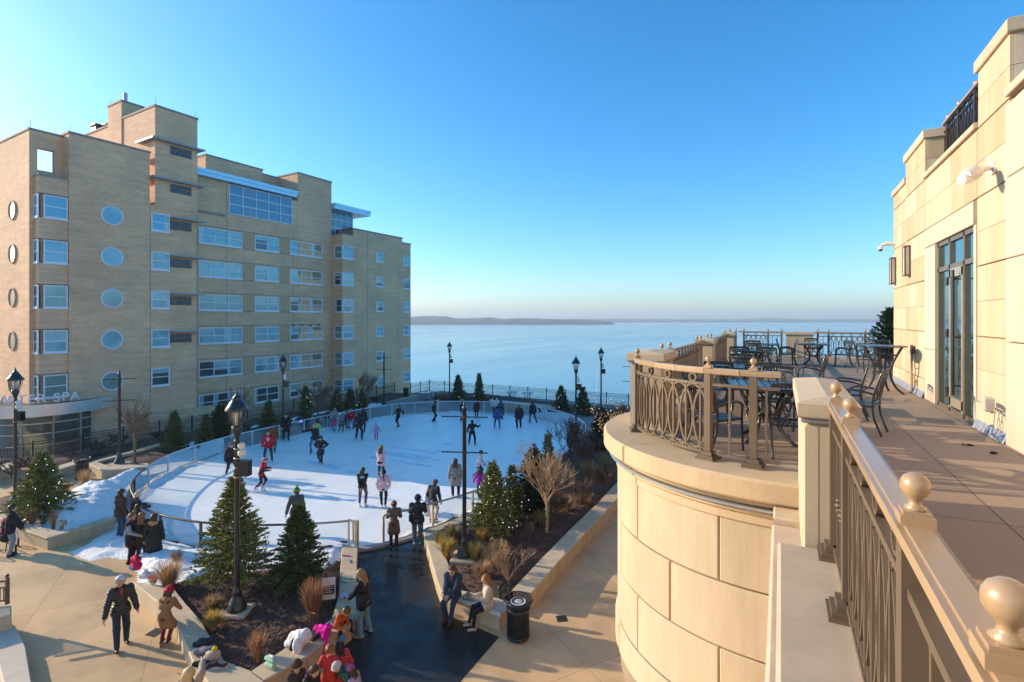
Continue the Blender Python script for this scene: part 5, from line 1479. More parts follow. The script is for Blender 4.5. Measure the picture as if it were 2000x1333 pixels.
def bare(px, py, ty, z, seed, label, mat=TWIG, tmat=None, halfw=None, lights=0, cat='tree', name='bare_tree', grp='leafless trees and shrubs', trunk=.33, gold=True, **kw):
    pos, h = tree_px(px, py, ty, z); f = -pos[0]*ST+pos[1]*CT
    r = empty(name, pos, label, cat, grp); tk, br, tips = bare_mesh(h, h*trunk, seed, **kw)
    if halfw:
        xs = sorted(abs(v[0]) for v in br.v); sc = halfw/1000*f/xs[int(len(xs)*.97)]
        br.v = [(x*sc,y*sc,z_) for x,y,z_ in br.v]; tips = [Vector((t.x*sc,t.y*sc,t.z)) for t in tips]
    tk.build('trunk', tmat or mat, r); br.build('crown', mat, r)
    if lights:
        rng = random.Random(seed); m = MB()
        for i in range(lights): m.ball(rng.choice(tips)+Vector((rng.uniform(-.1,.1),rng.uniform(-.1,.1),rng.uniform(-.5,0))), .012, 5)
        m.build('fairy_lights', BULBG if gold else BULBW, r)
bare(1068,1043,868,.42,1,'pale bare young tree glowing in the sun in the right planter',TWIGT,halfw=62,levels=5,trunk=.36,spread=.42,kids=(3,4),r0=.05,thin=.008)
bare(263,903,772,.4,2,'thin bare tree left of the rink beside the banner pole',TWIG,halfw=32,levels=4,trunk=.42,thin=.011,r0=.07)
bare(470,850,752,.1,3,'bare tree behind the nearest lantern head, before the hotel',TWIG,halfw=27,levels=4,thin=.012,r0=.06)
bare(621,826,750,.1,4,'dark bare tree behind the slim lit spruce',TWIG,halfw=27,levels=4,thin=.014,r0=.07)
bare(712,802,722,.1,5,'bare tree with bushy crown before the hotel wing, left of the cross-arm pole',TWIG,halfw=25,levels=4,thin=.014,r0=.08)
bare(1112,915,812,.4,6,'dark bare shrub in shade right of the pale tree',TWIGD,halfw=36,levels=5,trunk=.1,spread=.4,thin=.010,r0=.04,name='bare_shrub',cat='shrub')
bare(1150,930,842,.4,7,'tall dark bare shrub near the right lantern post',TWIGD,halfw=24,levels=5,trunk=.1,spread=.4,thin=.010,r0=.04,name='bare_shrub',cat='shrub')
bare(1196,900,782,.3,8,'bare tree strung with golden fairy lights beside the bay',TWIGD,halfw=34,levels=5,trunk=.15,lights=240,thin=.010,r0=.05)
bare(992,1140,1058,.42,9,'pale twiggy shrub catching the sun behind the seated woman',TWIGT,halfw=30,levels=4,trunk=.05,spread=.35,kids=(3,4),thin=.006,r0=.02,name='bare_shrub',cat='shrub')
bare(968,1118,1050,.42,10,'small bare shrub between the grasses and the long stone wall',TWIG,halfw=18,levels=4,trunk=.05,spread=.35,thin=.006,r0=.015,name='bare_shrub',cat='shrub')
bare(1033,1058,1010,.42,11,'small reddish bare shrub left of the pale tree trunk',TWIG,halfw=16,levels=4,trunk=.1,spread=.4,thin=.006,r0=.015,name='bare_shrub',cat='shrub')
bare(1085,1010,955,.42,12,'reddish bare shrub right of the pale tree trunk',TWIG,halfw=28,levels=5,trunk=.05,spread=.45,thin=.006,r0=.02,name='bare_shrub',cat='shrub')
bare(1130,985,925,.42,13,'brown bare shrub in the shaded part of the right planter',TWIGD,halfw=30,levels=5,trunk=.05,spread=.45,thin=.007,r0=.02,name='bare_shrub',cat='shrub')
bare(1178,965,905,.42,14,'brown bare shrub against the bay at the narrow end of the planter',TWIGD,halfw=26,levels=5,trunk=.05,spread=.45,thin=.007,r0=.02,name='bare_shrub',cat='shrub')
for i, (px, py, ty, hw, lb) in enumerate(((195,884,858,16,'dark red bare shrub in front of the fence, right of the curved glass'),(232,868,845,14,'dark red bare shrub behind the pole before the round window'),(140,900,868,14,'bare shrub under the fence behind the lit spruce'),(310,862,840,14,'low bare shrub left of the broad dark spruce'),(480,852,826,14,'low brown shrub behind the nearest lantern cage'),(565,842,818,14,'brown shrub right of the lantern behind the man in sunglasses'),(640,830,806,12,'brown shrub before the three lit spruces'),(735,790,772,12,'low shrub under the far bare tree'),(22,930,890,22,'bare brown shrub behind the lantern post at the left edge'))):
    bare(px,py,ty,.25,30+i,lb,TWIGD,halfw=hw,levels=4,trunk=.05,spread=.5,kids=(3,4),thin=.011,r0=.03,name='bare_shrub',cat='shrub')
# ornamental grasses ---------------------------------------------------
GR_T = leafmat('tan_grass_blades', (.28,.17,.085), (.54,.36,.19))
GR_G = leafmat('golden_grass_blades', (.30,.20,.04), (.62,.45,.12))
GR_O = leafmat('olive_grass_blades', (.17,.14,.05), (.42,.33,.12))
GR_R = leafmat('russet_grass_blades', (.24,.11,.055), (.46,.25,.13))
def grass_mesh(h, r, seed, n=260, flop=.5, w_=.008):
    rng = random.Random(seed); mb = MB()
    for i in range(n):
        a = rng.uniform(0,2*pi); b = rng.uniform(0,.22)*r; p = Vector((b*cos(a),b*sin(a),-.03)); a2 = a+rng.uniform(-.5,.5)
        L = h*rng.uniform(.6,1.1); out = r*rng.uniform(.2,1.0); s = Vector((-sin(a2),cos(a2),0))*w_*rng.uniform(.6,1.2); vs = []
        for k in range(5):
            t = k/4; q = p+Vector((cos(a2)*out*t**1.5, sin(a2)*out*t**1.5, L*(t-flop*.6*t**2.6*(out/r)))); wd = 1-t*.85
            vs += [q-s*wd, q+s*wd]
        mb.add(vs, [(2*k,2*k+1,2*k+3,2*k+2) for k in range(4)])
    return mb
def grass(px, py, ty, hw, z, seed, label, mat, n=260, flop=.5, w_=.011):
    n = int(n*1.7); hw = hw*1.2; ty = ty-4
    pos, h = tree_px(px, py, ty, z); f = -pos[0]*ST+pos[1]*CT
    mb = grass_mesh(max(.2,h), hw/1000*f, seed, n, flop, w_)
    tag(mb.build('ornamental_grass', mat, None, (0,0,0), pos), label, 'grass clump', 'dry ornamental grasses in the beds')
for i, g in enumerate([
 (330,1148,1092,30,.4,'tall tan grass clump beside the bags on the wall',GR_T,420,.5),
 (345,1098,1075,16,.4,'thin dark grass seed heads behind the standing women',GR_R,120,.4),
 (417,1190,1160,20,.4,'upper of two tan tufts left of the nearest lantern base',GR_T,300,.6),
 (417,1228,1190,20,.4,'lower round tan tuft left of the nearest lantern base',GR_G,420,.7),
 (502,1290,1232,18,.4,'russet feathery grass near the tip of the V-shaped wall',GR_R,200,.35),
 (612,1212,1130,24,.4,'tall russet grass behind the child in orange',GR_R,420,.35),
 (640,1180,1115,18,.4,'reddish grass by the straight wall, under the right spruce',GR_R,260,.4),
 (62,1022,988,14,.4,'small tan grass tuft at the foot of the left lit spruce',GR_T,200,.5),
 (104,1032,1000,10,.4,'sparse bent grass stalks in the snow bank',GR_R,60,.4),
 (165,950,918,16,.3,'feathery pale grass in front of the bin at the back left',GR_T,220,.35),
 (128,968,940,12,.3,'reddish grass right of the left lit spruce',GR_R,160,.4),
 (872,1090,1045,20,.42,'golden grass clump left of the cross-arm pole',GR_G,320,.6),
 (858,1064,1036,16,.42,'tan grass clump near the shadow-striped wall',GR_O,260,.6),
 (886,1056,1025,20,.42,'olive grass clump behind the cross-arm pole',GR_O,300,.6),
 (942,1058,1030,18,.42,'bright golden tuft left of the sunlit spruce trunk',GR_G,300,.7),
 (928,1098,1055,20,.42,'golden grass right of the cross-arm pole footing',GR_O,320,.6),
 (972,1090,1052,22,.42,'olive-gold grass clump right of the tuft by the spruce',GR_O,320,.7),
 (1000,1038,1012,16,.42,'yellow grass at the right foot of the sunlit spruce',GR_G,240,.7),
 (940,1128,1095,22,.42,'tan grass clump behind the seated couple',GR_T,260,.6),
 (958,1112,1085,16,.42,'small tan grass before the small bare shrub',GR_T,200,.6),
 (1060,1030,995,24,.42,'olive grass clump left of the pale tree trunk',GR_O,300,.6),
 (1105,1000,965,20,.42,'faded grass clump behind the reddish shrub',GR_T,240,.6),
 (1150,940,895,22,.42,'grey-green grass right of the dark shrubs',GR_O,280,.6),
 (1185,930,880,22,.42,'grass clump beside the bay, below the golden lights',GR_O,280,.6),
 (1140,985,955,18,.42,'brown grass clump in the shaded planter',GR_T,220,.6),
 (862,782,770,16,.1,'brown grass patch before the far lantern post',GR_R,240,.5),
 (960,784,772,12,.1,'brown grass patch right of the pointed spruce',GR_R,200,.5),
 (1198,838,800,26,.1,'dark brown grass clump behind the golden lights',GR_R,300,.5),
 (1215,815,785,18,.1,'brown grass by the far fence next to the bay',GR_R,240,.5)]):
    grass(g[0],g[1],g[2],g[3],g[4],100+i,g[5],g[6],g[7],g[8])
# ================= PEOPLE =================
CM = {}
def cloth(col, rough=.85, name=None):
    k = name or 'cloth_%02d%02d%02d' % tuple(int(c*99) for c in col)
    if k not in CM: CM[k] = M(k, col, rough, var=.14, scale=9, bmp=.25, bscale=26, bdist=.012, spec=.25)
    return CM[k]
def quilt(col):
    m, nt, b = newmat('quilted_cloth_%02d' % int(col[1]*999)); tc = nt.nodes.new('ShaderNodeTexCoord')
    wv = nt.nodes.new('ShaderNodeTexWave'); wv.bands_direction = 'Z'; wv.inputs['Scale'].default_value = 5.5; wv.inputs['Distortion'].default_value = .6; lk(nt, tc.outputs['Object'], wv.inputs['Vector'])
    lk(nt, ramp(nt, wv.outputs['Fac'], [(.0, tuple(c*.7 for c in col)), (.35, col), (1, tuple(min(1,c*1.25) for c in col))]), b.inputs['Base Color']); b.inputs['Roughness'].default_value = .42  # seam shade put into the colour: darker seams, lighter ridges
    bump(nt, b, wv.outputs['Fac'], .6, .02); return m
def surfnet(F, org, v):
    s = F < 0; nx, ny, nz = F.shape
    cor = [(a,b,c) for a in (0,1) for b in (0,1) for c in (0,1)]
    S = lambda A, a, b, c: A[a:nx-1+a, b:ny-1+b, c:nz-1+c]
    cnt = sum(S(s,*c).astype(np.int8) for c in cor); act = (cnt > 0) & (cnt < 8)
    if not act.any(): return [], []
    I = np.argwhere(act); P = np.zeros((len(I),3)); W = np.zeros(len(I))
    for a in cor:
        for ax in range(3):
            if a[ax]: continue
            b = list(a); b[ax] = 1
            fa = F[I[:,0]+a[0], I[:,1]+a[1], I[:,2]+a[2]]; fb = F[I[:,0]+b[0], I[:,1]+b[1], I[:,2]+b[2]]
            m = (fa < 0) != (fb < 0); t = fa[m]/(fa[m]-fb[m])
            q = np.tile(np.array(a,float), (m.sum(),1)); q[:,ax] += t; P[m] += q; W[m] += 1
    V = (I+P/W[:,None])*v+org
    idx = -np.ones(act.shape, int); idx[act] = np.arange(len(I)); Q = []
    for ax in range(3):
        o1, o2 = [(1,2),(2,0),(0,1)][ax]
        sl = [slice(1,-1)]*3; sl[ax] = slice(0,-1); sh = list(sl); sh[ax] = slice(1,None)
        A = s[tuple(sl)]; B = s[tuple(sh)]; K = np.argwhere(A != B)
        if not len(K): continue
        pos = A[tuple(K.T)]
        K = K.copy(); 
        for d in range(3):
            if d != ax: K[:,d] += 1
        def cell(d1, d2):
            C = K.copy(); C[:,o1] -= d1; C[:,o2] -= d2; return idx[C[:,0],C[:,1],C[:,2]]
        q = np.stack([cell(1,1),cell(0,1),cell(0,0),cell(1,0)],1); q[~pos] = q[~pos][:,::-1]; Q.append(q)
    Q = np.concatenate(Q); Q = Q[(Q >= 0).all(1)]
    return V.tolist(), Q.tolist()
def sdf(prims, v, k):
    """smooth union of tapered capsules (a, b, ra, rb[, cut normal, cut point])"""
    lo = np.min([np.minimum(p[0],p[1])-max(p[2],p[3]) for p in prims], 0)-2.5*v; hi = np.max([np.maximum(p[0],p[1])+max(p[2],p[3]) for p in prims], 0)+2.5*v
    ax = [np.arange(lo[i], hi[i]+v, v) for i in range(3)]
    X, Y, Z = np.meshgrid(*ax, indexing='ij'); G = np.stack([X,Y,Z],-1); D = None
    for p in prims:
        a = np.array(p[0],float); b = np.array(p[1],float); e = b-a; L = (e*e).sum()
        t = np.clip(((G-a)@e)/L, 0, 1) if L > 1e-9 else np.zeros(X.shape)
        d = np.linalg.norm(G-a-t[...,None]*e, axis=-1)-(p[2]+(p[3]-p[2])*t)
        if len(p) > 4: d = np.maximum(d, (G-np.array(p[5]))@np.array(p[4]))
        if D is None: D = d
        else:
            h = np.clip(.5+.5*(d-D)/k, 0, 1); D = d*(1-0)+(D-d)*h-k*h*(1-h)
    return surfnet(D, lo, v)
def ik(a, t, l1, l2, pole):
    d = t-a; L = min(d.length, (l1+l2)*.995); n = d.normalized(); t = a+n*L
    x = (l1*l1-l2*l2+L*L)/(2*L); q = sqrt(max(l1*l1-x*x, 0)); p = pole-n*pole.dot(n)
    p = p.normalized() if p.length > 1e-6 else n.orthogonal().normalized()
    return a+n*x+p*q, t
BLK = (.014,.014,.017); JEAN = (.05,.085,.15); NAVY = (.02,.03,.075); GREYC = (.2,.2,.21); BRN = (.09,.05,.032)
H_BRN = (.07,.035,.018); H_BLD = (.48,.30,.13); H_BLK = (.018,.012,.01); H_GRY = (.55,.52,.5); H_RED = (.22,.085,.03)
EYEM = M('eye_dark', (.02,.015,.012), .3); LIPM = M('lips', (.35,.12,.10), .5)
BLADE = M('skate_blade_steel', (.6,.62,.65), .25, .9)
def person(px, py, h, face, label, how='foot', z0=0.06, skates=True, top='jacket', tc=BLK, bc=BLK, sc=BLK, hair='short', hc=H_BRN, hat=None, hatc=BLK, hem=.16,
           bulk=1.0, pz=.525, lean=3, side=0, hl=None, hr=None, fl=None, fr=None, hy=0, hp=0, child=False, glove=None, extra=None, sleeve=None, sit=None, name='person', grp='skaters on the rink', legs=True, pom=None, skin=None, loose=1.0, elb=.38):
    sk = .075 if skates else 0.0
    if how == 'foot': x, y = at(px, py, z0)
    else: x, y = at(px, py, z0+sk+h)
    f = -x*ST+y*CT; v = .015 if f < 21 else (.02 if f < 32 else .026)
    t = Vector((-x,-y)).normalized(); rt = Vector((-t.y, t.x))      # towards the camera, and the viewer's right
    rt = Vector((CT, ST)) if rt.dot(Vector((CT,ST))) >= 0 else rt
    rt = rt-t*rt.dot(t); rt.normalize()
    hd = t*cos(R(face))+rt*sin(R(face)); rz = atan2(-hd.x, hd.y)
    hs = 1.28 if child else 1.07
    V = lambda a, b, c: Vector((a,b,c))*h
    up = Vector((sin(R(side)), sin(R(lean)), cos(R(lean)))).normalized(); fw = Vector((0,cos(R(lean)),-sin(R(lean)))); rx = Vector((1,0,0))
    Pv = V(0,0,pz); C = Pv+up*.20*h; N = Pv+up*.305*h
    hup = (up+Vector((0,sin(R(hp)),0))).normalized(); yw = R(-hy)
    hf = Vector((-sin(yw)*1.0*1, cos(yw), -sin(R(hp)))).normalized(); hf = (hf-hup*hf.dot(hup)*.7).normalized(); hx = hf.cross(hup).normalized()
    Hc = N+hup*.075*h*hs+hf*.012*h
    fl = fl or (-.055,0,0,0); fr = fr or (.055,0,0,0); hl = hl or (-.165,.03,.47); hr = hr or (.165,.03,.47)
    J = dict(P=Pv, C=C, N=N, H=Hc, up=up, hup=hup, hf=hf, hx=hx, h=h, hs=hs, fw=fw)
    ls = {}
    for s, ft, hn in ((-1,fl,hl),(1,fr,hr)):
        hip = Pv+rx*s*.05*h*bulk; ank = V(ft[0],ft[1],ft[2]+.042)+Vector((0,0,sk))
        kn, ank = ik(hip, ank, .245*h, .245*h, Vector((s*.15,1,.1)))
        toe = Vector((sin(R(ft[3] if len(ft) > 3 else 8*s)), cos(R(ft[3] if len(ft) > 3 else 8*s)), 0))
        sh = Pv+up*.275*h+rx*s*.102*h*bulk; hand = V(*hn)+Vector((0,0,sk*.5))
        el, wr = ik(sh, hand, .165*h, .155*h, Vector((s*elb,-.9,-.35)))
        ls[s] = (hip, kn, ank, toe, sh, el, wr)
    J['L'] = ls
    k = .016*h
    # --- body: one continuous skin under the clothes
    b = [(C-rx*.045*h,C+rx*.045*h,.055*h,.055*h),(Pv,C,.055*h,.05*h),(Pv-rx*.035*h,Pv+rx*.035*h,.055*h,.055*h),(N-up*.03*h,Hc-hup*.03*h,.03*h,.03*h),
         (Hc+hup*.018*h*hs-hf*.012*h,Hc+hup*.018*h*hs+hf*.006*h,.052*h*hs,.052*h*hs),(Hc-hup*.005*h,Hc-hup*.038*h*hs+hf*.022*h*hs,.042*h*hs,.028*h*hs),
         (Hc+hf*.052*h*hs+hup*.008*h,Hc+hf*.062*h*hs-hup*.006*h*hs,.005*h*hs,.009*h*hs)]
    for s in (-1,1): b.append((Hc+hx*s*.052*h*hs-hf*.004*h,Hc+hx*s*.055*h*hs-hup*.01*h,.010*h*hs,.008*h*hs))
    for s in (-1,1):
        hip, kn, ank, toe, sh, el, wr = ls[s]; e = (wr-el).normalized()
        b += [(C+up*.05*h,sh,.04*h,.03*h),(sh,el,.028*h,.023*h),(el,wr,.023*h,.017*h),(wr,wr+e*.045*h,.016*h,.019*h)]
        b += [(hip,kn,.043*h,.031*h),(kn,ank,.03*h,.019*h),(ank,ank+toe*.05*h-Vector((0,0,.02*h)),.018*h,.016*h)]
    vs, fs = sdf(b, v*.85, .014*h)
    body = MB(); body.add(vs, fs, 0, True)
    for s in (-1,1):
        c = Hc+hf*.050*h*hs+hx*s*.02*h*hs+hup*.013*h*hs; body.ball(c, .0075*h*hs, 6, 1)
        body.tube([c+hup*.012*h-hx*.012*h, c+hup*.013*h+hx*.012*h], .0028*h, 4, 1)
    body.tube([Hc+hf*.051*h*hs-hup*.028*h*hs-hx*.013*h, Hc+hf*.055*h*hs-hup*.029*h*hs, Hc+hf*.051*h*hs-hup*.028*h*hs+hx*.013*h], .0035*h, 4, 2)
    for s in (-1,1):
        el, wr = ls[s][5], ls[s][6]; e = (wr-el).normalized(); lat = e.cross(Vector((s,0,.2))).normalized(); lat = -lat if lat.y < 0 else lat
        cu = lat.cross(e)*(-1); cu = cu if cu.x*s < 0 else -cu
        p0 = wr+e*.055*h; gm = 3 if glove else 0
        for i, (o, L) in enumerate(((-.0135,.034),(-.0045,.041),(.0045,.044),(.0135,.040))):
            q = p0+lat*o*h; body.tube([q-e*.01*h, q+e*L*.45*h, q+e*L*.75*h+cu*L*.3*h, q+e*L*.85*h+cu*L*.62*h], [.0062*h,.006*h,.0055*h,.004*h], 5, gm)
        q = wr+e*.018*h+lat*.014*h; body.tube([q, q+lat*.016*h+e*.012*h, q+lat*.021*h+e*.03*h+cu*.006*h], [.0075*h,.007*h,.005*h], 5, gm)
    skm = SKIN if skin is None else M('skin_%d' % int(skin[0]*100), skin, .55, var=.08, scale=30)
    root = body.build(name, [skm, EYEM, LIPM, cloth(glove) if glove else skm], None, (0,0,0), (x,y,z0), rz)
    tag(root, label, 'person', grp)
    def part(nm, prims, mat, kk=None, par=root, vv=None, post=None):
        V_, F_ = sdf(prims, vv or v, kk or k); m = MB(); m.add(V_, F_, 0, True)
        if post: post(m)
        return m.build(nm, mat, par)
    # --- trousers
    if legs:
        p = [(Pv-rx*.04*h*bulk,Pv+rx*.04*h*bulk,.068*h*bulk,.068*h*bulk),(Pv,Pv+up*.07*h,.062*h*bulk,.06*h*bulk)]
        for s in (-1,1):
            hip, kn, ank, *_ = ls[s]
            p += [(hip,kn,.054*h*bulk,.040*h*loose),(kn,ank+Vector((0,0,.015*h)),.040*h*loose,.030*h*loose)]
        part('trousers', p, cloth(bc) if not hasattr(bc, 'name') else bc)
    # --- footwear
    for s in (-1,1):
        hip, kn, ank, toe, *_ = ls[s]; sole = ank.z-.042*h
        a = Vector((ank.x,ank.y,sole+.024*h)); sh_ = [(a-toe*.03*h, a+toe*.075*h, .026*h,.021*h),(a-toe*.012*h, ank+Vector((0,0,.005*h)),.027*h,.026*h)]
        if skates: sh_.append((ank, ank+(kn-ank)*.28, .028*h, .034*h))
        V_, F_ = sdf(sh_, v*.9, .01*h); V_ = [(q[0],q[1],max(q[2],sole)) for q in V_]
        m = MB(); m.add(V_, F_, 0, True); o = m.build('skate' if skates else 'shoe', cloth(sc, .5), root)
        if skates:
            m = MB(); c0 = Vector((ank.x,ank.y,sole)); m.beam(c0-toe*.06*h+Vector((0,0,-.052)), c0+toe*.10*h+Vector((0,0,-.052)), .008,.045)
            for q in (-.035,.06): m.beam(c0+toe*q*h+Vector((0,0,.004)), c0+toe*q*h+Vector((0,0,-.04)), .03,.02)
            m.build('blade', BLADE, o)
    # --- upper garment
    ar = .002*h if top in ('sweater','shirt') else .008*h
    if top == 'puffer': ar = .008*h
    p = [(C-rx*.055*h*bulk,C+rx*.055*h*bulk,.066*h*bulk+ar*.5,.066*h*bulk+ar*.5),(Pv+up*.06*h,C,.07*h*bulk+ar,.07*h*bulk+ar),(Pv-rx*.035*h*bulk+up*.03*h,Pv+rx*.035*h*bulk+up*.03*h,.066*h*bulk+ar,.066*h*bulk+ar),(C+up*.05*h,N-up*.005*h,.055*h,.040*h)]
    hm = hem
    for s in (-1,1):
        hip, kn, ank, toe, sh, el, wr = ls[s]
        p.append((C+up*.045*h,sh,.05*h,.042*h+ar))
        if top != 'vest': p += [(sh,el,.038*h+ar,.033*h+ar),(el,wr-(wr-el)*.04,.033*h+ar,.026*h+ar)]
        q = hip+(kn-hip)*min(1,hm)
        p.append((hip,q,.060*h*bulk+ar,.064*h*bulk+ar+.012*h*hm))
        if hm > 1: p.append((q, kn+(ank-kn)*(hm-1), .066*h*bulk+ar+.01*h, .072*h*bulk+ar+.012*h)); p.append(((q+ls[-s][1])*.5, kn+(ank-kn)*(hm-1)*.95, .06*h,.06*h))
        if hm > .5: p.append(((hip+ls[-s][0])*.5, (q+ (ls[-s][0]+(ls[-s][1]-ls[-s][0])*min(1,hm)))*.5, .06*h, .068*h))
    nm = {'puffer':'jacket'}.get(top, top)
    part(nm, p, tc if hasattr(tc,'name') else (quilt(tc) if top == 'puffer' else cloth(tc)))
    if sleeve:
        q = []
        for s in (-1,1):
            hip, kn, ank, toe, sh, el, wr = ls[s]; q += [(sh,el,.040*h,.036*h),(el,wr,.036*h,.028*h)]
        for s in (0,1): part('sleeve', q[s*2:s*2+2], cloth(sleeve))
    if top in ('jacket','coat','puffer','hoodie'):
        part('collar', [(N-up*.004*h-rx*.02*h+fw*.0,N+up*.014*h+rx*.02*h,.044*h,.042*h)] if top != 'hoodie' else [(N-fw*.045*h-rx*.03*h,N-fw*.045*h+rx*.03*h,.035*h,.035*h),(N-rx*.04*h,N+rx*.04*h,.03*h,.03*h)], tc if hasattr(tc,'name') else cloth(tc, .85))
    # --- hair and headwear
    cr = Hc+hup*.020*h*hs-hf*.004*h*hs; R_ = .061*h*hs
    cut = (hf*.75-hup*.66).normalized(); cp_ = Hc+hf*.028*h*hs+hup*.02*h*hs
    hp_ = [(cr-hf*.006*h*hs,cr+hf*.001*h*hs,R_,R_,tuple(cut),tuple(cp_))]
    if hair in ('long','pony'):
        bk = Hc-hf*.04*h*hs
        if hair == 'long':
            for s in (-1,0,1): hp_.append((bk+hx*s*.03*h*hs+hup*.0*h, N-fw*.045*h+rx*s*.04*h-up*.075*h, .03*h*hs,.022*h))
        else: hp_ += [(bk+hup*.02*h, bk-hf*.035*h+hup*.0*h, .02*h,.024*h),(bk-hf*.03*h, N-fw*.06*h-up*.06*h, .024*h,.012*h)]
    if hair == 'bun': hp_.append((Hc-hf*.06*h*hs+hup*.035*h*hs,Hc-hf*.065*h*hs+hup*.035*h*hs,.026*h,.026*h))
    if hair != 'none' : part('hair', hp_, cloth(hc, .5), .012*h, vv=v*.8)
    if hat == 'beanie':
        part('beanie', [(cr-hf*.004*h,cr+hup*.022*h*hs,R_*1.09,R_*.95,tuple(-hup*.96+hf*.25),tuple(Hc+hup*.022*h*hs)),], cloth(hatc), .01*h, vv=v*.8)
        m = MB(); c0 = Hc+hup*.032*h*hs-hf*.004*h; m.tube([c0+(hx*cos(a)+(hf-hup*-.0)*sin(a))*R_*1.04+hup*(-.0)*h for a in [2*pi*i/18 for i in range(18)]], .013*h*hs, 6, closed=True)
        m.build('beanie_brim', cloth(pom or hatc), root)
        if pom: m = MB(); m.ball(cr+hup*(R_*1.2+.02*h), .026*h, 8); m.build('pompom', cloth(pom), root)
    if hat == 'hood':
        part('hood', [(cr-hf*.012*h,cr-hf*.008*h-hup*.03*h,R_*1.14,R_*1.1,tuple(hf),tuple(Hc+hf*.03*h))], tc if hasattr(tc,'name') else cloth(hatc), .01*h, vv=v*.8)
    if hat == 'helmet':
        part('helmet', [(cr,cr+hup*.006*h,R_*1.18,R_*1.12,tuple(-hup*.96+hf*.2),tuple(Hc+hup*.02*h))], cloth(hatc,.3), .01*h, vv=v*.8)
    if hat == 'band':
        m = MB(); c0 = Hc+hup*.03*h*hs; m.tube([c0+(hx*cos(a)+hf*sin(a))*R_*1.02 for a in [2*pi*i/18 for i in range(18)]], .014*h*hs, 6, closed=True); m.build('headband', cloth(hatc), root)
    if hat == 'shades':
        m = MB(); c0 = Hc+hup*.013*h+hf*.055*h; 
        for s in (-1,1): m.ball(c0+hx*s*.021*h, .017*h, 8, sq=(1,.5,.8)); m.tube([c0+hx*s*.036*h, Hc+hx*s*.054*h+hup*.012*h-hf*.01*h], .004*h, 4)
        m.tube([c0-hx*.012*h,c0+hx*.012*h], .005*h, 4); m.build('sunglasses', M('sunglass_black', (.01,.01,.01), .15), root)
    if extra: extra(root, J, part)
    return root
def fur(col, nm='fur_hood'):
    def f(root, J, part):
        N, h, up, fw = J['N'], J['h'], J['up'], J['fw']
        part(nm, [(N-fw*.05*h-Vector((.06*h,0,0)),N-fw*.075*h,.03*h,.034*h),(N-fw*.05*h+Vector((.06*h,0,0)),N-fw*.075*h,.03*h,.034*h),(N-fw*.075*h,N-fw*.08*h-up*.03*h,.035*h,.03*h)], cloth(col))
    return f
def patch(col, back, w_, hh, dz=0.0, nm='chest_emblem', shape='rect'):
    def f(root, J, part):
        C, h, up, fw = J['C'], J['h'], J['up'], J['fw']; n = -fw if back else fw; c = C+up*(.02+dz)*h+n*.082*h; m = MB()
        r = Vector((1,0,0))
        def bar_(x0, z0, x1, z1): m.beam(c+r*x0*h+up*z0*h, c+r*x1*h+up*z1*h, .012*h, .014*h, up=tuple(n))
        if shape == 'rect': m.beam(c-r*w_*h, c+r*w_*h, .012*h, hh*h, up=tuple(up))
        elif shape == 'trident':
            bar_(0,-.05,0,.05); bar_(-.035,.04,-.035,-.01); bar_(.035,.04,.035,-.01); bar_(-.035,-.01,0,-.03); bar_(.035,-.01,0,-.03); bar_(-.018,.045,.018,.045); bar_(-.018,-.05,.018,-.05); bar_(-.05,.04,-.02,.04); bar_(.05,.04,.02,.04)
        else:
            for i in range(3): m.beam(c-r*(w_*(.8 if i == 1 else 1))*h+up*(.03-.03*i)*h, c+r*(w_*(.8 if i == 1 else 1))*h+up*(.03-.03*i)*h, .01*h, .010*h, up=tuple(up))
        m.build(nm, cloth(col), root)
    return f
def stripes(col):
    def f(root, J, part):
        h = J['h']
        for s in (-1,1):
            hip, kn, ank, toe, sh, el, wr = J['L'][s]
            m = MB(); o = Vector((s*.042*h,-.008*h,0)); m.tube([sh+o*.9,el+o*.85,wr+o*.7], .009*h, 5); m.build('sleeve_stripe', cloth(col), root)
    return f
def shoulder_bag(col, s=1, low=.5):
    def f(root, J, part):
        h = J['h']; C = J['C']; P_ = J['P']; c = P_+Vector((s*.13*h,-.02*h,low*.1*h))
        m = MB(); m.bbox(c.x-.03*h,c.y-.08*h,c.z-.08*h,c.x+.03*h,c.y+.08*h,c.z+.06*h,.015*h); o = m.build('handbag', cloth(col,.4), root)
        m = MB(); m.tube([c+Vector((0,-.05*h,.06*h)), J['L'][s][4]+Vector((0,0,.05*h)), c+Vector((0,.05*h,.06*h))], .008*h, 5); m.build('strap', cloth(col,.4), o)
    return f
STR_L = dict(fl=(-.07,.10,0,-5), fr=(.09,-.16,.03,20)); STR_R = dict(fl=(-.09,-.16,.03,-20), fr=(.07,.10,0,5))
GAP = dict(fl=(-.11,.03,0,-10), fr=(.11,-.03,0,10))
# --- on the ice
person(452,932,1.80,15,'skater in long black coat, grey beanie and jeans, left of the nearest lantern post',tc=BLK,bc=(.03,.045,.075),hat='beanie',hatc=(.12,.12,.13),hair='none',hem=.25,bulk=1.08,**STR_L)
person(461,958,1.50,60,'crouching skater in black jacket with white stripe half hidden by the nearest lantern post',tc=BLK,hair='short',hc=H_BRN,lean=25,pz=.47,extra=stripes((.7,.7,.7)),glove=BLK,hl=(-.1,.2,.42),hr=(.1,.2,.42))
person(524,903,1.82,-5,'skater in bright red hoodie with white chest emblem, sunglasses and dark jeans',top='hoodie',tc=(.50,.008,.02),bc=(.035,.05,.07),hat='shades',hem=.12,extra=patch((.8,.8,.8),False,0,0,-.01,shape='trident'),hl=(-.16,.08,.50),hr=(.16,.08,.50),**GAP)
person(533,884,1.78,20,'person in brown jacket standing right behind the red hoodie skater',tc=(.20,.085,.03),bc=(.16,.16,.17),hat='beanie',hatc=(.03,.025,.03))
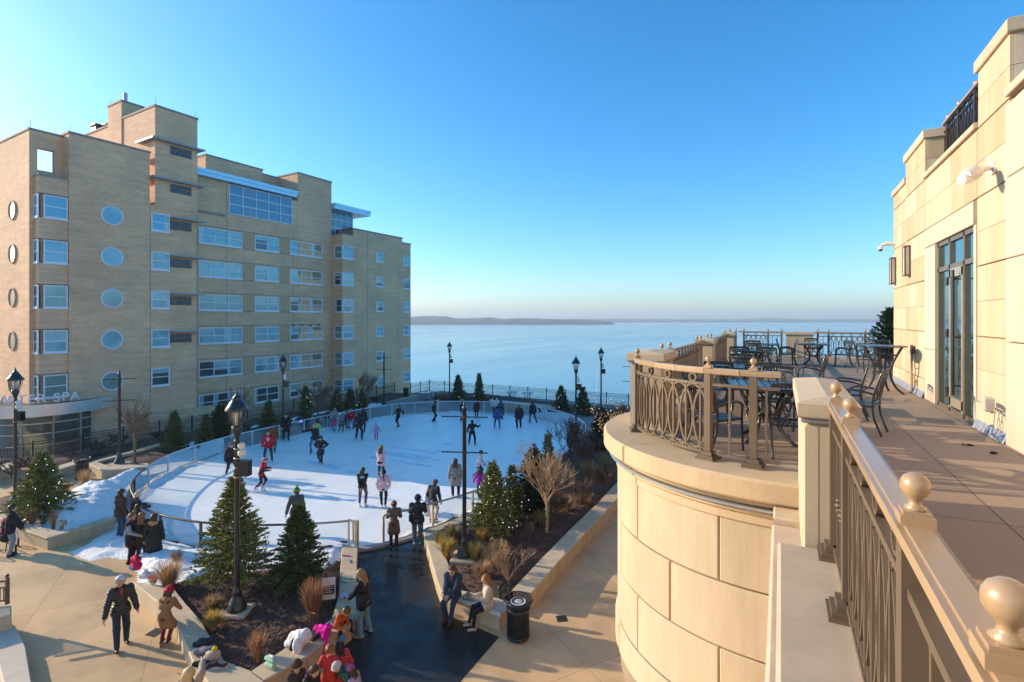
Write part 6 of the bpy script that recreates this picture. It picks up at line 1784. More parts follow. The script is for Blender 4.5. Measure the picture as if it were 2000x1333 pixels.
person(510,960,1.62,75,'skater in red and black jersey with white skates, leaning to the right, blond ponytail',top='sweater',tc=(.62,.01,.03),bc=BLK,sc=(.7,.7,.72),hair='pony',hc=H_BLD,hat='band',hatc=BLK,lean=14,hl=(-.09,.24,.62),hr=(.09,.22,.60),fl=(-.05,.02,0,0),fr=(.06,-.14,.01,10),sleeve=BLK,hem=.1,
   extra=lambda r,J,part: (part('black_side_panel',[(J['P']+Vector((.075*J['h'],.02,.03*J['h'])),J['C']+Vector((.08*J['h'],.0,.02*J['h'])),.05*J['h'],.045*J['h'])],cloth(BLK)),[ (lambda m,s: (m.tube([J['L'][s][1].lerp(J['L'][s][2],.32),J['L'][s][1].lerp(J['L'][s][2],.40)],.040*J['h'],10),m.build('sock_stripe',cloth((.65,.1,.13)),r)))(MB(),s) for s in (-1,1)]))
person(558,862,1.84,12,'skater in long black coat and sunglasses standing by the lantern post',top='coat',tc=(.012,.009,.011),bc=BLK,hat='shades',hair='short',hc=H_BLK,hem=.55,hl=(-.13,.06,.5),hr=(.13,.06,.5),fl=(-.09,0,0,-25),fr=(.07,0,0,15))
person(614,885,1.76,-25,'blond skater in black jacket and jeans stretching one arm out to the left',tc=BLK,bc=(.09,.15,.30),hair='short',hc=H_BLD,hem=.1,hr=(.42,.22,.74),hl=(-.13,.05,.45),lean=-4,**STR_R)
person(619,862,1.35,170,'child in bright green shirt at the rink side, seen from behind',top='shirt',tc=(.30,.62,.12),bc=(.10,.10,.11),hair='short',hc=H_BRN,child=True,hl=(-.22,.05,.5),hr=(.24,.0,.5))
person(627,907,1.58,-20,'girl in black hooded coat and dark hat skating with hands on her hips',top='coat',tc=(.012,.012,.014),hat='beanie',hatc=(.02,.02,.03),hair='long',hc=H_BRN,hem=.6,hl=(-.12,.05,.58),hr=(.12,.05,.58),elb=2.5,extra=fur((.07,.04,.03)),fl=(-.05,.05,0,-20),fr=(.05,-.06,.0,0))
person(652,838,1.72,5,'adult in grey hoodie bending over a small child in pink',top='hoodie',tc=(.33,.31,.34),bc=(.12,.12,.13),hat='beanie',hatc=(.2,.19,.19),hair='none',lean=32,pz=.5,hl=(-.1,.25,.5),hr=(.1,.25,.5),extra=patch((.6,.6,.62),False,.04,.03))
person(653,845,1.02,-15,'small child in pink jacket and blue skates before the grey hoodie adult',tc=(.55,.10,.22),bc=(.35,.36,.38),sc=(.05,.08,.30),hat='beanie',hatc=(.14,.02,.05),child=True,hl=(-.13,.1,.45),hr=(.15,.1,.45))
person(665,845,1.22,30,'child in grey and black snow clothes stooping beside the pink child',tc=(.10,.10,.11),bc=(.03,.03,.035),hair='short',hc=(.1,.09,.09),lean=30,pz=.47,child=True,hl=(-.1,.2,.35),hr=(.1,.2,.35),**GAP)
person(687,840,1.66,-15,'skater in red jacket and pale jeans leaning forward with a grey hat',tc=(.45,.015,.03),bc=(.22,.27,.36),hat='beanie',hatc=(.3,.3,.3),lean=22,pz=.5,fl=(-.07,.02,0,0),fr=(.1,-.04,0,10),hl=(-.14,.2,.5),hr=(.14,.2,.5),extra=patch((.7,.7,.7),False,.02,.02))
person(678,838,1.25,-40,'child in dark plum jacket holding the hand of the red jacket skater',tc=(.06,.02,.05),bc=(.1,.1,.14),child=True,hair='long',hc=H_BRN,hl=(-.2,.1,.5))
person(701,860,1.84,165,'tall skater in black jacket and dark green trousers with one hand bent back',tc=(.012,.014,.016),bc=(.015,.05,.045),hair='short',hc=H_BLK,hem=.2,hr=(.14,-.05,.52),hl=(-.14,-.06,.48),loose=1.25,**GAP)
person(709,846,1.74,175,'person in black behind the tall skater in green trousers',tc=BLK,bc=(.02,.02,.03),hair='long',hc=H_BLK)
person(735,862,1.15,-5,'little girl in lilac coat, pink trousers and grey hat with arms out',top='coat',tc=(.45,.27,.46),bc=(.55,.01,.22),hat='beanie',hatc=(.42,.42,.46),child=True,hair='none',hem=.35,hl=(-.30,.08,.48),hr=(.27,.08,.45))
person(778,835,1.68,-50,'woman in fitted black clothes gliding with arms held back',top='sweater',tc=BLK,hair='long',hc=H_BRN,lean=-4,hl=(-.2,-.12,.52),hr=(.24,.05,.55),fl=(-.04,.02,0,-10),fr=(.05,-.05,0,10))
person(848,825,1.66,95,'skater in black with maroon hat gliding right near the far barrier',tc=BLK,hat='beanie',hatc=(.13,.01,.04),lean=6,hl=(-.1,-.05,.5),fl=(-.05,.02,0,0),fr=(.05,-.08,0,0))
person(901,823,1.78,100,'person in navy coat and jeans with white hood lining by the far barrier',top='coat',tc=(.025,.05,.11),bc=(.03,.045,.09),hem=.45,hair='short',hc=(.35,.2,.12),extra=fur((.5,.42,.36)))
person(931,817,1.50,-10,'girl in maroon coat with bare-looking legs and black skates',top='coat',tc=(.09,.012,.025),bc=(.05,.03,.04),hem=.6,hair='long',hc=H_BRN)
person(966,813,1.74,170,'skater in white jacket and black trousers, partly hidden by the blue jacket',tc=(.62,.55,.56),bc=BLK,hair='long',hc=H_BRN,hem=.15)
person(978,820,1.6,150,'skater in dark teal jacket behind the blue jacket, one leg swung out',tc=(.04,.07,.10),bc=BLK,hair='short',hc=H_BRN,fr=(.16,-.15,.03,30))
person(971,838,1.70,178,'skater in blue jacket and jeans seen from behind near the far barrier',tc=(.03,.08,.22),bc=(.03,.06,.13),hair='bun',hc=H_BLK,hem=.25,**GAP)
person(1014,838,1.80,-165,'heavy-set skater all in black with shaved head, right of the blue jacket',tc=BLK,bc=BLK,hair='short',hc=(.16,.09,.06),bulk=1.1,hem=.3,loose=1.3,fl=(-.08,0,0,-15),fr=(.07,0,0,15))
person(1041,828,1.74,-150,'skater in dark jacket and jeans striding at the far right of the ice',tc=(.02,.024,.03),bc=(.03,.06,.12),hair='short',hc=H_BLK,hem=.12,lean=8,fl=(-.07,.14,0,-10),fr=(.08,-.20,.03,20))
person(922,870,1.62,175,'skater all in black with one arm raised, behind the cross-arm pole',tc=BLK,bc=BLK,hair='short',hc=H_BLK,hr=(.30,.1,.74),hl=(-.18,.0,.5),lean=8,loose=1.2,fl=(-.12,.02,0,-15),fr=(.12,-.05,0,15))
person(743,937,1.70,165,'woman in pale pink sweater and tan beanie stooping on the open ice',top='sweater',tc=(.62,.40,.42),bc=BLK,sc=(.05,.06,.09),hat='beanie',hatc=(.33,.19,.09),hair='long',hc=H_BRN,lean=10,hem=.3,hl=(-.05,.17,.5),hr=(.05,.19,.48),fl=(-.05,.05,0,0),fr=(.06,-.06,0,0))
person(708,990,1.70,170,'woman in black top with mint back print and grey leggings, hands behind her',top='sweater',tc=(.012,.011,.013),bc=(.12,.085,.10),sc=(.72,.72,.74),hair='long',hc=H_BRN,hem=.08,hy=25,hl=(-.03,-.11,.47),hr=(.03,-.12,.47),fl=(-.075,0,0,-15),fr=(.07,.02,0,15),extra=patch((.35,.62,.58),True,.05,.04,.02,'back_print'))
person(749,993,1.66,178,'woman in pale pink jacket with lettered back and white earmuffs',tc=(.62,.44,.47),bc=(.02,.022,.03),sc=(.72,.70,.72),hair='pony',hc=H_BLK,hem=.06,hl=(-.15,.08,.5),hr=(.15,.08,.5),fl=(-.045,0,0,-10),fr=(.045,0,0,10),
   extra=lambda r,J,part:(patch((.5,.2,.25),True,.05,.0,.01,'back_print','lines')(r,J,part),(lambda m:(m.ball(J['H']+J['hx']*.06*J['h'],.03*J['h'],8),m.ball(J['H']-J['hx']*.06*J['h'],.03*J['h'],8),m.build('earmuffs',cloth((.75,.74,.74)),r)))(MB())))
person(889,972,1.78,178,'woman in long grey wool coat and dark trousers seen from behind on the ice',top='coat',tc=(.22,.22,.225),bc=(.015,.017,.022),sc=BLK,hair='long',hc=(.09,.03,.02),hem=.85,loose=1.2,fl=(-.06,0,0,-15),fr=(.085,0,0,15))
person(934,937,1.52,80,'girl in white sweater, black trousers and white skates right of the cross-arm pole',top='sweater',tc=(.66,.60,.62),bc=BLK,sc=(.72,.7,.72),hair='bun',hc=H_BRN,lean=14,hl=(-.08,.2,.5),hr=(.08,.18,.5),fl=(-.04,.05,0,0),fr=(.05,-.16,.03,0))
person(937,912,1.32,175,'child in magenta jacket behind the sunlit lit spruce',how='head',tc=(.42,.012,.36),bc=BLK,hair='long',hc=H_BRN,child=True,hem=.2,hl=(-.22,.05,.48),hr=(.2,.05,.5))
person(1043,866,1.25,180,'child in red snowsuit and red hat skating behind the pale bare tree',how='head',tc=(.45,.015,.05),bc=(.4,.02,.05),hat='beanie',hatc=(.45,.02,.06),child=True,hair='none')
person(845,1021,1.72,150,'skater in dark striped jacket and pale pink leggings looking down, by the right gate rail',tc=(.045,.043,.045),bc=(.58,.38,.36),sc=(.25,.27,.25),hair='short',hc=(.16,.05,.03),hem=.22,lean=12,hp=25,hl=(-.14,.08,.48),hr=(.16,.1,.45),glove=BLK,extra=stripes((.55,.53,.5)),fl=(-.06,.03,0,0),fr=(.06,0,0,25))
person(578,951,1.76,170,'man in dark grey coat and green-yellow beanie, behind the right spruce',how='head',tc=(.10,.095,.085),bc=(.05,.05,.05),hat='beanie',hatc=(.02,.20,.07),pom=(.55,.38,.02),hair='short',hc=H_BRN,lean=14,hy=-30,hem=.25,hl=(-.2,-.05,.42),glove=BLK)
# --- watching from the barrier and on the plaza
W = dict(skates=False, z0=0.0, grp='people standing on the plaza')
person(769,1071,1.68,176,'woman in long brown quilted coat and tall boots leaning on the rail at the gate',top='coat',tc=M('quilted_brown',(.13,.085,.06),.55,var=.2,scale=14,bmp=.8,bscale=14,bdist=.04),bc=(.016,.018,.022),sc=(.13,.08,.05),hair='bun',hc=(.14,.05,.025),hem=.75,lean=8,hl=(-.09,.24,.64),hr=(.09,.24,.64),**W)
person(815,1063,1.76,172,'large person in dark jacket, blue jeans and navy beanie at the rail with a handbag',tc=(.022,.024,.032),bc=(.085,.13,.185),sc=(.45,.42,.4),hat='beanie',hatc=(.015,.02,.09),hair='short',hc=H_BRN,bulk=1.25,hem=.12,lean=10,hl=(-.11,.24,.64),hr=(.11,.26,.64),loose=1.25,extra=shoulder_bag((.02,.02,.025),-1),**W)
person(234,1050,1.82,115,'man in brown jacket and jeans standing in the snow at the barrier',tc=(.075,.042,.025),bc=(.055,.085,.125),sc=BLK,hair='short',hc=H_BRN,hem=.2,bulk=1.08,hl=(-.14,.1,.5),hr=(.15,.06,.5),**W)
person(262,962,1.66,110,'blond woman in black jacket resting her arms on the barrier',how='head',tc=(.016,.018,.022),bc=BLK,hair='short',hc=(.62,.48,.33),hem=.2,lean=8,hl=(-.1,.28,.62),hr=(.1,.26,.62),**W)
person(268,984,1.64,120,'dark-haired woman in dark coat tucked behind the group at the barrier',how='head',tc=BLK,bc=BLK,hair='long',hc=(.05,.025,.018),hem=.4,**W)
person(255,1100,1.70,60,'woman in black quilted vest, grey sleeves and maroon skirt at the barrier',top='vest',tc=(.02,.021,.024),bc=(.015,.015,.02),sc=(.03,.025,.025),hair='short',hc=H_RED,hem=.25,sleeve=(.32,.31,.33),hl=(-.14,.12,.52),hr=(.1,.2,.58),
   extra=lambda r,J,part:(part('skirt',[(J['P']-Vector((0,0,.02*J['h'])),J['P']-Vector((0,0,.13*J['h'])),.082*J['h'],.098*J['h'])],cloth((.12,.02,.03))),part('scarf',[(J['N']-Vector((.03*J['h'],0,0)),J['N']+Vector((.03*J['h'],.02,0)),.045*J['h'],.045*J['h'])],cloth((.2,.02,.06)))),**W)
person(276,1098,1.68,160,'woman with long light brown hair in dark brown coat, among the barrier group',top='coat',tc=(.035,.022,.016),bc=BLK,sc=BLK,hair='long',hc=(.26,.12,.045),hem=.7,**W)
person(300,1102,1.68,165,'woman in long black parka with tan fur hood, right of the group at the barrier',top='coat',tc=(.016,.016,.017),bc=BLK,sc=(.1,.05,.03),hair='long',hc=H_BRN,hem=.95,bulk=1.05,extra=fur((.42,.24,.10)),**W)
person(20,1086,1.78,85,'man in black jacket and faded jeans at the left edge beside the pram',tc=(.018,.02,.025),bc=(.24,.27,.31),sc=(.02,.02,.022),hair='short',hc=H_BRN,hem=.1,bulk=1.05,hl=(-.1,.17,.52),hr=(.1,.17,.52),**W)
person(236,1263,1.80,8,'white-haired man in black quilted jacket and jeans walking towards the camera',top='puffer',tc=(.016,.018,.017),bc=(.028,.04,.065),sc=(.07,.045,.03),hair='short',hc=(.62,.6,.58),hem=.12,bulk=.98,hy=35,hp=-12,elb=.4,hl=(-.185,.05,.45),hr=(.195,.07,.46),fl=(-.07,-.06,.0,-5),fr=(.06,.12,0,8),loose=1.1,
   extra=lambda r,J,part:part('shirt_front',[(J['N']+J['fw']*.03*J['h']-J['up']*.012*J['h'],J['C']+J['fw']*.072*J['h']+J['up']*.03*J['h'],.022*J['h'],.016*J['h'])],cloth((.4,.05,.03))),**W)
def leop():
    m, nt, b = newmat('leopard_print'); vo = nt.nodes.new('ShaderNodeTexVoronoi'); vo.inputs['Scale'].default_value = 60
    tc = nt.nodes.new('ShaderNodeTexCoord'); lk(nt, tc.outputs['Object'], vo.inputs['Vector'])
    lk(nt, ramp(nt, vo.outputs['Distance'], [(.30, (.06,.025,.012)), (.42, (.36,.18,.075))]), b.inputs['Base Color']); b.inputs['Roughness'].default_value = .9; return m
person(322,1262,1.38,150,'child in leopard print coat and red beanie leaning on the seat wall in skates',skates=True,z0=0.0,grp='people standing on the plaza',top='coat',tc=leop(),bc=(.20,.012,.035),sc=(.03,.035,.05),hat='beanie',hatc=(.48,.01,.03),hair='long',hc=H_BRN,hem=.95,lean=18,child=True,hl=(-.12,.26,.52),hr=(.12,.28,.50),extra=fur((.35,.19,.09)))
person(712,1240,1.72,-120,'woman with long streaked hair in black jacket and light jeans, on the wet asphalt',tc=(.018,.018,.02),bc=(.16,.27,.33),sc=(.36,.33,.27),hair='long',hc=(.30,.17,.07),hem=.25,bulk=1.05,lean=5,hp=20,hl=(-.06,.22,.55),hr=(.10,.2,.56),loose=1.3,fl=(-.09,.02,0,-20),fr=(.09,-.03,0,10),extra=lambda r,J,part:(lambda m:(m.bbox(-.04*J['h'],.19*J['h'],.53*J['h'],.08*J['h'],.25*J['h'],.60*J['h'],.02),m.build('camera_bag',cloth((.02,.02,.024),.4),r)))(MB()),**W)
# seated
S = dict(skates=False, z0=0.0, grp='people sitting on the stone seats')
sx, sy = 886, 1168
person(887,1200,1.82,-22,'man in dark denim jacket and jeans sitting on the bench, hands clasped, maroon boots',tc=(.028,.042,.075),bc=(.035,.06,.11),sc=(.13,.015,.02),hair='short',hc=H_BRN,hem=.05,pz=.325,lean=8,hp=8,hl=(-.025,.26,.42),hr=(.025,.27,.42),fl=(-.05,.27,0,0),fr=(.05,.22,0,0),
   extra=lambda r,J,part:part('maroon_scarf',[(J['N']+J['fw']*.03*J['h'],J['C']+J['fw']*.075*J['h']-J['up']*.03*J['h'],.02*J['h'],.016*J['h'])],cloth((.18,.03,.035))),**S)
person(955,1222,1.72,-78,'woman with long auburn hair in cream jacket, seated on the bench',tc=(.55,.44,.33),bc=(.014,.016,.022),sc=(.52,.40,.32),hair='long',hc=(.30,.11,.035),hem=.2,pz=.335,lean=6,hl=(-.05,.2,.48),hr=(.08,.18,.45),fl=(-.08,.26,.0,0),fr=(.06,.30,0,0),loose=.85,**S)
person(662,1262,1.25,35,'child in orange top with helmet and knee pads sitting on the wall lacing a skate',tc=(.60,.12,.02),bc=BLK,sc=(.02,.02,.03),hat='helmet',hatc=(.10,.07,.02),hair='short',child=True,pz=.44,lean=30,hp=20,hem=.05,hl=(-.04,.28,.5),hr=(.12,.26,.48),fl=(-.06,.32,.36,0),fr=(.06,.2,.0,0),sleeve=(.14,.14,.16),
   extra=lambda r,J,part:[part('knee_pad',[(J['L'][s][1]+Vector((0,.02,0)),J['L'][s][1]+Vector((0,.03,-.05)),.055*J['h'],.05*J['h'])],cloth((.08,.30,.42))) for s in (-1,1)]+[(lambda m:(m.tube([J['H']+J['hup']*.035*J['h']+(J['hx']*cos(a)+J['hf']*sin(a))*.08*J['h'] for a in [2*pi*i/18 for i in range(18)]],.012*J['h'],6,closed=True),m.build('helmet_band',cloth((.7,.4,.02)),r)))(MB())],**S)
# bottom edge group
G_ = dict(skates=False, z0=0.0, how='head', grp='people at the bottom edge lacing skates')
person(578,1292,1.25,20,'child in brown furry hat and dark jacket at the bottom edge before the wall',tc=(.06,.045,.04),bc=BLK,hat='beanie',hatc=(.075,.04,.025),hair='long',hc=H_BRN,child=True,hl=(-.1,.2,.5),hr=(.1,.2,.5),**G_)
person(675,1248,1.42,-150,'dark-haired woman in red flowered dress bending at the bottom edge',top='dress',tc=M('red_floral',(.52,.025,.02),.8,var=.4,scale=30),bc=(.1,.02,.02),hair='long',hc=H_BLK,hem=1.1,lean=38,pz=.46,hl=(-.12,.2,.42),hr=(.14,.22,.42),**G_)
person(641,1266,1.28,160,'girl in red dotted dress reaching up at the bottom edge',top='dress',tc=M('red_floral',(.52,.025,.02)),bc=(.4,.02,.02),hair='bun',hc=H_RED,hem=1.0,lean=10,child=True,hl=(-.12,.12,.7),hr=(.12,.1,.74),**G_)
person(688,1250,1.38,-60,'person in green puffer jacket and grey knit hat crouching at the bottom edge',top='puffer',tc=(.015,.085,.075),bc=(.45,.30,.36),hat='beanie',hatc=(.50,.47,.47),hair='short',hc=H_BRN,lean=38,pz=.40,bulk=1.15,hl=(-.1,.26,.34),hr=(.12,.26,.34),sleeve=(.02,.022,.025),hem=.15,**G_)
person(366,1306,1.64,150,'blond woman at the very bottom edge, only her head and a hand showing',tc=(.35,.27,.2),bc=JEAN,hair='long',hc=(.62,.42,.2),hr=(.10,.12,.98),hl=(-.15,.05,.46),**G_)
person(598,1290,1.3,40,'child in black jacket with pink hood, beside the brown furry hat',tc=(.016,.016,.018),bc=(.5,.32,.4),hair='long',hc=H_BRN,child=True,lean=25,extra=fur((.5,.12,.25),'pink_hood'),hl=(-.1,.22,.4),hr=(.1,.22,.42),**G_)
person(704,1292,1.1,-120,'child in lilac snow trousers beside the green puffer jacket at the bottom edge',tc=(.35,.25,.36),bc=(.48,.34,.42),hat='beanie',hatc=(.35,.10,.2),hair='long',hc=H_BRN,child=True,lean=30,pz=.45,hl=(-.1,.22,.4),hr=(.1,.22,.42),**G_)
# ================= SMALL THINGS =================
def lump(name, px, py, z, prims, col, label, cat, rough=.85, parts=(), rz=0.0, v=.014, k=.03, grp=None):
    x, y = at(px, py, z); V_, F_ = sdf([(tuple(a),tuple(b),c,d) for a,b,c,d in prims], v, k); m = MB()
    if rough > .7: V_ = [(q[0]+.012*sin(22*q[1]+13*q[2])+.003*sin(90*q[2]+40*q[0]), q[1]+.012*sin(19*q[2]+15*q[0]+1)+.003*sin(85*q[0]), q[2]+.010*sin(24*q[0]+17*q[1]+2)+.003*sin(95*q[1])) for q in V_]   # folds
    m.add(V_, F_, 0, True)
    r = m.build(name, cloth(col, rough), None, (0,0,0), (x,y,z), rz); tag(r, label, cat, grp)
    for nm, pr, cl in parts:
        V_, F_ = sdf([(tuple(a),tuple(b),c,d) for a,b,c,d in pr], v, .012); m = MB(); m.add(V_, F_, 0, True); m.build(nm, cloth(cl, rough), r)
    return r
ZW = .5
lump('backpack',266,1112,ZW,[((-.1,0,.12),(.1,0,.12),.12,.12),((-.08,0,.3),(.08,0,.3),.11,.1)],(.55,.015,.06),'red and blue backpack standing on the end of the seat wall','backpack',parts=[('pocket',[((-.09,-.1,.08),(.09,-.1,.08),.06,.06)],(.05,.1,.3)),('handle',[((-.05,0,.4),(0,0,.47),.014,.014),((.05,0,.4),(0,0,.47),.014,.014)],(.4,.01,.05))])
lump('plastic_bag',283,1131,ZW,[((-.1,0,.1),(.1,.02,.12),.12,.1),((.02,0,.2),(.06,0,.27),.08,.04)],(.66,.64,.62),'white plastic bag on the seat wall right of the backpack','bag',.4,parts=[('handle',[((.03,-.03,.28),(.0,-.03,.36),.016,.012),((.08,.03,.28),(.1,.03,.36),.016,.012)],(.66,.64,.62))])
x, y = at(299,1140,ZW); bk = empty('snack_bucket', (x,y,ZW), 'white bucket with red and gold bands beside the white plastic bag', 'bucket')
m = MB(); m.lathe([(.085,0),(.115,.2),(.12,.205),(.11,.2),(.0,.19)],n=20); m.build('tub', M('bucket_white',(.7,.66,.62),.5), bk)
m = MB(); m.lathe([(.0945,.06),(.107,.14)],n=20); m.build('gold_band', M('bucket_gold',(.5,.28,.03),.5), bk)
m = MB(); m.lathe([(.121,.185),(.124,.21)],n=20); m.build('red_rim', M('bucket_red',(.5,.02,.03),.5), bk)
lump('gift_bag',528,1306,ZW,[((-.1,0,.07),(.1,0,.07),.06,.06),((-.11,0,.2),(.11,0,.2),.055,.055)],(.33,.52,.36),'pale green gift bag on the V-shaped seat wall','bag',.6,parts=[('handle',[((-.05,-.04,.26),(0,-.04,.34),.01,.01),((.05,-.04,.26),(0,-.04,.34),.01,.01)],(.5,.6,.5)),('tissue',[((-.07,.02,.25),(.08,.01,.27),.03,.03)],(.6,.66,.6))])
lump('fluffy_coat',582,1262,ZW,[((-.12,0,.15),(.14,.05,.22),.16,.17),((.1,0,.3),(.2,.05,.34),.11,.1),((-.2,-.1,.05),(-.05,-.1,.12),.09,.1),((.12,-.14,.0),(.14,-.12,.2),.09,.1),((.2,-.15,-.12),(.2,-.12,.1),.05,.08)],(.72,.69,.66),'white fluffy coat dumped on the wall, dark lining showing','coat',parts=[('lining',[((-.02,-.17,.02),(.04,-.16,.22),.05,.045)],(.04,.03,.04))])
lump('pink_coat',628,1240,ZW,[((-.2,.05,.06),(.1,.05,.1),.1,.11),((.1,0,.12),(.2,0,.22),.1,.1),((.2,-.1,-.1),(.2,-.02,.12),.08,.09),((.26,-.2,-.35),(.22,-.1,-.05),.06,.08),((-.05,-.14,-.02),(.0,-.05,.1),.07,.08)],(.75,.01,.30),'bright magenta coat draped over the seat wall','coat',parts=[('cuff',[((.26,-.2,-.38),(.27,-.21,-.42),.055,.05)],(.6,.01,.25))])
x, y = at(608,1285,.0); sc_ = empty('suitcase', (x,y,0), 'dark wheeled suitcase with raised handle before the magenta coat', 'suitcase')
m = MB(); m.bbox(-.2,-.12,.06,.2,.12,.6,.03); m.build('shell', cloth((.03,.03,.035),.5), sc_)
m = MB(); m.tube([(-.11,.1,.6),(-.11,.1,1.02),(.11,.1,1.02),(.11,.1,.6)], .012, 6); m.build('handle', BLACK, sc_)
for s in (-1,1): m = MB(); m.tube([(s*.16-.015,.1,.04),(s*.16+.015,.1,.04)], .04, 10); m.build('wheel', BLACK, sc_)
x, y = at(642,1190,.4); sg = empty('rules_sign', (x,y,.38), 'white notice board with black printed panel on a stake behind the child in orange', 'sign', rz=TH+.25)
m = MB(); m.box(-.015,-.01,0,.015,.01,.75); m.build('stake', DARKFE, sg)
m = MB(); m.hex([(-.17,-.012),(.17,-.012),(.17,.012),(-.17,.012)], .28, .86, .004); m.build('board', M('sign_white',(.72,.70,.66),.4), sg)
m = MB(); m.box(-.15,-.016,.42,.15,-.0135,.66); m.build('printed_panel', M('sign_black',(.02,.02,.035),.4), sg)
m = MB()
for i, (w_, zz) in enumerate(((.11,.62),(.13,.57),(.09,.52),(.12,.47))): m.box(-w_,-.019,zz,w_*(.6 if i == 2 else .9),-.0165,zz+.02)
m.tube([(0,-.013,.745+.0),(0,-.017,.745)], .035, 10); m.build('lettering', M('sign_letter_grey',(.55,.53,.5),.4), sg)
def small(name, px, py, z, boxes, label, cat, rz=.3, grp=None):
    x, y = at(px, py, z); r = None
    for i, (nm, b_, col) in enumerate(boxes):
        m = MB(); m.bbox(*b_, .008)
        if i == 0: r = m.build(name, cloth(col,.6), None, (0,0,0), (x,y,z+.001), rz); tag(r, label, cat, grp)
        else: m.build(nm, cloth(col,.6), r)
small('skate_guard',676,1087,ZW,[('',(-.14,-.02,0,.14,.02,.035),(.5,.02,.3)),('tip',(.14,-.018,0,.19,.018,.03),(.6,.3,.5))],'magenta skate guard on the straight wall, nearest the gate','skate guard',.3,'skate guards on the wall')
small('skate_guard',682,1096,ZW,[('',(-.1,-.02,0,.1,.02,.035),(.08,.35,.5)),('tip',(.1,-.018,0,.17,.018,.03),(.6,.1,.2))],'blue and pink skate guard on the straight wall','skate guard',-.6,'skate guards on the wall')
small('skate_guard',672,1138,ZW,[('',(-.12,-.02,0,.12,.02,.03),(.03,.36,.33)),('tip',(.12,-.018,0,.17,.018,.028),(.5,.42,.3))],'teal skate guard on the straight wall','skate guard',.1,'skate guards on the wall')
small('skate_guard',680,1132,ZW,[('',(-.12,-.02,0,.12,.02,.03),(.5,.4,.2)),('tip',(.12,-.018,0,.17,.018,.028),(.03,.36,.33))],'yellow skate guard with teal tip on the straight wall','skate guard',.35,'skate guards on the wall')
small('mitten_pair',671,1060,ZW,[('',(-.1,-.04,0,.0,.04,.04),(.1,.02,.06)),('other_mitten',(.03,-.05,0,.13,.03,.05),(.12,.03,.07))],'dark plum mittens at the gate end of the straight wall','mittens')
small('shoe_box',678,1167,ZW,[('',(-.16,-.1,0,.16,.1,.07),(.55,.6,.66)),('label_patch',(-.05,-.102,.012,.13,-.1,.06),(.4,.1,.4))],'pale flat box with purple patch beside the standing woman','box')
small('wrist_guard',640,1225,ZW,[('',(-.1,-.03,0,.0,.03,.045),(.1,.35,.5)),('pink_strap',(-.02,-.05,0,.03,.05,.05),(.5,.05,.28)),('blue_pad',(.03,-.03,0,.12,.03,.045),(.1,.35,.5))],'blue and pink wrist guards on the wall beside the child in orange','pads')
# heap of winter things on the left arm of the V wall
for i, (px, py, prims, col, lb, nm, ct) in enumerate((
 (398,1262,[((-.2,.02,.05),(.2,.05,.07),.06,.06),((-.1,0,.12),(.16,.03,.14),.06,.05)],(.035,.033,.04),'dark scarf heap at the top of the clothes pile on the wall','scarf','scarf'),
 (402,1278,[((-.2,0,.07),(.12,0,.1),.07,.08),((.1,0,.08),(.2,0,.05),.06,.04)],(.2,.18,.22),'grey knitted cloth in the clothes pile on the wall','knitwear','knitwear'),
 (412,1290,[((-.05,0,.1),(.1,0,.12),.1,.1),((-.12,-.08,.04),(.05,-.06,.06),.07,.07)],(.48,.37,.25),'cream sheepskin boot in the clothes pile on the wall','winter_boot','boot'),
 (397,1300,[((-.18,0,.05),(.1,0,.05),.055,.05)],(.02,.02,.022),'black glove at the left of the clothes pile on the wall','glove','glove'),
 (422,1306,[((-.18,0,.05),(.18,.03,.045),.05,.045),((-.15,0,.09),(-.02,0,.1),.05,.04)],(.025,.024,.026),'black sneaker with pale sole at the end of the clothes pile','sneaker','shoe'))):
    lump(nm, px, py, ZW, prims, col, lb, ct, rz=.6, parts=[('pompom',[((.06,.02,.24),(.08,.02,.25),.05,.05)],(.65,.48,.02))] if i == 2 else ([('sole',[((-.2,0,.015),(.2,.03,.015),.05,.05)],(.5,.48,.45))] if i == 4 else [('fold',[((-.1,-.05,.1),(.1,-.05,.11),.03,.03)],tuple(c*1.5 for c in col))]))
lump('handbag',916,1172,.51,[((-.1,0,.07),(.1,.02,.08),.08,.07),((-.06,0,.14),(.08,0,.14),.05,.05)],(.33,.26,.19),'beige slouchy handbag on the bench between the couple','handbag',parts=[('strap',[((-.1,0,.14),(0,-.02,.22),.012,.012),((0,-.02,.22),(.12,0,.14),.012,.012)],(.2,.13,.08))])
lump('drinks_tumbler',977,1170,.51,[((0,0,.06),(0,0,.3),.06,.085)],(.07,.08,.08),'dark grey tumbler on the end of the bench by the bin','tumbler',.3,parts=[('lid',[((0,0,.33),(0,0,.335),.075,.07)],(.03,.03,.03))])
# pram at the left edge
x, y = at(14,1078); pr = empty('pram', (x,y,0), 'dark pram with red hood lining beside the man at the left edge', 'pram', rz=-.4)
m = MB()
V_, F_ = sdf([((-.3,0,.62),(.25,0,.6),.17,.18),((-.28,0,.85),(-.18,0,.95),.2,.16)], .02, .08); m.add(V_, F_, 0, True); m.build('carrycot', cloth((.03,.025,.03)), pr)
m = MB(); V_, F_ = sdf([((-.2,-.06,1.02),(-.05,-.05,1.02),.13,.1),((-.05,-.1,.8),(.2,-.1,.72),.1,.08)], .02, .05); m.add(V_, F_, 0, True); m.build('blanket', cloth((.20,.012,.03)), pr)
m = MB(); m.tube([(-.35,0,.15),(.1,0,.5),(.45,0,1.02)], .018, 6); m.tube([(.4,0,.15),(0,0,.5)], .018, 6); m.tube([(.45,-.22,1.03),(.45,.22,1.03)], .02, 6); m.build('chassis', BLACK, pr)
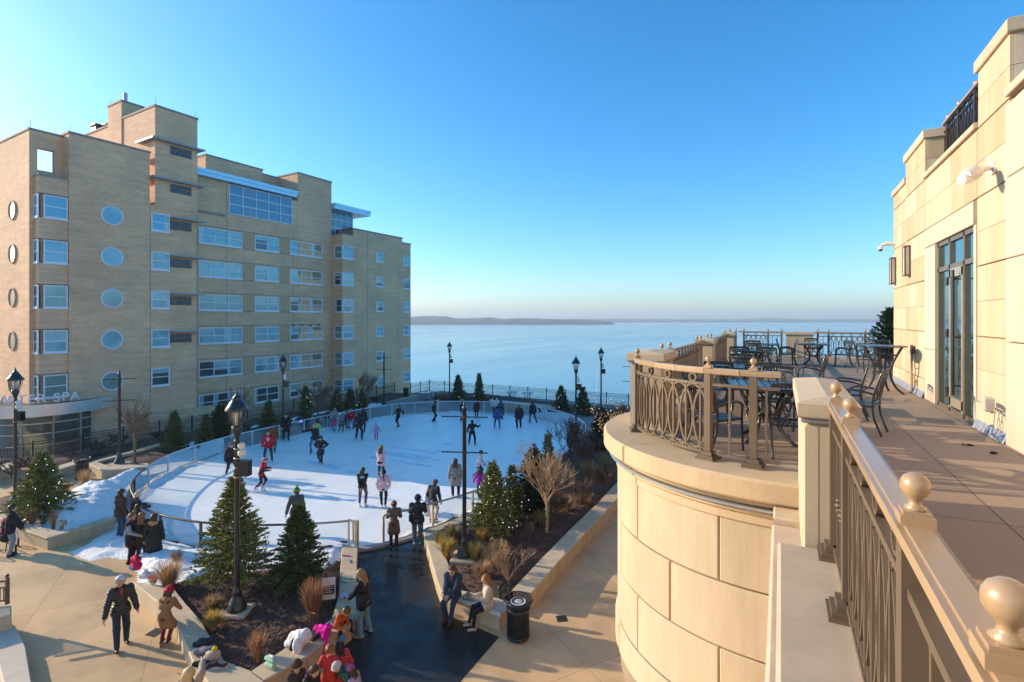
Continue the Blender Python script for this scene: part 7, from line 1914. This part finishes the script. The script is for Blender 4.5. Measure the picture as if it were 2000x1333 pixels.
for xx, yy, rr in ((-.35,-.25,.14),(-.35,.25,.14),(.4,-.25,.15),(.4,.25,.15)):
    m = MB(); m.tube([(xx+rr*cos(2*pi*j/20), yy, .155+rr*sin(2*pi*j/20)) for j in range(20)], .022, 6, closed=True)
    for j in range(6): m.tube([(xx,yy,.155),(xx+rr*cos(j*pi/3),yy,.155+rr*sin(j*pi/3))], .006, 4)
    m.build('wheel', M('pram_wheel',(.02,.02,.02),.6), pr)
# skating aid
x, y = at(832,1006,.06); ai = empty('skating_aid', (x,y,.06), 'white and blue plastic skating aid beside the skater in pink leggings', 'skating aid', rz=.6)
m = MB(); V_, F_ = sdf([((0,0,.1),(0,0,.5),.17,.14),((0,.06,.55),(0,.1,.72),.12,.11),((0,.2,.66),(0,.27,.64),.05,.03)], .018, .06); m.add(V_, F_, 0, True); m.build('plastic_body', M('aid_white',(.68,.72,.78),.35), ai)
for s in (-1,1): m = MB(); m.tube([(s*.1,.02,.6),(s*.26,-.06,.66),(s*.26,-.14,.66)], .025, 7); m.build('handle', M('aid_blue',(.12,.2,.45),.4), ai)
# glowing blue wand held by the child in black
x, y = at(588,848,.06); wd = empty('light_wand', (x,y,.9), 'small blue glowing toy at the end of the blond skater\'s outstretched arm', 'light toy')
m = MB(); m.tube([(0,0,-.14),(0,0,.0)], .016, 6); m.build('grip', BLACK, wd)
m = MB(); m.ball((0,0,.07), .085, 8); m.build('glowing_ball', emit('blue_glow',(.12,.12,1.0),3.0), wd)
# fallen leaves on the terrace floor
for i, (px, py, lb) in enumerate(((1892,871,'curled brown leaf on the terrace paving, left of the pair'),(1941,886,'curled brown leaf on the terrace paving, nearer the wall'))):
    x, y = at(px, py, 6.6); m = MB(); vs = []
    for j in range(9):
        t = j/8; w_ = .035*sin(pi*t)**.7; vs += [(-.09+.18*t,-w_,.012+.02*sin(t*5+i)),(-.09+.18*t,0,.006+.01*sin(t*5+i)),(-.09+.18*t,w_,.015+.02*cos(t*4))]
    m.add(vs, [(3*j+a,3*j+3+a,3*j+4+a,3*j+1+a) for j in range(8) for a in (0,1)], 0, True)
    tag(m.build('fallen_leaf', M('dead_leaf',(.12,.065,.02),.8), None, (0,0,0), (x,y,6.602), .5+i), lb, 'leaf')
# ================= AIR =================
HAZE = 0.00036
hm_ = bpy.data.materials.new('thin_winter_haze'); hm_.use_nodes = True
nt = hm_.node_tree; nt.nodes.clear()
o_ = nt.nodes.new('ShaderNodeOutputMaterial'); pv = nt.nodes.new('ShaderNodeVolumePrincipled')
pv.inputs['Color'].default_value = (.78,.89,1.0,1); pv.inputs['Density'].default_value = HAZE; pv.inputs['Anisotropy'].default_value = .2
nt.links.new(pv.outputs[0], o_.inputs['Volume'])
mb = MB(); mb.box(-3200,-300,-14,3200,3600,48)
struct(mb.build('haze', hm_), 'stuff')
